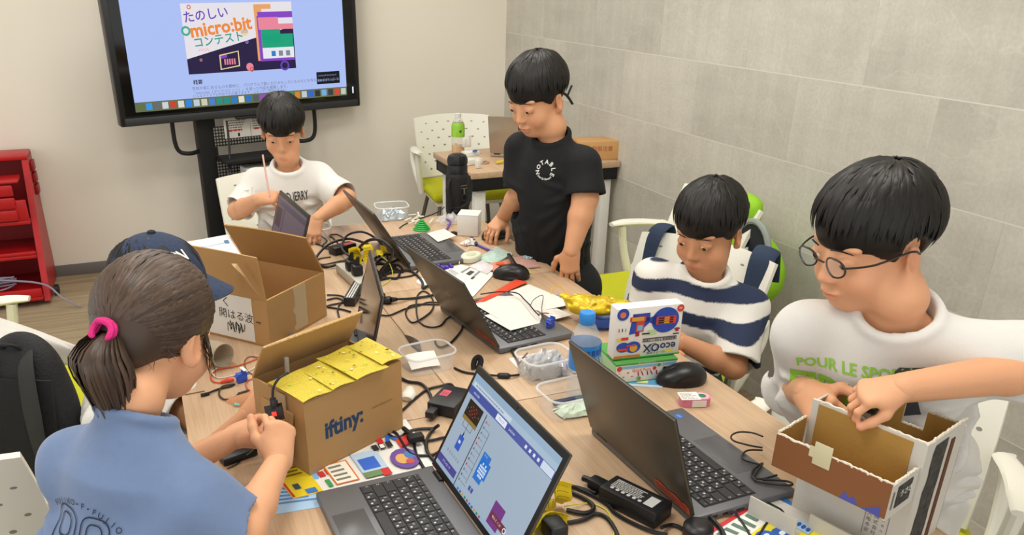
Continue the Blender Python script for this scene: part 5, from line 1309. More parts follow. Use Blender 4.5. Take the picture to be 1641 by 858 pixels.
for i in range(5): mb.add([(wE*(.34+.075*i)+.004, .016, 0), (wE*(.34+.075*i)+.007, .016, 0), (wE*(.34+.075*i)+.005-.003*(i % 2), .026, 0), (wE*(.34+.075*i)+.002-.003*(i % 2), .026, 0)], [(0, 1, 2, 3)], mat('maroon_print', '#9a3040', .6), XEf)
disc(mb, wE*.38, .010, .005, GREENC, XEf); disc(mb, wE*.40, .009, .003, REDP, XEf, .0002)
for i in range(4): disc(mb, wE*(.06+.07*i), .026-.01*(i % 2), .0028, (YEL, GREENC, REDP, ORG)[i], XEf, 0, 10, .0018)
for i in range(4): disc(mb, wE*(.80+.045*i), .0285, .0042, BLKP, XEf, .0001*i, 12)
disc(mb, wE*.80, .018, .0025, REDP, XEf); letter(mb, 'エコプロダクト', BX, XEf@T(wE*.5, .0469, .0004), .006)
rectp(mb, wE*.762, .004, wE*.768, .044, GRN, XEf); mb.build('printed_front', t)
XEl = XEf@T(0, 0, 0); XEl = np.array([[1, 0, 0, 0], [0, 0, -1, .0172], [0, 1, 0, .055], [0, 0, 0, 1]], float)
mb = MB(); W_ = wE+.010; H_ = .114; PQ = lambda a, b, c, d, m, z=0: rectp(mb, a*W_, b*H_, c*W_, d*H_, m, XEl, z)
disc(mb, .09*W_, .91*H_, .014, DBL, XEl, .0001); disc(mb, .09*W_, .9*H_, .007, ORG, XEl, .0002)
PQ(.24, .72, .5, .90, DBL); disc(mb, .74*W_, .72*H_, .032, DBL, XEl, 0, 30, .030); mb.add([(.20*W_, .48*H_, 0), (.34*W_, .5*H_, 0), (.5*W_, .70*H_, 0), (.62*W_, .60*H_, 0), (.60*W_, .85*H_, 0), (.5*W_, .80*H_, 0), (.24*W_, .88*H_, 0)], [list(range(7))], DBL, XEl)
PQ(.20, .74, .44, .84, REDP, .0003); PQ(.23, .75, .41, .83, mat('amber_print', '#dba23c', .5), .0004); PQ(.30, .52, .42, .74, REDP, .0003); PQ(.32, .55, .40, .66, LBL, .0004)
PQ(.60, .64, .90, .80, REDP, .0003)
for i in range(3): PQ(.63, .655+.047*i, .86, .685+.047*i, BLKP, .0005); PQ(.72, .655+.047*i, .80, .685+.047*i, mat('amber_print'), .0006)
disc(mb, .955*W_, .94*H_, .0085, REDP, XEl, .0003); letter(mb, '40', BX, XEl@T(.955*W_, .945*H_, .0004)@RZ(math.pi), .008)
for i in range(3): PQ(.04+.05*i, .55, .055+.05*i, .62, (REDP, BLKP, GREENC)[i])
PQ(.48, .44, .62, .54, mat('pale_green_print', '#b9d8a8', .5)); PQ(.40, .455, .52, .485, BLKP, .0002); PQ(.88, .40, .97, .425, BLKP)
PQ(.91, .46, .96, .54, mat('maroon_print')); PQ(.89, .50, .98, .53, mat('maroon_print'), .0001); PQ(.30, .43, .36, .52, mat('maroon_print'))
PQ(.02, .36, .12, .42, YEL); PQ(.09, .37, .20, .43, REDP, .0001); letter(mb, 'モーター', REDP, XEl@T(.27*W_, .965*H_, .0002)@RZ(math.pi), .007) if False else None
disc(mb, .13*W_, .22*H_, .016, DBL, XEl, 0, 20, .012); disc(mb, .28*W_, .21*H_, .018, DBL, XEl, .0001, 20, .014); disc(mb, .29*W_, .19*H_, .009, mat('amber_print'), XEl, .0003); PQ(.05, .15, .20, .20, REDP, .0004); PQ(.18, .23, .32, .26, REDP, .0004)
PQ(0, .0, .40, .045, ORG, .0001); PQ(.42, .29, .94, .37, mat('grey_print', '#55565c', .6)); letter(mb, 'エコックス 電気の実験セット', BX, XEl@T(.68*W_, .33*H_, .0004)@RZ(math.pi), .0062)
letter(mb, 'ecoOX', NV, XEl@T(.69*W_, .165*H_, .0003)@RZ(math.pi), .026, bold=.02); ring(mb, .60*W_, .17*H_, .0095, .0012, NV, XEl, .0004); letter(mb, 'せいぞう実験', NV, XEl@T(.64*W_, .055*H_, .0003)@RZ(math.pi), .0075); PQ(.80, .03, .90, .085, YEL, .0003)
mb.build('printed_lid', t)
o = crumple(.07, .06, .05, 21, CARDW, 12, .012).build('crumpled_paper', ang=15); q = XE@np.array([-.035, .10, 0, 1]); o.location = (q[0], q[1], TZ); tag(o, 'crumpled white paper between the bottle and the kit box', 'paper')

# snack bag in a blue bowl
p = at(962, 520, TZ)
t = thing('bowl', 'shallow blue bowl under the yellow snack bag', 'bowl', (p[0], p[1], TZ))
mb = MB(); mb.lathe([(.035, .0), (.052, .012), (.060, .034), (.0615, .038), (.058, .036), (.050, .014), (.03, .004)], mat('blue_bowl', '#2456c0', .35), 36); mb.build('bowl_body', t)
FOILY = mat('gold_foil', '#d2b21c', .3, .25, noise=(28, .3), bump=(45, .5))
F = Field((-.09, -.07, -.01), (.09, .07, .09), .0026); F.ell((0, 0, .028), (.062, .046, .020), 0); F.ell((-.035, .005, .030), (.034, .030, .022), .02); F.ell((.030, -.01, .036), (.030, .026, .018), .02); F.cone((-.06, .02, .03), (-.078, .03, .045), .008, .012, .02, ((0, 0, 1), .4)); F.cone((.05, -.02, .04), (.075, -.03, .05), .012, .018, .02, ((.3, 0, 1), .35))
r_ = np.random.default_rng(3)
for k in range(46):
    a_ = np.array([r_.uniform(-.06, .06), r_.uniform(-.045, .045), r_.uniform(.02, .055)]); F.groove(a_, a_+r_.normal(size=3)*[.03, .03, .012], r_.choice((-1, 1))*.006, .0045)
V, Q = F.mesh(); o = fastmesh('snack_bag', [(V, Q, 0)], [FOILY]); o.location = (p[0]-.014, p[1]+.014, TZ+.020); o.rotation_euler.z = -.4; tag(o, 'crumpled gold yellow snack bag lying in the blue bowl', 'bag')

# mice
def mouse(label, px, py, rot, s=1.0):
    p = tp(px, py); t = thing('computer_mouse', label, 'mouse', (p[0], p[1], TZ), rot, 'black wireless mice')
    F = Field((-.065*s, -.045*s, -.01), (.065*s, .045*s, .055), .0016)
    F.ell((0, 0, .008), (.055*s, .0325*s, .030*s), 0); F.ell((-.014*s, 0, .012), (.038*s, .030*s, .0275*s), .02); F.halfspace((0, 0, .0), (0, 0, -1))
    for q in (-1, 1): F.ell((.002, q*.042*s, .016), (.04*s, .012*s, .012*s), .006, mode='s')
    F.cone((.012*s, 0, .038*s), (.055*s, 0, .026*s), .0012, .0012, .0015, mode='s')
    V, Q = F.mesh(); V[:, 2] = np.maximum(V[:, 2], .0004)
    V = relax(V, Q, 1); o = fastmesh('mouse_shell', [(V, Q, 0)], [mat('mouse_black', '#17171a', .35)], t)
    mb = MB(); mb.lathe([(.006, -.003), (.0082, -.002), (.0082, .002), (.006, .003)], mat('wheel_rubber', '#2b2b2e', .7), 14, T(.030*s, 0, .0275*s)@RX(math.pi/2)); mb.build('wheel', t)
    mb = MB(); disc(mb, -.028*s, 0, .0036*s, mat('mouse_logo', '#7d7d80', .4), T(0, 0, .0404*s)@RY(-.25)) if False else mb.box((-.030*s, -.004*s, .0385*s), (-.024*s, .004*s, .0392*s), mat('mouse_logo', '#7d7d80', .4)); mb.build('logo', t)
    return t
mouse('black mouse beside the pink tape dispenser and the kit box', 1090, 612, math.radians(172), 1.03)
mouse('black mouse between the papers and the colourful packets', 818, 445, math.radians(150), .98)
mouse('black mouse under the right hand of the boy in black', 792, 381, math.radians(-160), .95)

# pink correction tape
p = tp(1112, 648); t = thing('tape_dispenser', 'pink and white tape dispenser with green core next to the mouse', 'tape', (p[0], p[1], TZ), math.radians(-18))
PK = mat('pink_plastic', '#d97f9e', .4); mb = MB(); loft(mb, [[(x-.0, y, z) for x, y in rrect(.066, .034, .0165)] for z in (.0005, .019)], PK, True, True); mb.build('case', t)
mb = MB(); mb.box((-.033, -.0172, .0192), (.008, .0172, .0198), CARDW); mb.box((-.010, -.0178, .002), (.02, -.0171, .017), CARDW); textlines(mb, -.030, -.014, .004, .014, GREYINK, np.eye(4), 5, .0201, .4, .3, 5); mb.build('label', t)
mb = MB(); ring(mb, .015, 0, .0145, .006, mat('pink_pale', '#e8b3c3', .4), np.eye(4), .0196); disc(mb, .015, 0, .009, mat('green_core', '#2f7d55', .4), np.eye(4), .0194); mb.build('core', t)

# adapters
ADP = mat('adapter_black', '#1c1c1f', .45)
def adapter(label, pxa, pxb, w, h, lab=None, name='power_adapter'):
    a, b = tp(*pxa), tp(*pxb); L = float(np.linalg.norm((b-a)[:2])); X = boxframe((a+b)/2, (b-a)*[1, 1, 0], np.cross([0, 0, 1], (b-a)*[1, 1, 0])); X[2, 3] = TZ
    t = thingM(name, label, 'adapter', X); mb = MB(); mb.box((-L/2, -w/2, .001), (L/2, w/2, h), ADP, .003); mb.build('case', t)
    return t, L
t, L = adapter('long black laptop charger with a white printed label, near the big laptop', (972, 795), (1062, 840), .052, .032)
mb = MB(); LG = mat('label_grey', '#8d8d8d', .6); X_ = np.array([[-1, 0, 0, 0], [0, -1, 0, 0], [0, 0, 1, .0323], [0, 0, 0, 1]], float)@RZ(math.pi); WT = mat('label_white', '#d5d5d2', .6)
rectp(mb, -L/2+.010, -.018, L/2-.012, .018, mat('label_dark', '#2b2b2d', .5), X_); textlines(mb, -L/2+.012, -.010, L/2-.035, .016, WT, X_, 6, .0002, .55, .2, 12); rectp(mb, L/2-.032, -.016, L/2-.014, .012, WT, X_, .0003); letter(mb, 'DELL', WT, X_@T(-L/2+.022, .012, .0004), .009)
for i in range(6): disc(mb, -L/2+.018+i*.011, -.013, .0035, WT, X_, .0002, 10)
mb.build('label', t)
mb = MB(); mb.box((-L/2-.034, -.014, .006), (-L/2-.0005, .010, .026), ADP, .004); mb.tube([(-L/2-.034, -.002, .016), (-L/2-.05, -.002, .014)], .006, ADP, 8); mb.build('plug', t)
t, L = adapter('black adapter with a pink red label behind the open screen laptop', (706, 668), (735, 638), .062, .027)
mb = MB(); rectp(mb, -.006, .004, .020, .022, mat('pink_label', '#d8546a', .5), np.eye(4), .0273); textlines(mb, -.004, .006, .018, .020, mat('label_dark'), np.eye(4), 4, .0275, .4, .3, 4); mb.build('label', t); t.children[-1]['label'] = 'pink red label'
mb = MB(); mb.box((-L/2-.030, .002, .006), (-L/2-.0005, .022, .022), ADP, .004); mb.build('plug', t)
t, L = adapter('small black adapter with a red stripe beside the tangled cables', (532, 409), (566, 400), .040, .026)
mb = MB(); rectp(mb, .004, -.014, L/2-.004, .004, mat('pink_label'), np.eye(4), .0263); mb.build('label', t)
t, L = adapter('grey plug block with white marks left of the thin glossy laptop', (560, 492), (577, 462), .032, .026)
mb = MB(); textlines(mb, -L/2+.004, -.010, L/2-.004, .010, WT, np.eye(4), 3, .0263, .6, .2, 4); mb.build('label', t)
mb = MB(); p0 = tp(640, 478); mb.tube([tp(617, 482, .010), tp(626, 481, .012)], .011, ADP, 10); mb.tube([tp(626, 481, .012), tp(636, 480, .010)], [.009, .005], ADP, 8); mb.box(tp(612, 487, .0012)-[.010, .008, 0], tp(612, 487, .0012)+[.010, .008, .030], ADP, .003); single(mb, 'mains_plug', 'black mains plug just right of the thin glossy laptop', 'plug', p0)

# power strips with yellow tags
STRIP = mat('strip_grey', '#b9b5a8', .45); YT = mat('yellow_tag', '#e8cf1c', .5); YTI = mat('tag_print', '#7d6d10', .7)
a, b = tp(552, 438), tp(584, 466); X = boxframe((a+b)/2, (b-a)*[1, 1, 0], np.cross([0, 0, 1], (b-a)*[1, 1, 0])); X[2, 3] = TZ
t = thingM('power_strip', 'pale grey power strip under the tangled black cables', 'power strip', X)
mb = MB(); mb.box((-.10, -.022, .001), (.10, .022, .030), STRIP, .004); mb.build('strip_body', t)
for i, x in enumerate((-.02, .03)):
    mb = MB(); mb.box((x-.016, -.015, .0305), (x+.016, .015, .062), ADP, .006); mb.tube([(x, 0, .06), (x+.004, .004, .085)], [.009, .005], ADP, 8); o = mb.build('mains_plug'); o.matrix_world = Matrix(X.tolist()); tag(o, 'black mains plug in the grey strip amid the tangle', 'plug', 'plugs in the grey power strip')
def yellow_tag(label, px, py, z, w, h, yaw, tilt=.3, seed=1):
    p = tp(px, py, z); mb = MB(); r_ = random.Random(seed); G = np.zeros((9, 9, 3))
    for i in range(9):
        for j in range(9):
            u, v = i/8-.5, j/8-.5; G[i, j] = (u*w, .012*math.cos(u*4)+.006*math.sin(v*7+seed), v*h)
    X = np.eye(4)@RZ(yaw)@RX(tilt); mb.sheet(G, .0006, YT, X)
    for i in range(5):
        for s_ in (-1, 1): mb.tube([((u-.5)*w*.8, .012*math.cos((u-.5)*.8*4)+.006*math.sin((i/5-.4)*7*.8+seed)+s_*.0006, (i/5-.4)*h*.8) for u in np.linspace(0, 1, 8)], .0005, YTI, 4, X=X)
    o = mb.build('warning_tag', ang=50); o.location = p; return tag(o, label, 'tag', 'yellow warning tags on the cables')
yellow_tag('yellow printed tag on the tangle, left one of the pair', 570, 410, .075, .035, .05, -.5, .1, 2)
yellow_tag('yellow printed tag on the tangle, nearer the laptop lid', 588, 408, .075, .036, .055, .5, -.2, 3)
yellow_tag('small yellow tag low on the tangle by the laptop lid', 612, 404, .05, .03, .028, .9, .7, 4)
yellow_tag('yellow printed tag beside the open laptop screen, upper one', 897, 800, .030, .040, .055, .35, .35, 5)
yellow_tag('large yellow printed tag below the laptop screen corner', 878, 845, .035, .065, .055, .1, .5, 6)
a, b = tp(880, 880), tp(925, 935); X = boxframe((a+b)/2, (b-a)*[1, 1, 0], np.cross([0, 0, 1], (b-a)*[1, 1, 0])); X[2, 3] = TZ
t = thingM('power_strip', 'clear grey power strip at the bottom edge beside the open laptop', 'power strip', X); mb = MB(); mb.box((-.06, -.024, .001), (.12, .024, .032), STRIP, .004); mb.build('strip_body', t)
mb = MB(); mb.box((-.05, -.016, .0325), (-.012, .016, .062), ADP, .006); o = mb.build('mains_plug'); o.matrix_world = Matrix(X.tolist()); tag(o, 'black mains plug in the strip at the bottom edge', 'plug')

# black cords (photo points lying on the table, third value lifts them)
cord('black cable ring standing in the tangle left of the thin laptop', [(590, 392, .05), (560, 383, .045), (530, 390, .03), (510, 408, .01), (508, 420, 0), (522, 428, 0), (548, 421, .01), (572, 405, .03), (588, 395, .06)], .0042)
cord('black cable arching high over the power strip and tags', [(571, 430, .03), (575, 400, .08), (590, 386, .12), (610, 385, .13), (628, 400, .11), (626, 416, .07), (612, 432, .03), (604, 447, 0)], .0046)
cord('thin black cable curling on the table left of the red striped adapter', [(497, 388), (520, 395), (545, 398), (535, 383), (527, 378), (540, 376), (552, 384), (545, 396), (537, 398)], .0022)
cord('thin black cable loop in front of the red striped adapter', [(530, 412), (512, 415), (508, 421), (520, 424), (545, 419), (566, 416), (575, 425)], .0022)
cord('black cable bundled under the big laptop at the tangle', [(602, 440), (625, 430), (645, 436), (638, 425), (615, 425), (632, 419), (640, 412), (620, 408), (600, 415), (616, 424)], .0036)
cord('second black cable bundled in the tangle by the lid', [(596, 446), (612, 436), (618, 446), (605, 440), (622, 424), (612, 415), (600, 428), (610, 446)], .0036)
cord('thick black cable arching right from the tangle to the lid', [(590, 444), (606, 443), (632, 436), (655, 434), (668, 441), (677, 453), (678, 462), (690, 455), (700, 448)], .0038)
cord('grey cable end lying below the thick black cable', [(602, 444), (625, 446), (650, 444), (664, 440), (673, 430)], .0026)
cord('thin yellow and green earth wire curving through the tangle', [(610, 410, .05), (622, 420, .03), (628, 432, .01), (629, 442), (622, 452), (612, 458)], .0014, mat('earth_wire', '#d9cf4a', .5))
cord('black power cable from the plug to behind the laptop with papers', [(636, 480, .008), (655, 479), (680, 476), (699, 472), (712, 468)], .0034)
cord('thin black cable winding from the thin laptop to the right', [(600, 499), (607, 504), (622, 506), (636, 501), (650, 495), (670, 490), (686, 485), (703, 485.5), (707, 487.5), (700, 488.5), (670, 488), (655, 492), (650, 503), (658, 516), (669, 515), (690, 500), (695, 486), (688, 472), (678, 467), (669, 474), (667, 489), (669, 510), (678, 521), (692, 525), (706, 522), (715, 512), (722, 508)], .0023)
cord('black usb cable loop below the lid of the papers laptop', [(736, 505), (741, 507), (741, 518), (739, 530), (722, 550), (710, 556), (703, 556), (698, 551), (697, 545)], .0026)
cord('black cables behind the brown box and thin laptop', [(524, 481), (540, 478), (552, 484), (530, 489), (525, 492), (548, 496), (562, 500)], .0026)
cord('second black cable behind the brown box and thin laptop', [(524, 473), (545, 474), (556, 480), (546, 486), (541, 498), (545, 512)], .0024)
cord('black cable behind the printed cardboard box, near the tub', [(640, 605), (655, 612), (671, 614), (680, 619), (688, 630), (694, 646), (698, 660, .008)], .0034)
cord('black cable running from the adapter to the cardboard box', [(730, 626), (722, 616), (706, 619), (684, 625), (662, 642), (648, 655), (642, 659)], .0028)
cord('black cable looping from the velcro tie to the adapter plug', [(703, 682, .012), (693, 690), (684, 705), (684, 722), (692, 735), (702, 746)], .0036)
cord('black cable loop below the box corner, over the leaflets', [(697, 687), (672, 688), (655, 692), (643, 700), (630, 701), (622, 696), (626, 692), (635, 695), (643, 708), (652, 722), (665, 730), (690, 730), (704, 724)], .0030)
cord('black cable hanging over the leaflet corner', [(668, 700), (664, 712), (667, 728), (674, 742), (680, 752)], .0030)
def knot(mb, P): mb.box(P[-1]-[.016, .010, .004], P[-1]+[.016, .010, .010], BLKM, .004)
cord('black cable barrel plug with a velcro tie by the leaflets', [(647, 687, .004), (655, 694, .006), (664, 702, .006), (666, 704, .008)], .0052, extra=knot)
cord('black cable from the velcro tie to the right', [(668, 706), (690, 706), (708, 702), (722, 700)], .0028)
def ferr(mb, P): mb.tube([tp(797, 602, .006), tp(800, 602.5, .006), tp(814, 603, .006), tp(818, 602.5, .006)], [.0035, .0068, .0068, .0035], ADP, 10)
cord('black cable with a ferrite bead left of the clear tub', [(728, 590), (745, 597), (770, 600), (797, 602.5, .003), (818, 602.5, .003), (832, 601)], .0026, extra=ferr)
mb = MB(); X = T(*tp(760, 594)); mb.tube([(0, 0, .002), (0, .004, .012), (.004, .006, .024), (.012, .004, .030), (.016, 0, .022), (.010, -.004, .006)], .007, BLKM, 8, 5, X=X, flat=.3, up=(0, 1, 0)); single(mb, 'velcro_strap', 'black velcro strap standing on the cable above the open screen', 'strap', tp(760, 594))
cord('black charging cable leaving the side of the papers laptop', [(816, 552, .004), (820, 563), (828, 577), (833, 590)], .0026)
cord('thin wire over the leaflet behind the clear tub', [(833, 583), (838, 574), (845, 566)], .0016)
cord('black charger cable behind the open screen laptop', [(905, 778), (925, 782), (942, 787), (955, 792, .004)], .0040)
cord('black charger cable loop beside the yellow tags', [(902, 785), (930, 796), (948, 808), (950, 818), (935, 823), (908, 818)], .0040)
cord('black cable along the long side of the charger', [(918, 780), (945, 792), (972, 808), (985, 822), (1012, 838), (1045, 852), (1070, 858)], .0036)
cord('black cable curving below the yellow tags', [(910, 838), (935, 833), (955, 824), (972, 830), (985, 848), (992, 866)], .0036)
cord('yellow green earth wire beside the charger', [(905, 812, .01), (940, 807), (962, 812), (975, 822), (982, 840), (984, 862)], .0013, mat('earth_wire'))
cord('black cable from the charger end to the bottom edge', [(1060, 846, .01), (1075, 842), (1090, 846), (1102, 856), (1106, 866)], .0034)
cord('black barrel plug cable at the corner of the big laptop', [(1137, 828, .005), (1146, 838), (1156, 850), (1162, 866)], .0044)
cord('black usb plug cable in the side of the big laptop', [(1165, 822, .006), (1178, 822, .005), (1185, 832), (1196, 848), (1204, 860), (1216, 858), (1228, 840), (1240, 832), (1254, 828), (1252, 818), (1228, 806), (1206, 796), (1197, 786), (1200, 778), (1216, 774), (1240, 780), (1260, 786)], .0022)
cord('thin black cable looping on the palm rest to the craft box', [(1222, 700, .03), (1205, 694, .02), (1184, 693, .019), (1172, 699, .018), (1176, 707, .018), (1200, 714, .018), (1222, 718, .02)], .0018)
cord('second black cable loop on the palm rest of the big laptop', [(1222, 722, .02), (1200, 722, .018), (1190, 729, .018), (1194, 738, .018), (1222, 746, .02)], .0018)
cord('third black cable loop lying on the laptop near the craft box', [(1245, 762, .02), (1222, 768, .018), (1206, 765, .018), (1206, 756, .018), (1214, 748, .018), (1222, 744, .019), (1208, 768, .018), (1236, 776, .018), (1268, 778, .02), (1262, 772, .02), (1222, 769, .019)], .0020)
mb = MB(); p = tp(1117, 862); mb.lathe([(.020, .0), (.024, .004), (.024, .022), (.019, .027), (.010, .029)], BLACK, 24); o = mb.build('round_plug'); o.location = p; tag(o, 'round black plug end at the bottom edge near the leaflet', 'plug')

cord('loose black cable loop hanging over the red striped adapter', [(606, 436), (590, 420, .04), (566, 414, .05), (548, 398, .05), (556, 378, .05), (580, 372, .06), (604, 384, .05), (618, 404, .03), (622, 426)], .0036)
cord('black cable knot at the front of the tangle by the glossy laptop', [(600, 452), (620, 446), (636, 446), (640, 436), (626, 426), (604, 424, .02), (588, 430, .02), (596, 444, .01), (618, 436), (634, 428)], .0036)
cord('thin black cable strands left of the brown box corner', [(500, 381), (512, 378), (524, 386), (516, 395), (532, 400), (545, 392)], .0022)
cord('black cable descending to the grey plug block', [(586, 440, .05), (582, 452, .03), (580, 464, .02), (578, 474, .015)], .0044)
# leaflets
def leaflet(label, corners, parts, z=.0006, name='leaflet', base='#e8e6e0', curl=.0, group=None):
    P = [at(x, y, TZ+z) for x, y in corners]; o = P[0]; n = 10
    G = np.zeros((n, n, 3))
    for i in range(n):
        for j in range(n):
            u, v = i/(n-1), j/(n-1); G[i, j] = P[0]*(1-u)*(1-v)+P[1]*u*(1-v)+P[2]*u*v+P[3]*(1-u)*v; G[i, j, 2] += curl*(u*(1-u)*v*(1-v)*4+(u**6)*v**6*2)
    mb = MB(); mb.sheet(G, .0005, mat('leaf_'+base[1:], base, .5))
    def Q(u, v, k): 
        q = P[0]*(1-u)*(1-v)+P[1]*u*(1-v)+P[2]*u*v+P[3]*(1-u)*v; q = q.copy(); q[2] += curl*(u*(1-u)*v*(1-v)*4+(u**6)*v**6*2)+.0005+.0002*k; return q
    for k, (m, pts) in enumerate(parts): 
        P2 = []
        for (a, b), (c, d) in zip(pts, pts[1:]+pts[:1]):
            for t_ in (0, .25, .5, .75): P2.append(Q(a+(c-a)*t_, b+(d-b)*t_, 1+k*.5))
        mb.add(P2, [list(range(len(P2)))], mat('lp_'+m[1:], m, .5))
    return single(mb, name, label, 'leaflet', o, group, smooth=False)
rc = lambda a, b, c, d: [(a, b), (c, b), (c, d), (a, d)]
def cir(x, y, r_, ry=None, n=14): return [(x+r_*math.cos(2*math.pi*k/n), y+(ry or r_)*math.sin(2*math.pi*k/n)) for k in range(n)]
def lines_(x0, y0, x1, y1, n, m, seed=1):
    r_ = random.Random(seed); out = []; dy = (y1-y0)/n
    for i in range(n): out.append((m, rc(x0, y0+dy*(i+.25), x1-(x1-x0)*.3*r_.random(), y0+dy*(i+.7))))
    return out
leaflet('light blue leaflet under the colourful leaflet and laptop corner', [(440, 825), (520, 812), (520, 742), (424, 745)], lines_(.1, .15, .9, .5, 5, '#5c86b8')+[('#7fb2e0', rc(.1, .6, .9, .9))], .0006, base='#a9cdec')
leaflet('colourful yellow and white leaflet under the printed cardboard box', [(447, 790), (530, 800), (712, 735), (645, 690)], [], .0014) if False else None
leaflet('colourful yellow, red and white leaflet under the printed cardboard box', [(470, 800), (700, 745), (650, 672), (420, 738)],
        [('#e8cf28', rc(0, 0, .20, 1)), ('#c9302c', rc(.005, .02, .02, .98))]+lines_(.03, .45, .17, .92, 6, '#7d6f1c', 3)+[('#3a4a5e', rc(.05, .16, .09, .28)), ('#3f78c0', rc(.10, .02, .17, .12)), ('#c9302c', rc(.24, .28, .28, .40)), ('#c9302c', rc(.29, .30, .32, .42)), ('#e0752c', rc(.30, .05, .46, .5)), ('#f3efe2', rc(.31, .07, .45, .48))]+lines_(.32, .10, .44, .46, 4, '#7c8074', 5)+[('#3f9a5a', rc(.25, .04, .28, .2))]+lines_(.36, .55, .56, .95, 6, '#7a7f86', 6)+[('#b7cfe4', rc(.50, .12, .68, .55)), ('#3a6bd0', rc(.52, .18, .64, .42)), ('#6f8c5e', rc(.50, .03, .62, .14)), ('#c9302c', rc(.62, .0, .68, .14)), ('#c9302c', rc(.84, .45, .97, .66)), ('#d8262c', rc(.72, .62, .76, .95)), ('#2b66c8', [(.77, .62), (.80, .62), (.86, .95), (.83, .95)]), ('#2b66c8', [(.86, .62), (.83, .62), (.77, .95), (.80, .95)]), ('#2a2a2c', rc(.66, .50, .70, .62)), ('#2a2a2c', rc(.71, .50, .75, .62)), ('#f0ede6', rc(.715, .52, .745, .60)), ('#2a2a2c', rc(.76, .50, .80, .62)), ('#6a4a9a', cir(.82, .22, .10, .2)), ('#d9a860', cir(.80, .22, .045, .1)), ('#4a78b8', cir(.86, .26, .035, .08)), ('#c0504a', cir(.84, .14, .03, .05))], .0014, base='#e9e7e2', curl=.0)
leaflet('pale blue leaflet with print under the yellow robot leaflet', [(1150, 880), (1300, 905), (1262, 812), (1190, 790)], lines_(.15, .2, .9, .6, 5, '#6b8a9c')+[('#86b4dc', rc(0, 0, .08, 1))], .0008, base='#dfe9ee')
leaflet('yellow leaflet with a blue robot drawing beside the craft box', [(1118, 862), (1300, 930), (1345, 862), (1242, 786)],
        [('#c9343a', rc(0, .0, .05, 1)), ('#2c6fb4', rc(0, .93, 1, 1)), ('#3f8a4a', rc(.95, .3, 1, 1)), ('#eddc2c', rc(.30, .05, .95, .93))]+lines_(.08, .1, .27, .85, 8, '#5d7a6a', 2)+[('#2b62b8', cir(.50, .50, .09, .12)), ('#2b62b8', cir(.42, .36, .09, .10)), ('#2b62b8', cir(.55, .33, .05, .08)), ('#e8f0fa', cir(.51, .52, .03, .04)), ('#e8f0fa', cir(.42, .38, .025, .035)), ('#9cc4ea', rc(.52, .70, .72, .84)), ('#2c4f9a', cir(.56, .77, .025, .04)), ('#2c4f9a', cir(.62, .77, .025, .04)), ('#2c4f9a', cir(.68, .77, .025, .04)), ('#2a2a2a', cir(.44, .70, .025, .035)), ('#eddc2c', cir(.44, .70, .012, .017)), ('#2a2a2a', rc(.62, .14, .70, .17)), ('#8a8420', cir(.46, .62, .015, .02)), ('#8a8420', cir(.68, .36, .015, .02))]+lines_(.78, .15, .9, .85, 5, '#9a8f1c', 4)[:4], .0022, base='#eceae6')
leaflet('small leaflet with red print behind the clear tub', [(815, 575), (838, 600), (905, 575), (890, 560)], [('#b8343c', rc(.1, .1, .45, .35)), ('#e8e2de', rc(.18, .15, .4, .3)), ('#b8343c', rc(.55, .5, .8, .7))], .0008, base='#e6e0da')
leaflet('blue printed leaflet corner under the kit box and mouse', [(1000, 618), (1062, 622), (1060, 603), (1010, 602)], [('#5a9ac8', rc(.1, .2, .9, .8)), ('#d8d88c', rc(.3, .3, .6, .7))], .0006, base='#b9d4e4')
leaflet('white board sheet with blue marks at the far left table end', [(262, 410), (385, 408), (365, 376), (268, 394)], [('#9ab4cc', [(.45, .40), (.95, .62), (.95, .66), (.45, .44)]), ('#4a7ea8', rc(.48, .36, .55, .52)), ('#4a7ea8', rc(.88, .55, .95, .72))], .001, 'white_board_sheet', '#e9edf2')
# papers by the laptops
leaflet('white form with printed tables beside the tape roll', [(720, 435), (745, 478), (792, 440), (735, 420)], [], .003) if False else None
leaflet('white printed form between the laptop lid and the mouse', [(708, 435), (758, 476), (793, 438), (738, 424)], [('#3c3c3e', rc(.42, .55, .54, .80)), ('#8d8d90', rc(.60, .62, .66, .92)), ('#8d8d90', rc(.28, .5, .34, .95)), ('#3c3c3e', rc(.62, .45, .68, .6))]+lines_(.05, .2, .35, .42, 4, '#b5b5b8', 3), .0026, 'paper_form')
leaflet('white folder sheet with a red edge above the papers laptop', [(762, 486), (905, 505), (925, 497), (848, 458)], [('#d8452c', [(0, .0), (.0, 1), (.10, 1), (.10, 0)])], .0030, 'paper_folder') if False else None
def tilted(label, pts, m, name='paper_sheet', cat='paper', th=.0008, extra=None, n=6):
    P = [at(x, y, TZ+z) for x, y, z in pts]; G = np.zeros((n, n, 3))
    for i in range(n):
        for j in range(n):
            u, v = i/(n-1), j/(n-1); G[i, j] = P[0]*(1-u)*(1-v)+P[1]*u*(1-v)+P[2]*u*v+P[3]*(1-u)*v; G[i, j, 2] += .003*math.sin(u*math.pi)*math.sin(v*math.pi)
    mb = MB(); mb.sheet(G, th, m)
    if extra: extra(mb, P)
    return single(mb, name, label, cat, P[0])
tilted('red edged file lying above the white sheets', [(760, 486, .020), (776, 484, .021), (846, 452, .006), (826, 448, .006)], mat('red_file', '#d64a2c', .5), 'red_file', 'folder')
tilted('white paper sheet lying across the keyboard, upper one', [(760, 488, .0215), (800, 512, .0225), (922, 487, .009), (848, 456, .008)], PAPERW)
tilted('white paper sheet on the keyboard, lower one toward the motor', [(776, 506, .0215), (818, 530, .0235), (918, 505, .008), (865, 484, .012)], PAPERW)
tilted('white card lying on the palm rest of the far laptop', [(684, 374, .0195), (702, 388, .0195), (731, 378, .0195), (712, 367, .0195)], PAPERW, 'card', 'paper')

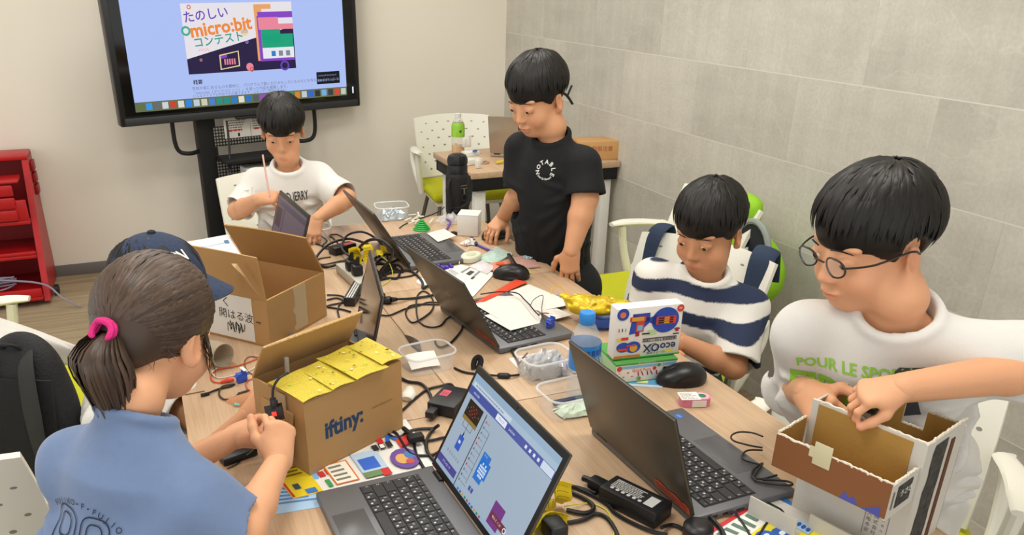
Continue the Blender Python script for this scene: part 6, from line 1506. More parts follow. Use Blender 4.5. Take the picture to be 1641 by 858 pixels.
# servo motors and wires
SRV = mat('servo_blue', '#2a56c8', .35, spec=.7)
def servo(label, px, py, z, rot):
    p = tp(px, py, z); t = thing('servo_motor', label, 'motor', p, rot)
    mb = MB(); mb.box((-.0115, -.006, 0), (.0115, .006, .022), SRV, .001); mb.box((-.0165, -.006, .0155), (.0165, .006, .0175), SRV, .0006); mb.build('case', t)
    mb = MB(); mb.lathe([(.006, .022), (.006, .026), (.002, .026), (.002, .029)], SRV, 14, T(.006, 0, 0)); mb.box((.002, -.012, .0285), (.010, .012, .0305), CARDW, .001); mb.build('horn', t); return t
servo('small blue servo motor on the palm rest of the papers laptop', 882, 524, .0175, .5)
servo('small blue servo motor by the clear tubing at the table edge', 928, 492, .001, 1.2)
servo('small blue servo motor on the bare table left of the printed box', 388, 612, .001, .3)
cord('black wire with connectors crossing the white sheets', [(770, 472, .03), (800, 468, .03), (828, 470, .028), (840, 480, .028), (848, 488, .03), (856, 498, .03), (864, 506, .03)], .0018)
cord('brown and red wires running from the connector to the blue motor', [(862, 504, .03), (874, 502, .03), (888, 506, .028), (888, 514, .026), (880, 520, .03)], .0016, mat('red_wire', '#b0402c', .5))
cord('dark wires from the white sheets to the blue motor', [(850, 490, .03), (856, 480, .03), (870, 474, .028), (868, 496, .03), (872, 512, .028), (880, 520, .03)], .0010)
cord('yellow wire arching over the clear tubing', [(882, 470, .01), (886, 460, .02), (900, 460, .025), (910, 470, .02), (912, 480, .01)], .0012, mat('yellow_wire', '#d9b02c', .5))
cord('clear blue tubing coil at the right table edge', [(882, 472), (884, 484), (900, 488), (918, 490), (925, 484), (912, 476), (892, 474), (886, 482)], .0028, mat('blue_tubing', '#8fb4dc', .2, alpha=.6), 'tubing', cat='tubing')
RW = mat('red_wire2', '#d0502c', .5)
cord('orange red wires looping on the bare table by the head', [(420, 572), (395, 582), (375, 588), (350, 592), (338, 602), (342, 612), (356, 614)], .0016, RW)
cord('brown wire loop above the blue motor left of the box', [(418, 574), (400, 572), (392, 580), (396, 594), (408, 602)], .0012, mat('brown_wire', '#7a4a2c', .5))
cord('white wire on the bare table near the red clip', [(414, 586), (396, 596), (375, 602), (350, 606), (340, 598), (348, 590)], .0014, mat('white_wire', '#d9d6cf', .5))
cord('thin orange wire near the box corner', [(412, 606), (398, 610), (394, 618), (400, 626), (412, 626)], .0014, RW)
mb = MB(); mb.tube([tp(354, 613, .005), tp(364, 610, .006), tp(375, 609, .006)], [.003, .006, .004], mat('clip_red', '#d8361c', .4), 8, 4, flat=.7); single(mb, 'alligator_clip', 'red alligator clip on the bare table left of the motor', 'clip', tp(360, 611))
cord('black usb cable with plug lying left of the box', [(330, 632, .003), (350, 624), (368, 620), (376, 616)], .0022, extra=lambda mb, P: mb.tube([tp(322, 634, .004), tp(335, 631, .004)], .004, ADP, 8))
cord('dark brown cable curling on the bare table', [(374, 616), (356, 620), (351, 632), (358, 640), (370, 640), (380, 634), (383, 630)], .0020, mat('dark_brown_wire', '#3a2f28', .5))
cord('dark cable end near the scissors', [(398, 626), (382, 632), (376, 642), (384, 646), (388, 646)], .0022, mat('dark_brown_wire'))
mb = MB(); mb.tube([tp(296, 633, .0015), tp(328, 627, .0015)], .0012, mat('brown_stick', '#7d6a55', .6), 6); single(mb, 'thin_stick', 'thin brown stick on the bare table near the chin', 'stick', tp(310, 630))
p = tp(402, 643); t = thing('scissors', 'teal handled scissors half hidden behind the printed box', 'scissors', p, .15); TEAL = mat('teal_plastic', '#7cc8b8', .4)
for s_ in (-1, 1):
    mb = MB(); mb.tube([(-.014+.014*math.cos(a_)*1.5, s_*.009+.007*math.sin(a_), .005) for a_ in np.linspace(0, 2*math.pi, 17)[:-1]], .003, TEAL, 8, closed=True); mb.build('handle', t)
    mb = MB(); mb.box((.007, s_*.004-.003, .003), (.065, s_*.001+.003, .0045), GREYM); mb.build('blade', t)
p = tp(348, 582); t = thing('paper_cup', 'crumpled translucent paper cup lying open beside the brown box', 'cup', p, math.radians(-60))
mb = MB(); CUP = mat('waxed_paper', '#cbbfa8', .5, alpha=.85, bump=(40, .4)); pr = [(.020, -.035), (.024, -.02), (.026, .0), (.029, .03), (.0272, .03), (.0245, .0), (.0225, -.02), (.018, -.033)]; mb.lathe(pr, CUP, 20, T(0, 0, .028)@RY(math.pi/2), cap1=True); mb.build('cup_body', t)
# power bank by the hand
a, b = tp(362, 742), tp(402, 728); X = boxframe((a+b)/2, (b-a)*[1, 1, 0], np.cross([0, 0, 1], (b-a)*[1, 1, 0])); X[2, 3] = TZ
t = thingM('battery_box', 'flat black battery box on the table below the girl\'s hands', 'battery', X); mb = MB(); mb.box((-.034, -.014, .001), (.034, .014, .016), ADP, .003); mb.build('case', t)
cord('thin wires by the black battery box near the hands', [(362, 728), (372, 720), (388, 724), (384, 740), (372, 748), (364, 752)], .0010)
cord('thin green wire from the battery box to the hands', [(395, 730, .015), (405, 722, .02), (412, 712, .03)], .0010, mat('green_wire', '#3a6a4a', .5))
# cable flap in the table
mb = MB(); P = [tp(648, 537, .001), tp(672, 548, .012), tp(676, 566, .004), tp(660, 556, .001)]
G = np.array([[P[0]*(1-u)*(1-v)+P[1]*u*(1-v)+P[2]*u*v+P[3]*(1-u)*v+np.array([0, 0, .004*math.sin(u*3)]) for v in np.linspace(0, 1, 6)] for u in np.linspace(0, 1, 6)]); mb.sheet(G, .002, mat('brown_flap', '#4b3a2c', .5)); single(mb, 'cable_flap', 'brown wedge shaped flap standing over the table seam', 'flap', P[0])
mb = MB(); mb.tube([tp(652, 640, .008), tp(655, 632, .012), tp(656, 622, .010)], [.012, .016, .008], WHITE, 12, 5, flat=.6); single(mb, 'white_plug', 'white rounded plug between the printed box and the tub', 'plug', tp(652, 640))
# far right of the tables
p = tp(738, 362); 
def flask():
    p = at(733, 347, TZ); t = thing('vacuum_flask', 'black vacuum flask in a strapped sleeve at the far table end', 'bottle', (p[0], p[1], TZ), .2)
    SL = mat('black_nylon', '#16161a', .7, bump=(150, .3))
    mb = MB(); mb.lathe([(.038, .001), (.041, .004), (.041, .020), (.040, .022)], mat('steel', '#8b8883', .3, .8), 32); mb.build('base', t)
    mb = MB(); mb.lathe([(.0425, .018), (.0435, .03), (.0435, .145), (.041, .158), (.036, .165)], SL, 32); mb.build('sleeve', t)
    mb = MB(); mb.lathe([(.034, .163), (.037, .166), (.037, .190), (.035, .193), (.035, .196), (.0375, .199), (.0375, .215), (.032, .228), (.018, .234)], BLACK, 32); mb.box((-.010, -.045, .20), (.010, -.030, .232), BLACK, .004); mb.build('lid', t)
    mb = MB(); mb.tube([(-.040, -.012, .15), (-.058, -.02, .11), (-.052, -.03, .06), (-.046, -.02, .02)], .006, SL, 8, 6, flat=.35); mb.tube([(.040, -.012, .15), (.046, -.018, .11), (.03, -.036, .07), (-.0, -.046, .05), (-.04, -.03, .025)], .008, SL, 8, 6, flat=.35, up=(0, -1, 0)); mb.tube([(-.046, -.012, .035), (-.01, -.05, .045), (.02, -.047, .06)], .008, SL, 8, 5, flat=.35, up=(0, -1, 0)); mb.build('strap', t)
    mb = MB(); X = T(.0, -.0445, .0)@RX(math.pi/2); 
    mb.tube([(-.014, -.0455, .125), (.012, -.0455, .125), (.012, -.0455, .115), (-.014, -.0455, .115)], .002, GREYM, 6, closed=True); mb.tube([(0, -.046, .115), (0, -.047, .095)], .003, GREYM, 6); mb.tube([(.012*math.cos(a_), -.047, .082+.012*math.sin(a_)) for a_ in np.linspace(0, 2*math.pi, 14)[:-1]], .003, BLACK, 6, closed=True); mb.build('buckle', t)
flask()
pa = tp(756, 379); t = thing('cube_box', 'small white cube shaped carton beside the black flask', 'box', (pa[0]+.005, pa[1]+.035, TZ), math.radians(-32))
mb = MB(); mb.box((-.036, -.036, .001), (.036, .036, .074), mat('white_card'), .0012); mb.build('carton', t)
mb = MB(); mb.box((-.0365, -.0365, .0735), (.0365, .0365, .0752), mat('white_card'), .0006); mb.build('top_flap', t)
mb = MB(); mb.box((-.008, -.013, .001), (.008, .013, .009), BLACK, .002); o = mb.build('usb_stick'); o.location = tp(728, 376); o.rotation_euler.z = .3; tag(o, 'small black stick between the far laptop and the white cube', 'device')
p = tp(678, 370); t = thing('stacked_toy', 'green ridged dome shaped toy behind the far laptop', 'toy', (p[0], p[1]+.015, TZ)); GT = mat('toy_green', '#189a3c', .4)
mb = MB(); pr = []
for i in range(6):
    r0 = .030-.0045*i; z = .006*i; pr += [(r0, z+.0005), (r0+.001, z+.003), (r0-.0015, z+.0055)]
mb.lathe(pr, GT, 30); mb.build('toy_body', t)
cord('thin dark cable along the far table end behind the toy', [(640, 366), (648, 360), (668, 352), (690, 345), (705, 338), (712, 332)], .0020)
def sticks(label, px, py, n, seed, m, L=.05, name='plastic_bits', z0=.003):
    r_ = random.Random(seed); 
    for i in range(n):
        p = tp(px+r_.uniform(-22, 22), py+r_.uniform(-7, 7), z0+.003*(i % 4)); a_ = r_.uniform(-.9, 1.5); mb = MB(); l = L*r_.uniform(.5, 1.2)
        d_ = np.array([math.cos(a_), math.sin(a_), r_.uniform(0, .12)])*l/2; mb.tube([p-d_*[1, 1, 0], p+d_], .0035, m, 6, flat=.6); single(mb, name, label, 'scrap', p, 'white plastic scraps behind the toy', )
sticks('white plastic scrap strip in the pile behind the green toy', 672, 350, 10, 4, mat('ivory_plastic', '#e3dfcf', .5))
o = crumple(.075, .06, .022, 41, mat('thin_clear_bag'), 12).build('clear_wrapper', ang=15); o.location = tp(720, 357); tag(o, 'crumpled clear wrapper left of the white cube', 'bag')
cord('purple ribbon beside the black flask base', [(700, 384), (712, 374), (718, 364), (722, 356, .01), (716, 352, .012)], .004, mat('purple_ribbon', '#6a4aa0', .6), 'ribbon', cat='ribbon')
# tape roll and packets near the mouse
p = tp(755, 418); t = thing('tape_roll', 'oval pale tape roll in its case beside the purple beads', 'tape', (p[0], p[1], TZ), math.radians(35)); PT = mat('pale_plastic', '#d9dcc4', .4)
mb = MB(); mb.lathe([(.030, .001), (.033, .004), (.033, .018), (.030, .021)], PT, 30, sx=1.25, sy=.85); mb.build('case', t); mb = MB(); mb.lathe([(.016, .0212), (.015, .0225)], mat('pale_core', '#c3c8ae', .5), 20, sx=1.2, sy=.9); mb.build('core', t)
cord('white string from the tape roll to the far laptop', [(736, 423, .004), (738, 412, .012), (748, 402, .012), (756, 396, .006), (766, 398)], .0015, mat('white_wire'))
PB = mat('purple_bead', '#4a35a8', .3); r_ = random.Random(6)
for i in range(9):
    q = tp(703+r_.uniform(0, 26), 418+r_.uniform(0, 12)+i*.4, .006); bm = bmesh.new(); bmesh.ops.create_uvsphere(bm, u_segments=12, v_segments=8, radius=.0065); mb = MB(); mb.addbm(bm, PB); o = mb.build('bead'); o.location = q; tag(o, 'purple glossy bead in the cluster beside the tape roll', 'bead', 'purple beads')
def pen(label, pa, pb, col, r=.0045):
    a, b = tp(*pa, r+.001), tp(*pb, r+.003); mb = MB(); mb.tube([a, a+(b-a)*.9, b], [r, r, r*.4], mat('pen_'+col[1:], col, .35), 10); single(mb, 'pen', label, 'pen', a)
pen('dark blue pen cap end near the boy in black', (756, 382), (764, 392), '#1f2350', .006); pen('purple pen lying beside the mouse hand', (766, 393), (784, 401), '#5a4aa0', .004); pen('lilac pen half under the teal bag', (784, 400), (800, 406), '#8a86c0', .004)
mb = crumple(.05, .03, .012, 44, CARDW, 10, .005); o = mb.build('tissue', ang=20); o.location = tp(752, 393); tag(o, 'small crumpled white tissue beside the dark blue pen', 'tissue')
def packet(label, pts, col, z=.004, th=.004, inner=None):
    mb = MB(); P = [at(x, y, TZ+z) for x, y in pts]; n = 7; G = np.zeros((n, n, 3))
    for i in range(n):
        for j in range(n):
            u, v = i/(n-1), j/(n-1); G[i, j] = P[0]*(1-u)*(1-v)+P[1]*u*(1-v)+P[2]*u*v+P[3]*(1-u)*v; G[i, j, 2] += .006*math.sin(u*math.pi)*math.sin(v*math.pi)+.001*math.sin(9*u+7*v)
    mb.sheet(G, th, mat('packet_'+col[1:], col, .25, spec=.8, noise=(60, .12)))
    if inner:
        for m_, a_, b_, r_ in inner:
            c = P[0]*(1-a_)*(1-b_)+P[1]*a_*(1-b_)+P[2]*a_*b_+P[3]*(1-a_)*b_; c[2] += .0025+th/2+.006*math.sin(a_*math.pi)*math.sin(b_*math.pi); disc(mb, c[0], c[1], r_, mat('pk_'+m_[1:], m_, .4), np.eye(4), c[2], 16)
    single(mb, 'packet', label, 'packet', P[0], None, ang=60)
packet('pale teal plastic packet beside the tape roll', [(766, 415), (790, 424), (822, 408), (795, 396)], '#b5d3c8')
packet('clear white packet with a pink corner left of the orange one', [(752, 428), (780, 440), (795, 428), (772, 418)], '#dcd8dc')
packet('orange red plastic packet next to the black marker', [(782, 424), (792, 438), (822, 430), (816, 417)], '#e08a70', inner=[('#e0562a', .5, .45, .014)])
packet('pink and teal card packet at the table edge', [(820, 416), (828, 432), (866, 428), (848, 406)], '#c49a90', inner=[('#8fbcc4', .35, .75, .017), ('#e8eef0', .45, .72, .009), ('#4a9ac0', .45, .72, .005)])
packet('yellow and blue card under the mouse by the packets', [(826, 432), (832, 442), (852, 438), (846, 430)], '#cfcf78', .002, .001)
mb = MB(); mb.tube([tp(815, 408, .014), tp(829, 430, .014)], .0065, BLACK, 10, flat=.7); single(mb, 'black_marker', 'black marker lying across the colourful packets', 'pen', tp(829, 430))
mb = MB(); disc(mb, 0, 0, .030, mat('thin_white_disc', '#dfe3e4', .4), np.eye(4), .0008, 28); mb.add([], [], WHITE) if False else None
mb2 = MB(); mb2.lathe([(.034, .0006), (.034, .002)], mat('thin_white_disc'), 30); o = mb2.build('white_disc'); o.location = tp(686, 452); tag(o, 'thin white disc on the table beside the laptop lid', 'disc')

# ------------------------------------------------------------------ things on the side table
def st(px, py): return at(px, py, SZ)
p = st(734, 247); t = thing('tea_bottle', 'green labelled tea bottle, nearly empty, on the side table', 'bottle', (p[0], p[1], SZ))
mb = MB(); mb.lathe([(.028, .001), (.033, .004), (.033, .13), (.031, .145), (.022, .168), (.0125, .180), (.0125, .188)], mat('clear_bottle2', '#e6e2d2', .06, alpha=.3, spec=1), 28, cap1=False); mb.build('bottle_body', t)
mb = MB(); mb.lathe([(.0318, .003), (.0318, .042)], mat('amber_tea', '#d99a2a', .15, alpha=.85), 28); mb.build('tea', t)
mb = MB(); mb.lathe([(.0333, .088), (.0333, .134), (.0318, .146), (.028, .155)], mat('green_label', '#8fc43e', .45, noise=(30, .15)), 28, cap0=False, cap1=False); v_ = np.array([[1, 0, 0, 0], [0, 0, -1, -.0335], [0, 1, 0, .118], [0, 0, 0, 1]], float); disc(mb, 0, -.002, .007, mat('dark_green_print', '#3f6a1c', .6), v_, .0003, 12); mb.build('label', t)
mb = MB(); mb.lathe([(.0155, .180), (.0155, .198), (.014, .200)], mat('white_cap', '#d9d9d4', .4), 24); mb.build('cap', t)
def stbox(name, lab, cat, px, py, s, m, z=0, rot=.2, bev=.004):
    p = st(px, py); mb = MB(); mb.box((-s[0]/2, -s[1]/2, .0008), (s[0]/2, s[1]/2, s[2]), m, bev); o = mb.build(name); o.location = (p[0], p[1], SZ+z); o.rotation_euler.z = rot; return tag(o, lab, cat)
WD = mat('device_offwhite', '#dcdad2', .4)
stbox('charger_hub', 'flat white charger hub on the side table beside the tea bottle', 'charger', 757, 263, (.085, .06, .028), WD); stbox('charger_hub', 'white charger block stacked on the flat hub', 'charger', 754, 259, (.075, .055, .022), WD, .0285)
stbox('charger_plug', 'white upright plug standing on the charger block', 'charger', 745, 253, (.022, .02, .045), WD, .051); stbox('charger_plug', 'second white plug upright on the charger block', 'charger', 751, 253, (.018, .02, .06), WD, .051)
stbox('usb_plug', 'blue usb plug on top of the charger block', 'plug', 761, 261, (.025, .012, .010), mat('usb_blue', '#2a5aa8', .4), .051); stbox('charger_plug', 'small white plug at the front edge of the side table', 'charger', 766, 270, (.022, .024, .04), WD)
p = st(806, 263); mb = MB(); mb.tube([p+[-.035, 0, .008], p+[0, .006, .012], p+[.04, .0, .008]], .008, mat('yellow_tool', '#d9c52a', .4), 8, 5, flat=.7); mb.tube([p+[.01, 0, .014], p+[.06, .004, .008]], .006, BLACK, 8); single(mb, 'hand_tool', 'yellow and black hand tool in front of the silver laptop', 'tool', p)
p = st(775, 262); mb = MB(); mb.tube([p+[-.02, .0, .003], p+[.0, .03, .004], p+[.03, .01, .003], p+[.01, -.02, .003], p+[-.02, -.01, .003], p+[.03, .04, .003]], .0025, mat('pinkish_cable', '#b08a7c', .5), 6, 6); single(mb, 'coiled_cable', 'coiled brown pink cable between the chargers and the laptop', 'cable', p)
pa_, pb_ = st(944, 257), st(992, 256); X = boxframe((pa_[0], pa_[1], SZ+.0008), (pb_-pa_)*[1, 1, 0], np.cross([0, 0, 1], (pb_-pa_)*[1, 1, 0]))
wS = float(np.linalg.norm(pb_-pa_)); t = thingM('small_carton', 'small brown carton with faded red print at the side table end', 'box', X)
mb = MB(); mb.box((-.06, .0, 0), (wS, .13, .088), mat('light_kraft', '#c79a62', .7), .002); mb.build('carton', t); mb = MB(); letter(mb, '取扱注意', mat('faded_red', '#b0604a', .8), XEf@T(wS*.42, .052, 0), .026, bold=.01); mb.build('printed_mark', t)

# ------------------------------------------------------------------ bags on the chairs
# ------------------------------------------------------------------ the children
def interp_end(tab):
    xs = [a for a, b in tab]; ys = [b for a, b in tab]
    return lambda p: float(np.interp(abs(p), xs, ys))
BOY_END = interp_end([(0, .008), (.75, .007), (1.02, -.012), (1.2, -.020), (1.42, .008), (1.7, -.012), (2.3, -.062), (math.pi, -.070)])
def auto_folds(neck, sh, hem, fl, ax, up, seed=1):
    r = np.random.default_rng(seed); out = []; mid = (sh[0]+sh[1])/2; W = np.linalg.norm(sh[1]-sh[0])/2
    for sgn, q in ((-1, sh[0]), (1, sh[1])):
        for fb in (1, -1):
            arm = q-up*.085-ax*sgn*.018+fl*fb*.05
            out.append((arm, arm-ax*sgn*.07-up*r.uniform(.03, .09)+fl*fb*.035))
            out.append((arm-up*.02, arm-up*.15-ax*sgn*r.uniform(.01, .05)+fl*fb*.03))
    for k in range(18):
        a = mid-up*r.uniform(.08, .34)+ax*r.uniform(-W, W)*.85+fl*(W*.80)*(1 if k % 2 else -1)
        out.append((a, a-up*r.uniform(.03, .10)+ax*r.uniform(-.10, .10)))
    for q in sh:
        for k in range(4):
            a = q-up*r.uniform(.02, .12)+fl*.05*(1 if k % 2 else -1); out.append((a, a+ax*r.uniform(-.05, .05)-up*r.uniform(.03, .05)))
    return out
def kid(label, H, sc, mid, fdir, half, hips, hem, armsdef, hands, shirt_m, skin=(1, 1, 1), hair=None, legs=None, shorts=None, sleeve=.78, depth=.66, hw=None, hemw=1.12, sr=(.06, .07), seed=1, tint=None, base=None, up_hint=None, amp=.003, drop=.042, neck_up=.047, arr=(.036, .030, .0205), neckr=.055, sk=.045, la=.215, lb=.195):
    fdir = nrm(fdir); updir = nrm(mid-hips); ax = nrm(np.cross(fdir, updir)); fl = np.cross(updir, ax)   # ax = the child's right
    R_, L_ = mid+ax*half-updir*drop, mid-ax*half-updir*drop
    neck = mid+updir*neck_up-fl*.004
    base = np.array([hips[0], hips[1], 0.0]) if base is None else base
    P = Person(label, base, H, sc, skin)
    arms = []
    for S_, (wr, pole) in zip((R_, L_), armsdef):
        wr = np.asarray(wr, float); E = np.asarray(pole[1], float) if isinstance(pole[0], str) else ik(S_, wr, la, lb, np.asarray(pole, float)); arms.append((S_, E, wr))
    hh = []
    for a, hd in zip(arms, hands):
        d = dict(hd); d['W'] = a[2]; d['fd'] = a[2]-a[1]; d.setdefault('d', a[2]-a[1]); hh.append(d)
    P.body(neck, [R_, L_], hips, arms, hh, legs, ar=arr)
    sl = [(a[0], a[0]+(a[1]-a[0])*f_) for a, f_ in zip(arms, sleeve if isinstance(sleeve, tuple) else (sleeve, sleeve))]
    P.shirt(neck, [R_, L_], hem, sl, shirt_m, hw=hw, depth=depth, hemw=hemw, sr=sr, seed=seed, folds=auto_folds(neck, [R_, L_], hem, fl, ax, updir, seed), fwd=fl, tint=tint, amp=amp, neckr=neckr, sk=sk)
    P.arms = arms; P.mid = mid; P.neck = neck; P.axr = ax; P.flw = fl; P.upd = updir; P.sh = (R_, L_)
    if shorts:
        F = Field(np.minimum.reduce([hips]+[l[1] for l in legs])-.16, np.maximum.reduce([hips]+[l[1] for l in legs])+.17, .006)
        for l in legs: F.cone(l[0], l[0]+(l[1]-l[0])*shorts[1], .085, .078, .03)
        F.cone(legs[0][0], legs[1][0], .095, .095, .03); F.cone(hips, hips+updir*.09, .115, .11, .03, (fl, .75))
        for l in legs: F.cone(l[0]+(l[1]-l[0])*shorts[1]*.6, l[1], .070, .072, .004, mode='s')
        for l in legs: F.halfspace(l[0]+(l[1]-l[0])*shorts[1], l[1]-l[0]) if False else None
        V, Q = F.mesh(); V = relax(V, Q, 2); fastmesh('shorts', [(V, Q, 0)], [shorts[0]], P.root, P.base)
    for l in (legs or []):
        mb = MB(); t_ = nrm(l[3]); X = frame(np.array([l[2][0], l[2][1], max(0, l[2][2]-.085)]), t_, (0, 0, 1))
        prf = []
        n = 14; rings = []
        for z, k, o in ((.0, 1., 0), (.012, 1.04, 0), (.03, 1., 0), (.05, .82, -.008), (.062, .55, -.02)):
            rings.append([(.035+o+(.115*k)*math.cos(2*math.pi*i/n)*(1 if math.cos(2*math.pi*i/n) > 0 else .75), .042*k*math.sin(2*math.pi*i/n), z) for i in range(n)])
        loft(mb, rings, mat('shoe_dark', '#3a3c44', .6), True, True, X); mb.build('shoe', P.root, P.base)
    if hair: hair(P)
    P.brows()
    return P
CLOTHW = mat('white_cotton', '#d5d3ce', .85, bump=(260, .06), sheen=.2); CLOTHK = mat('black_jersey', '#0e0f12', .85, bump=(260, .06))
CLOTHB = mat('blue_cotton', '#6a7fa4', .85, bump=(260, .06), sheen=.2, noise=(60, .03)); CLOTHS = mat('striped_cotton', '#ffffff', .85, bump=(260, .06), attr='tint')
PRB = mat('shirt_print_black', '#2b2b2d', .8); PRW = mat('shirt_print_white', '#dcdcd8', .8); PRG = mat('shirt_print_green', '#8cc63f', .8); PRD = mat('shirt_print_grey', '#43464b', .8); PRN = mat('shirt_print_navy', '#232b40', .8)
def v3(*a): return np.array(a, float)
def chest_frame(P, right, up, fwd, o):                   # flat frame for a print: x viewer's right, y up, z towards the viewer
    X = np.eye(4); z = nrm(fwd); x = nrm(right-z*(right@z)); X[:3, 0] = x; X[:3, 1] = np.cross(z, x); X[:3, 2] = z; X[:3, 3] = o+z*.18
    return X

# --- boy in the white shirt by the display
c = atd(452, 204, 2.86); H = head_frame(c, (-.22, -.9, -.38))
mid = atd(463, 274, 2.90)
hips = v3(mid[0]+.02, mid[1]+.10, .47)
P = kid('boy with black fringe in a white lettered shirt, sitting below the display', H, .93, mid, (-.12, -1, 0), .104, hips, hips+v3(-.01, -.03, .06),
        [(atd(414, 320, 2.66), ('E', atd(380, 338, 2.84))), (atd(507, 352, 2.76), ('E', atd(556, 318, 2.86)))],
        [dict(n=v3(-.3, -.55, .8), side=v3(.25, .35, .9), sc=.80, curl=(50, 55, 35), thumb=((.75, .6, -.4), (.95, .1, -.5), (.95, -.1, -.5)), d=v3(.75, -.35, .12)),
         dict(n=v3(.1, -.5, .85), side=v3(-.8, .5, .1), sc=.80, curl=(20, 25, 20), d=v3(-.35, -.55, -.75))],
        CLOTHW, skin=(.86, .80, .76), hair=lambda P: boy_hair('hair', H, .93, BOY_END, P.root, P.base, HAIR, 11, 900),
        legs=[(hips+v3(.08, 0, 0), hips+v3(.09, -.30, .0), v3(hips[0]+.09, hips[1]-.30, .08), (0, -1, 0)), (hips+v3(-.08, 0, 0), hips+v3(-.09, -.30, .0), v3(hips[0]-.09, hips[1]-.30, .08), (0, -1, 0))],
        shorts=(mat('dark_shorts', '#2c3040', .85), .8), sleeve=.95, sr=(.046, .066), hw=.112, neckr=.055, depth=.74, seed=3, amp=.007)
mb = MB(); X = chest_frame(P, v3(1, 0, 0), v3(0, 0, 1), v3(-.13, -.95, .25), P.mid-P.upd*.115)
letter(mb, 'TOM AND JERRY', PRB, X@T(-.022, .008, 0)@RZ(.05), .044, bold=.012, sx=.48); P.print_on(mb, direction=-X[:3, 2])
p0, p1 = atd(432, 316, 2.60), atd(421, 248, 2.60); mb = MB(); mb.tube([p0, p1], [.0032, .0028], mat('pale_stick', '#d2a898', .5), 8); single(mb, 'thin_rod', 'thin pinkish rod held up by the boy in white below the display', 'stick', p0)

# --- boy in black, standing
c = atd(861, 152, 2.42); H = head_frame(c, (-.93, -.37, -.40))
mid = atd(884, 229, 2.47); hips = v3(1.20, mid[1]+.05, .64)
P = kid('standing boy in a black shirt with a round white print, hand on a mouse', H, .99, mid, (-.92, -.40, 0), .122, hips, hips+v3(-.005, 0, .035),
        [(at(806, 349, .795), ('E', atd(838, 306, 2.60))), (atd(916, 402, 2.43), ('E', atd(938, 318, 2.42)))],
        [dict(n=v3(-.25, -.2, .95), side=v3(-.25, -.95, 0), sc=.86, curl=(22, 28, 18), d=v3(-.75, -.45, -.42), thumb=((.6, .7, -.4), (.85, .4, -.4), (.9, .2, -.4))),
         dict(n=v3(-.55, -.8, .1), side=v3(-.8, .6, 0), sc=.88, curl=(14, 18, 12), d=v3(-.06, -.04, -1))],
        CLOTHK, skin=(.92, .85, .80), hair=lambda P: boy_hair('hair', H, .99, interp_end([(0, .011), (.8, .009), (1.02, -.010), (1.2, -.020), (1.42, .006), (1.75, -.02), (2.3, -.055), (math.pi, -.062)]), P.root, P.base, HAIR, 12, 1100),
        legs=[(hips+v3(-.04, .075, -.02), hips+v3(-.05, .08, -.30), v3(hips[0]-.03, hips[1]+.085, .085), (-1, -.3, 0)), (hips+v3(.03, -.075, -.02), hips+v3(.02, -.08, -.30), v3(hips[0]+.04, hips[1]-.085, .085), (-1, -.5, 0))],
        shorts=(mat('black_shorts', '#1b1c20', .85), .85), sleeve=.90, sr=(.050, .068), hw=.126, hemw=1.16, sk=.03, depth=.80, seed=5, la=.22, lb=.2, arr=(.042, .037, .024), amp=.0025)
mb = MB(); F_ = P.flw; X = chest_frame(P, -P.axr, v3(0, 0, 1), nrm(F_+v3(0, -.25, .15)), P.mid-P.upd*.068-P.axr*.022)
for s_, r0, a0, a1, sz, rot in (('NOTABLE', .024, 200, -20, .017, -90), ('Just Go Forward', .0255, 222, 318, .0085, 90)):
    for i, ch in enumerate(s_):
        a_ = math.radians(a0+(a1-a0)*i/(len(s_)-1)); letter(mb, ch, PRW, X@T(r0*math.cos(a_), r0*math.sin(a_), 0)@RZ(a_+math.radians(rot)), sz, bold=.03)
P.print_on(mb, direction=-X[:3, 2])
mb = MB(); q = hp(H, .082, -.03, -.03, .99); mb.tube([hp(H, -.080, -.022, .006, .99), hp(H, -.086, -.034, -.012, .99), hp(H, -.084, -.05, -.045, .99)], .004, BLACK, 8, 4); mb.tube([hp(H, -.086, -.034, -.012, .99), hp(H, -.092, -.055, .012, .99)], .003, BLACK, 6); mb.build('ear_clip', P.root, P.base)
mb = MB(); k = 26; e_ = hips+P.upd*.028
mb.tube([e_+P.axr*.124*math.cos(a_)+P.flw*.098*math.sin(a_) for a_ in np.linspace(0, 2*math.pi, k+1)[:-1]], .012, CLOTHW, 8, closed=True, flat=.5); mb.build('undershirt_hem', P.root, P.base)

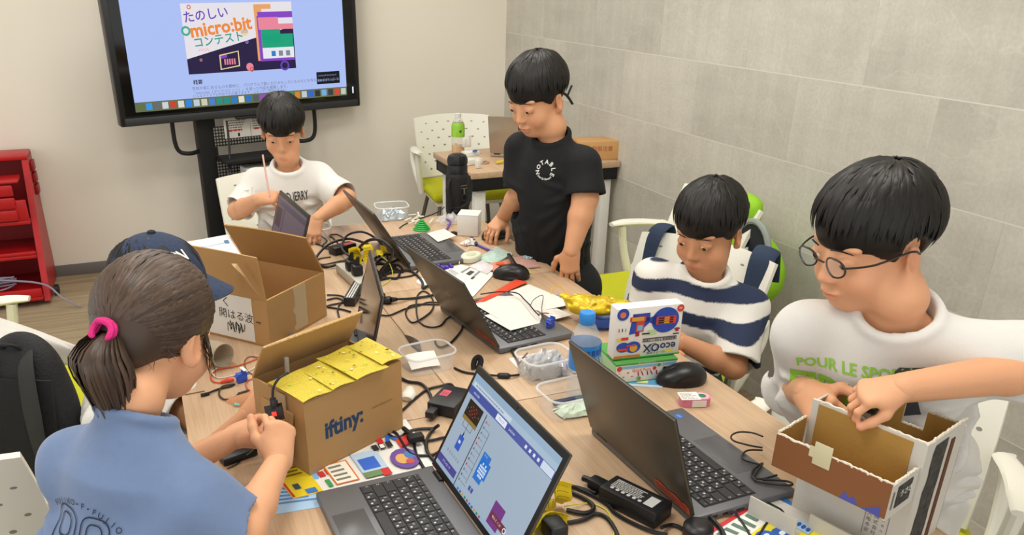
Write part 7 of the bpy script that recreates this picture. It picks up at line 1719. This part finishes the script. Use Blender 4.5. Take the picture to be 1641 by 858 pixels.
# --- boy in the striped shirt
c = atd(1136, 364, 2.08); H = head_frame(c, (-.90, -.46, -.30))
mid = atd(1128, 446, 2.12); hips = v3(1.30, 1.735, .49)
NAVY_S, WHITE_S = np.array(lin('#27324f')[:3]), np.array(lin('#dedcd6')[:3])
def stripes(V):
    q = V[:, 2]+.004*np.sin(V[:, 0]*30)+.003*np.sin(V[:, 1]*41); s_ = ((q-.02)/.072) % 1
    w = np.clip((np.abs(s_-.5)-.24)/.02, 0, 1)[:, None]
    return WHITE_S*(1-w)+NAVY_S*w
P = kid('seated boy in a navy and white striped shirt beside the kit box', H, 1.0, mid, (-.66, -.75, 0), .122, hips, hips+v3(-.01, -.01, .05),
        [(atd(1046, 556, 2.06), atd(1010, 600, 2.2)), (atd(1090, 548, 2.03), ('E', atd(1176, 588, 2.05)))],
        [dict(n=v3(0, 0, 1), side=v3(.2, -.9, 0), sc=.84, curl=(35, 40, 25)), dict(n=v3(-.3, -.5, .8), side=v3(-.3, .8, .3), sc=.84, curl=(35, 40, 25))],
        CLOTHS, skin=(.80, .70, .64), hair=lambda P: boy_hair('hair', H, 1.0, interp_end([(0, .012), (.8, .010), (1.02, -.010), (1.2, -.020), (1.42, .004), (1.75, -.02), (2.3, -.06), (math.pi, -.068)]), P.root, P.base, HAIR, 13, 1100),
        legs=[(hips+v3(.02, .08, 0), hips+v3(-.28, -.02+.08, .0), v3(hips[0]-.28, hips[1]+.05, .085), (-1, -.2, 0)), (hips+v3(.0, -.08, 0), hips+v3(-.27, -.22, .0), v3(hips[0]-.26, hips[1]-.22, .085), (-1, -.4, 0))],
        shorts=(mat('green_shorts', '#2f5a48', .85), .85), sleeve=.95, sr=(.047, .068), hw=.118, depth=.74, seed=7, amp=.004, tint=stripes)

# --- boy in glasses in front
c = atd(1398, 383, 1.33); H = head_frame(c, (-.985, .05, -.24))
mid = atd(1436, 516, 1.345); hips = v3(1.27, 1.0, .50)
P = kid('boy with glasses in a white shirt with green print, working on the craft box', H, 1.0, mid, (-.74, -.67, 0), .132, hips, hips+v3(-.01, -.01, .06),
        [(atd(1294, 630, 1.394), ('E', atd(1276, 620, 1.565))), (atd(1446, 622, 1.235), ('E', atd(1700, 588, 1.31)))],
        [dict(n=v3(-.8, .2, .6), side=v3(.49, -.23, .73), sc=.92, d=v3(-.30, -.80, -.02), curls=[(50, 70, 45), (58, 75, 45), (62, 78, 48), (66, 80, 50)], thumb=((.6, .75, -.2), (.75, .35, -.55), (.6, .1, -.8))),
         dict(n=v3(-.1, -.35, .95), side=v3(-.2, -.9, -.3), sc=.80, d=v3(-.68, .30, -.16), curls=[(40, 45, 30), (48, 50, 30), (52, 52, 32), (55, 55, 35)], thumb=((.7, .5, -.5), (.9, .15, -.45), (.95, 0, -.4)))],
        CLOTHW, skin=(.99, .92, .88), hair=lambda P: boy_hair('hair', H, 1.0, interp_end([(0, .010), (.7, .008), (1.0, -.010), (1.2, -.024), (1.36, .016), (1.6, .024), (1.8, .012), (2.1, -.03), (math.pi, -.058)]), P.root, P.base, HAIR, 14, 1500, fluff=1.3),
        legs=[(hips+v3(.02, .08, 0), hips+v3(-.27, .05, .0), v3(hips[0]-.27, hips[1]+.05, .085), (-1, -.2, 0)), (hips+v3(.0, -.08, 0), hips+v3(-.24, -.20, .0), v3(hips[0]-.24, hips[1]-.2, .085), (-1, -.4, 0))],
        shorts=(mat('dark_shorts'), .8), sleeve=(1.0, .74), sr=(.052, .072), hw=.138, neckr=.060, depth=.72, seed=9, la=.235, lb=.215, amp=.008, arr=(.040, .034, .023))
mb = MB(); X = chest_frame(P, -P.axr, P.upd, nrm(P.flw+v3(0, 0, .1)), P.mid-P.upd*.080+P.axr*.062)
s = .001
mb.add([(.024, -.055, 0), (.050, .010, 0), (.074, .040, 0), (.118, .040, 0), (.122, .030, 0), (.100, -.002, 0), (.078, .006, 0), (.060, -.055, 0)], [list(range(8))], PRD, X); mb.add([(.085, -.004, 0), (.104, -.010, 0), (.116, -.055, 0), (.080, -.055, 0)], [(0, 1, 2, 3)], PRD, X)
letter(mb, 'POUR LE SPORT', PRG, X@T(.006, .020, .001)@RZ(.10), .0265, bold=.02, sx=.92); letter(mb, 'EIDO', PRG, X@T(-.022, -.034, .001)@RZ(.04), .060, bold=.045, sx=1.0)
for i in range(5): mb.add([(.052-.004*i-.004, -.030+.0085*(4-i)*0-.0085*i+.02, .0012), (.074+.003*i, -.030-.0085*i+.02, .0012), (.072+.003*i, -.024-.0085*i+.02, .0012), (.054-.004*i, -.024-.0085*i+.02, .0012)], [(0, 1, 2, 3)], PRG, X)
P.print_on(mb, direction=-X[:3, 2])
def glasses(P, H, sc):
    mb = MB(); GF = mat('glasses_frame', '#2a2522', .3); GL = mat('glasses_lens', '#dfe8ea', .05, alpha=.12, spec=1)
    for q in (-1, 1):
        mb.tube([hp(H, q*.032+.021*math.cos(a_), .1005-.004*abs(math.cos(a_)), -.006+.016*math.sin(a_), sc) for a_ in np.linspace(0, 2*math.pi, 21)[:-1]], .0016, GF, 6, closed=True)
        mb.tube([hp(H, q*.054, .096, -.001, sc), hp(H, q*.074, .06, -.001, sc), hp(H, q*.080, .0, .002, sc), hp(H, q*.079, -.018, -.008, sc)], .0017, GF, 6, 3)
        mb.add([hp(H, q*.032+.020*math.cos(a_), .1003, -.006+.0155*math.sin(a_), sc) for a_ in np.linspace(0, 2*math.pi, 21)[:-1]], [list(range(20))], GL)
    mb.tube([hp(H, -.011, .1005, -.003, sc), hp(H, 0, .103, -.001, sc), hp(H, .011, .1005, -.003, sc)], .0015, GF, 6, 3)
    mb.build('glasses', P.root, P.base)
glasses(P, H, 1.0)

# --- the child in the cap, half hidden
c = atd(260, 466, 1.74); H = head_frame(c, (.90, -.36, -.03))
mid = atd(215, 605, 1.78); hips = v3(mid[0]-.07, mid[1]+.03, .50)
SCAP = .97
P = kid('child in a navy denim cap and white shirt behind the girl', H, SCAP, mid, (.93, -.2, 0), .12, hips, hips+v3(0, 0, .05),
        [(atd(398, 668, 1.57), atd(255, 790, 1.60)), (atd(420, 640, 1.72), atd(330, 700, 1.8))],
        [dict(n=v3(.1, -.4, .9), side=v3(.3, .9, .2), sc=.84, curl=(30, 35, 25)), dict(n=v3(0, 0, 1), side=v3(0, -1, 0), sc=.82, curl=(45, 50, 30))],
        CLOTHW, skin=(.80, .71, .64), hair=lambda P: boy_hair('hair', H, SCAP, BOY_END, P.root, P.base, HAIR, 15, 500),
        legs=[(hips+v3(0, -.07, -.02), v3(hips[0]+.02, hips[1]-.075, .28), v3(hips[0], hips[1]-.08, .085), (1, -.1, 0)), (hips+v3(0, .07, -.02), v3(hips[0]+.02, hips[1]+.075, .28), v3(hips[0], hips[1]+.08, .085), (1, .1, 0))],
        shorts=(mat('dark_shorts'), .8), sleeve=.85, seed=11)
DEN = mat('navy_denim', '#2b3852', .85, noise=(160, .22), bump=(300, .15)); DEND = mat('dark_denim', '#1d222c', .85, noise=(160, .2))
mb = MB(); nu, nv = 28, 9; v = []; f = []
def capP(a_, b_, off=1.0):
    l = v3(.092*math.cos(b_)*math.sin(a_), .106*math.cos(b_)*math.cos(a_)-.008, .022+.108*math.sin(b_))
    return hp(H, *(l*off), SCAP)
for j in range(nv+1):
    for i in range(nu): v.append(capP(2*math.pi*i/nu, (j/nv)**.9*math.pi/2*.999))
for j in range(nv):
    for i in range(nu): f.append((j*nu+i, j*nu+(i+1) % nu, (j+1)*nu+(i+1) % nu, (j+1)*nu+i))
k4 = [q for q in range(len(f))]
mb.add(v, [q[::-1] for q in f], DEN); cap = mb.build('cap', P.root, P.base, ang=80)
mb = MB(); G = np.zeros((13, 7, 3))
for i in range(13):
    for j in range(7):
        a_ = (i/12-.5)*2*1.15; t_ = j/6
        l = v3(.088*math.sin(a_)*(1-.05*t_), .098*math.cos(a_)-.004+.062*t_*math.cos(a_*.9), .026-.012*t_-.020*abs(math.sin(a_))**2*t_-.008*t_*t_); G[i, j] = hp(H, *l, SCAP)
mb.sheet(G, .003, DEN); mb.build('brim', cap, P.base)
mb = MB(); mb.lathe([(.009, -.002), (.008, .004), (.003, .006)], DEND, 14, frame(capP(0, math.pi/2*.999), H[1], H[3])); mb.build('button', cap, P.base)
mb = MB()
for i, ch in enumerate('ON'): 
    a_ = -.74+.27*i; q = capP(-a_, .70, 1.012); n_ = nrm(q-hp(H, 0, 0, .02, SCAP)); rt_ = nrm(np.cross(H[3], n_)); up_ = np.cross(n_, rt_); X = np.eye(4); X[:3, 0] = rt_; X[:3, 1] = up_; X[:3, 2] = n_; X[:3, 3] = q; letter(mb, ch, PRW, X, .034, bold=.03, sx=.8)
mb.build('lettering', cap, P.base)

# --- girl in front
c = atd(251, 528, 1.24); GS = .98; H = head_frame(c, (.60, .74, -.36))
mid = atd(216, 716, 1.205); hips = v3(mid[0]-.08, mid[1]-.06, .50)
gr = {}
def girl_hair(P):
    r = random.Random(21); R = np.stack(H[1:4]); sc = GS; rad = np.array([.081, .097, .087]); cen = v3(0, -.010, .032)
    uend = interp_end([(0, .055), (.6, .05), (1.0, .03), (1.35, .008), (1.6, .006), (1.85, -.040), (2.2, -.066), (math.pi, -.078)])
    F = Field(H[0]-.16, H[0]+.17, .004); F.ell(hp(H, *cen, sc), rad*sc, 0, R)
    F.ell(hp(H, 0, -.075, -.015, sc), np.array([.045, .035, .045])*sc, .03, R)
    X, Y, Z = F.ax[0][:, None, None], F.ax[1][None, :, None], F.ax[2][None, None, :]
    q = [((X-H[0][0])*R[i, 0]+(Y-H[0][1])*R[i, 1]+(Z-H[0][2])*R[i, 2])/sc for i in range(3)]
    ph = np.arctan2(q[0], q[1]+.012); U = np.interp(np.abs(ph), np.linspace(0, math.pi, 91), [uend(a_) for a_ in np.linspace(0, math.pi, 91)])
    F.F = np.maximum(F.F, ((U-q[2])*sc*.8).astype(np.float32)); V, Q = F.mesh(); V = relax(V, Q, 2)
    mb = MB(); mb.add(V, Q, HAIRB, None, (.85, .85, .85))
    tie = v3(.004, -.112, .000); td = nrm((tie-cen)/rad)
    for i in range(1500):
        a_ = r.uniform(-math.pi, math.pi); ue = uend(a_)
        u0 = r.uniform(ue, .1) if r.random() < .55 else ue+r.uniform(0, .012)
        s0 = (u0-cen[2])/rad[2]; s0 = max(-.98, min(.98, s0)); w_ = math.sqrt(1-s0*s0); d0 = v3(w_*math.sin(a_), w_*math.cos(a_), s0)
        om = math.acos(max(-1, min(1, d0@td)))
        if om < .12: continue
        off = 1+r.uniform(.0, .028); pts, nn = [], []; n = 9; sag = r.uniform(-.06, .06)
        for k in range(n):
            t_ = k/(n-1)*.97; d_ = (math.sin((1-t_)*om)*d0+math.sin(t_*om)*td)/math.sin(om); d_ = nrm(d_+v3(0, 0, sag*math.sin(t_*math.pi)))
            l = cen+d_*rad*(off+.05*t_**6); pts.append(hp(H, *l, sc)); nn.append(nrm(R.T@(d_/rad)))
        g_ = r.uniform(.65, 1.45); add_lock(mb, np.array(pts), .0085*r.uniform(.6, 1.3), nn, HAIRB, (g_*1.02, g_, g_*.97), .2)
    for i in range(30):                                   # loose wisps at the nape and by the ear
        a_ = r.choice((-1, 1))*r.uniform(1.75, 2.9) if i > 12 else r.uniform(1.12, 1.28); l0 = cen+v3(math.sin(a_)*.9, math.cos(a_)*.9, -.55 if i > 12 else -.1)*rad*.98; P0 = hp(H, *l0, sc)
        L_ = r.uniform(.02, .05) if i > 12 else r.uniform(.07, .11)
        pts = np.array([P0+v3(r.uniform(-.3, .3)*t_*.03, r.uniform(-.3, .3)*t_*.03, -L_*t_) for t_ in np.linspace(0, 1, 6)]); add_lock(mb, pts, .0013 if i > 12 else .005, [nrm(P0-H[0])]*6, HAIRB, (.9, .9, .9))
    mb.build('hair', P.root, P.base, colattr=True, ang=80)
    T0 = hp(H, *tie, sc); back = -H[2]; gr['tie'] = T0
    mb = MB(); dz = v3(0, 0, -1)
    for i in range(800):
        a_ = r.uniform(0, 2*math.pi); q_ = math.sqrt(r.random()); e1 = nrm(np.cross(back, dz)); e2 = nrm(back+dz*.3)
        L_ = r.uniform(.125, .165)*(1-.12*q_); fan = r.uniform(.75, 1.1)
        pts, nn = [], []
        for t_ in np.linspace(0, 1, 9):
            cpt = T0+back*(.030*min(1, t_*3)-.018*t_*t_)+dz*(L_*(t_**1.25))
            rr_ = (.012+.034*math.sin(min(t_*1.35, 1)*math.pi*.62))*q_*fan*(1-.38*t_**3)
            o_ = e1*math.cos(a_)*rr_+e2*math.sin(a_)*rr_*.75; pts.append(cpt+o_); nn.append(nrm(o_+1e-5*back))
        g_ = r.uniform(.6, 1.5); add_lock(mb, np.array(pts), .0062*r.uniform(.6, 1.3), nn, HAIRB, (g_*1.02, g_, g_*.97), .25)
    mb.build('ponytail', P.root, P.base, colattr=True, ang=80)
    mb = MB(); e1 = nrm(np.cross(back, dz)); e2 = nrm(np.cross(e1, back))
    for s_ in (0, 1): mb.tube([T0+back*(.006+.006*s_)+e1*.0155*math.cos(a_)+e2*.0155*math.sin(a_)+back*.002*math.sin(3*a_) for a_ in np.linspace(0, 2*math.pi, 21)[:-1]], .0048, mat('pink_band', '#d4237a', .7, bump=(200, .3)), 9, closed=True)
    mb.build('hair_tie', P.root, P.base)
P = kid('girl with a ponytail and pink hair tie in a blue shirt, seen from behind', H, GS, mid, (.66, .75, 0), .106, hips, hips+v3(0, 0, .04),
        [(atd(446, 740, 1.395), ('E', atd(392, 850, 1.22))), (atd(378, 700, 1.455), ('E', atd(190, 800, 1.36)))],
        [dict(n=v3(.35, -.75, .55), side=v3(-.35, .25, .85), sc=.86, d=v3(.12, .30, .42), curls=[(40, 50, 30), (62, 65, 40), (66, 65, 40), (70, 65, 40)], thumb=((.75, .55, -.45), (.95, .2, -.4), (.98, .1, -.35))),
         dict(n=v3(.15, -.25, .95), side=v3(-.1, -.95, -.1), sc=.86, d=v3(.9, .2, .12), curls=[(35, 35, 20), (50, 50, 30), (55, 55, 35), (60, 60, 35)], thumb=((.8, .45, -.35), (.97, .1, -.3), (.98, .0, -.25)))],
        CLOTHB, skin=(1.04, .98, .95), hair=girl_hair,
        legs=[(hips+v3(.05, -.05, -.02), v3(hips[0]+.055, hips[1]-.05, .29), v3(hips[0]+.05, hips[1]-.07, .085), (.66, .75, 0)), (hips+v3(-.05, .05, -.02), v3(hips[0]-.045, hips[1]+.06, .29), v3(hips[0]-.06, hips[1]+.05, .085), (.66, .75, 0))],
        shorts=(mat('dark_shorts'), .85), sleeve=.88, sr=(.044, .057), hw=.134, depth=.70, sk=.06, drop=.055, neck_up=.076, seed=13, amp=.0065)
mb = MB(); X = chest_frame(P, P.axr, P.upd, -P.flw, P.mid-P.upd*.076-P.axr*.022)
for i, ch in enumerate('FUJIKO•F•FUJIO'):
    a_ = math.radians(128-76*i/13); letter(mb, ch, PRN, X@T(.105*math.cos(a_), .105*math.sin(a_)-.098, 0)@RZ(a_-math.pi/2), .0125, bold=.006)
for s_ in (-1, 1):
    for w_, a in ((.024, .030), (.013, .018)):
        Q_ = [(s_*.029+x*w_/.024, y*a/.03-.03) for x, y in rrect(.048, .05, .018)]
        for (x0, y0), (x1, y1) in zip(Q_, Q_[1:]+Q_[:1]):
            d_ = nrm(v3(x1-x0, y1-y0, 0)+1e-9); n_ = v3(-d_[1], d_[0], 0)*.0011
            mb.add([(x0-n_[0], y0-n_[1], 0), (x1-n_[0], y1-n_[1], 0), (x1+n_[0], y1+n_[1], 0), (x0+n_[0], y0+n_[1], 0)], [(0, 1, 2, 3)], PRN, X)
P.print_on(mb, direction=-X[:3, 2])
# little circuit board between her fingers
q = atd(440, 664, 1.445); t = thing('circuit_board', 'small dark circuit board with red light held in the girl\'s fingers', 'electronics', q)
X = frame(v3(0, 0, 0), nrm(v3(.55, -.5, .3)), nrm(v3(-.5, -.75, .4))); mb = MB(); mb.box((-.020, -.017, -.001), (.020, .017, .001), mat('pcb_dark', '#231a1c', .4), 0, X)
for i in range(8): mb.box((-.018+.005*i, -.0165, .001), (-.0145+.005*i, -.012, .0014), mat('gold_contact', '#b89a4a', .3, .6), 0, X)
mb.build('board', t); mb = MB(); mb.box((-.004, -.004, .001), (.006, .004, .003), mat('red_led', '#ff3a2a', .4, emit=1.2), .0005, X); mb.build('led', t)
mb = MB(); mb.box((.004, .012, .001), (.014, .024, .007), ADP, .001, X); mb.build('connector', t)

# the plug cable into the board, the motor and the grey stick at the box's open corner
b0 = Xb@np.array([.012, .085, .0, 1]); 
mb = MB(); P_ = [atd(462, 598, 1.47), atd(448, 606, 1.455), atd(438, 622, 1.45), atd(437, 640, 1.45)]; mb.tube(P_, .0024, CORD, 7, 6); mb.tube([atd(437, 638, 1.45), atd(438, 656, 1.447)], .0055, ADP, 8); single(mb, 'cable', 'black plug cable hanging from the glitter paper to the circuit board', 'cable', P_[0])
q = (Xb@np.array([.022, .115, .118, 1]))[:3]; t = thing('servo_motor', 'blue servo motor stuck in the open corner of the printed box', 'motor', q, .8)
mb = MB(); mb.box((-.0115, -.006, 0), (.0115, .006, .022), SRV, .001); mb.box((-.0165, -.006, .0155), (.0165, .006, .0175), SRV, .0006); mb.build('case', t)
mb = MB(); mb.lathe([(.006, .022), (.006, .026), (.002, .026), (.002, .029)], SRV, 14, T(.006, 0, 0)); mb.build('horn', t)
q = (Xb@np.array([.045, .108, .10, 1]))[:3]; mb = MB(); mb.tube([q, q+v3(.002, .0, .085)], .0045, mat('grey_stick', '#8f8a84', .5), 8); single(mb, 'grey_stick', 'grey stick standing up in the corner of the printed box', 'stick', q)
# ------------------------------------------------------------------ bags on the chairs
NYL = mat('black_nylon'); NYL2 = mat('black_mesh', '#1b1b1e', .85, bump=(400, .5)); 
def soft_block(lo_hi, c, R, rad, h=.006, extra=None):
    F = Field(np.asarray(c)-max(rad)*1.9, np.asarray(c)+max(rad)*1.9, h); F.ell(c, rad, 0, R)
    if extra: extra(F)
    return F
# black backpack
Xk = T(-.315, 1.765, .675)@SC(.74)@RZ(math.radians(-28))@RX(math.radians(-10))
t = thingM('backpack', 'black backpack with wide shoulder straps standing on the white chair left of the girl', 'bag', Xk)
F = Field((-.22, -.16, -.27), (.22, .16, .27), .006)
for z, w, d in ((-.13, .105, .065), (0, .115, .07), (.11, .095, .06)):
    F.ell((0, 0, z), (w*1.35, d*1.25, .15), .05)
F.ripple(.003, 30, 4); V, Q = F.mesh(); V = relax(V, Q, 2); fastmesh('bag_body', [(V, Q, 0)], [NYL], t)
for s_ in (-1, 1):
    mb = MB(); mb.tube([(s_*.045, -.045, .215), (s_*.065, -.088, .175), (s_*.085, -.108, .06), (s_*.095, -.102, -.06), (s_*.105, -.085, -.13)], [.020, .032, .034, .028, .016], mat('strap_grey', '#2b2a2a', .8), 12, 6, flat=.22, up=(0, -1, 0)); mb.build('shoulder_strap', t)
    mb = MB(); mb.tube([(s_*.105, -.086, -.12), (s_*.118, -.075, -.17), (s_*.125, -.05, -.22)], .012, NYL, 8, 4, flat=.2, up=(0, -1, 0)); mb.box((s_*.108-.016, -.094, -.150), (s_*.108+.016, -.080, -.128), BLACK, .003); mb.build('buckle', t)
mb = MB(); mb.tube([(-.03, -.03, .205), (-.02, -.055, .235), (.0, -.065, .24), (.02, -.055, .235), (.03, -.03, .205)], .009, NYL, 8, 5, flat=.6); mb.build('top_handle', t)
mb = MB(); G = np.array([[[x*.13, -.088+.012*x*x, z*.16-.01] for z in np.linspace(-1, 1, 9)] for x in np.linspace(-1, 1, 9)]); mb.sheet(G, .012, NYL2); mb.build('back_pad', t)
# sheer white bag
SHEER = mat('sheer_white', '#e6e4e0', .5, alpha=.6)
mb = MB(); n = 22; G = np.zeros((n, n, 3)); r_ = np.random.default_rng(8); ph = r_.uniform(0, 6, 6)
A0, A1, B0, B1 = at(-110, 470, .86), at(150, 556, .80), at(-130, 640, .80), at(95, 592, .74)
for i in range(n):
    for j in range(n):
        u, v = i/(n-1), j/(n-1); p = A0*(1-u)*(1-v)+A1*u*(1-v)+B1*u*v+B0*(1-u)*v
        p = p+v3(0, 0, .030*math.sin(v*math.pi)*(1-.3*u)+.007*math.sin(9*v+4*u+ph[0])+.005*math.sin(17*v-6*u+ph[1])-.02*u**4); G[i, j] = p
mb.sheet(G, .0008, SHEER); single(mb, 'sheer_bag', 'sheer white fabric bag spread over the chair beyond the black backpack', 'bag', at(20, 540, .8), ang=80)
# navy backpack on the striped boy's chair: its straps come over the back
NB = mat('navy_strap', '#27364f', .8, bump=(200, .2)); LG_ = mat('lime_buckle', '#9fce2c', .5)
cx_, cy_, th_ = 1.28, 1.84, -math.radians(-114)
def chp(x, y, z): 
    p = (T(cx_, cy_, 0)@RZ(th_)@np.array([x, y, z, 1]))[:3]; return p
t = thing('navy_backpack', 'navy backpack hung on the striped boy\'s chair, straps over the white back', 'bag', chp(0, -.36, .45))
b_ = chp(0, -.36, .45)
F = Field(chp(0, -.40, .55)-.30, chp(0, -.40, .55)+.30, .007); Rr = np.stack([nrm(chp(1, 0, 0)-chp(0, 0, 0)), nrm(chp(0, 1, 0)-chp(0, 0, 0)), v3(0, 0, 1)])
F.ell(chp(0, -.41, .58), (.15, .07, .19), 0, Rr); F.ell(chp(0, -.42, .50), (.16, .075, .12), .04, Rr); V, Q = F.mesh(); fastmesh('bag_body', [(V, Q, 0)], [NB], t, b_)
for s_ in (-1, 1):
    mb = MB(); P_ = [chp(s_*.17, -.36, .72), chp(s_*.172, -.325, .815), chp(s_*.175, -.30, .823), chp(s_*.178, -.268, .80), chp(s_*.182, -.238, .72), chp(s_*.188, -.205, .62), chp(s_*.196, -.19, .56)]
    mb.tube(P_, [.030, .034, .035, .034, .032, .026, .016], NB, 12, 5, flat=.22, up=Rr[1]); mb.build('shoulder_strap', t, b_)
    mb = MB(); mb.tube([chp(s_*.186, -.206, .645), chp(s_*.192, -.188, .60), chp(s_*.198, -.185, .565)], [.016, .018, .016], LG_, 8, 3, flat=.3, up=Rr[1]); mb.build('lime_webbing', t, b_); t.children[-1]['label'] = 'lime green webbing'
    mb = MB(); q = chp(s_*.199, -.186, .553); mb.box(q-.013, q+.013, BLACK, .004); mb.tube([q, chp(s_*.205, -.20, .50), chp(s_*.21, -.22, .45)], .008, LG_, 8, 3, flat=.3); mb.build('buckle', t, b_)
# lime backpack by the wall
LM = mat('lime_nylon', '#8fc81c', .6, noise=(6, .08), bump=(20, .25)); GRB = mat('grey_binding', '#8f9790', .7); DKI = mat('dark_lining', '#20262a', .8)
p = v3(1.965, 2.245, .625); t = thing('lime_backpack', 'lime green backpack hanging open by the tiled wall', 'bag', p)
F = Field(p-.34, p+.34, .007); F.cone(p+v3(-.03, .07, -.08), p+v3(-.01, .05, .17), .075, .055, 0, ((1, 0, 0), .7)); F.ell(p+v3(.02, .02, -.06), (.09, .13, .15), .03, np.eye(3)); F.ripple(.004, 45, 6); V, Q = F.mesh(); V = relax(V, Q, 1); V[:, 0] = np.minimum(V[:, 0], XW-.004); fastmesh('bag_body', [(V, Q, 0)], [LM], t, p)
mb = MB(); C_ = [p+v3(-.045, -.02+.085*math.cos(a_)-.02, .045+.105*math.sin(a_)) for a_ in np.linspace(0, 2*math.pi, 25)[:-1]]
mb.tube(C_, .011, GRB, 8, closed=True); mb.build('zip_edge', t, p)
mb = MB(); mb.add([q+v3(-.003, 0, 0) for q in C_], [list(range(24))[::-1]], DKI); mb.add([q+v3(-.0035, 0, 0) for q in C_], [list(range(24))], DKI); mb.build('opening', t, p)
mb = MB(); G = np.array([[p+v3(-.06-.02*u, -.03+.09*v-.03, -.05+.12*u-.05*v) for v in np.linspace(0, 1, 5)] for u in np.linspace(0, 1, 5)]); mb.sheet(G, .004, PAPERW); single(mb, 'booklet', 'cream booklet sticking out of the lime backpack', 'book', p+v3(-.06, 0, 0))
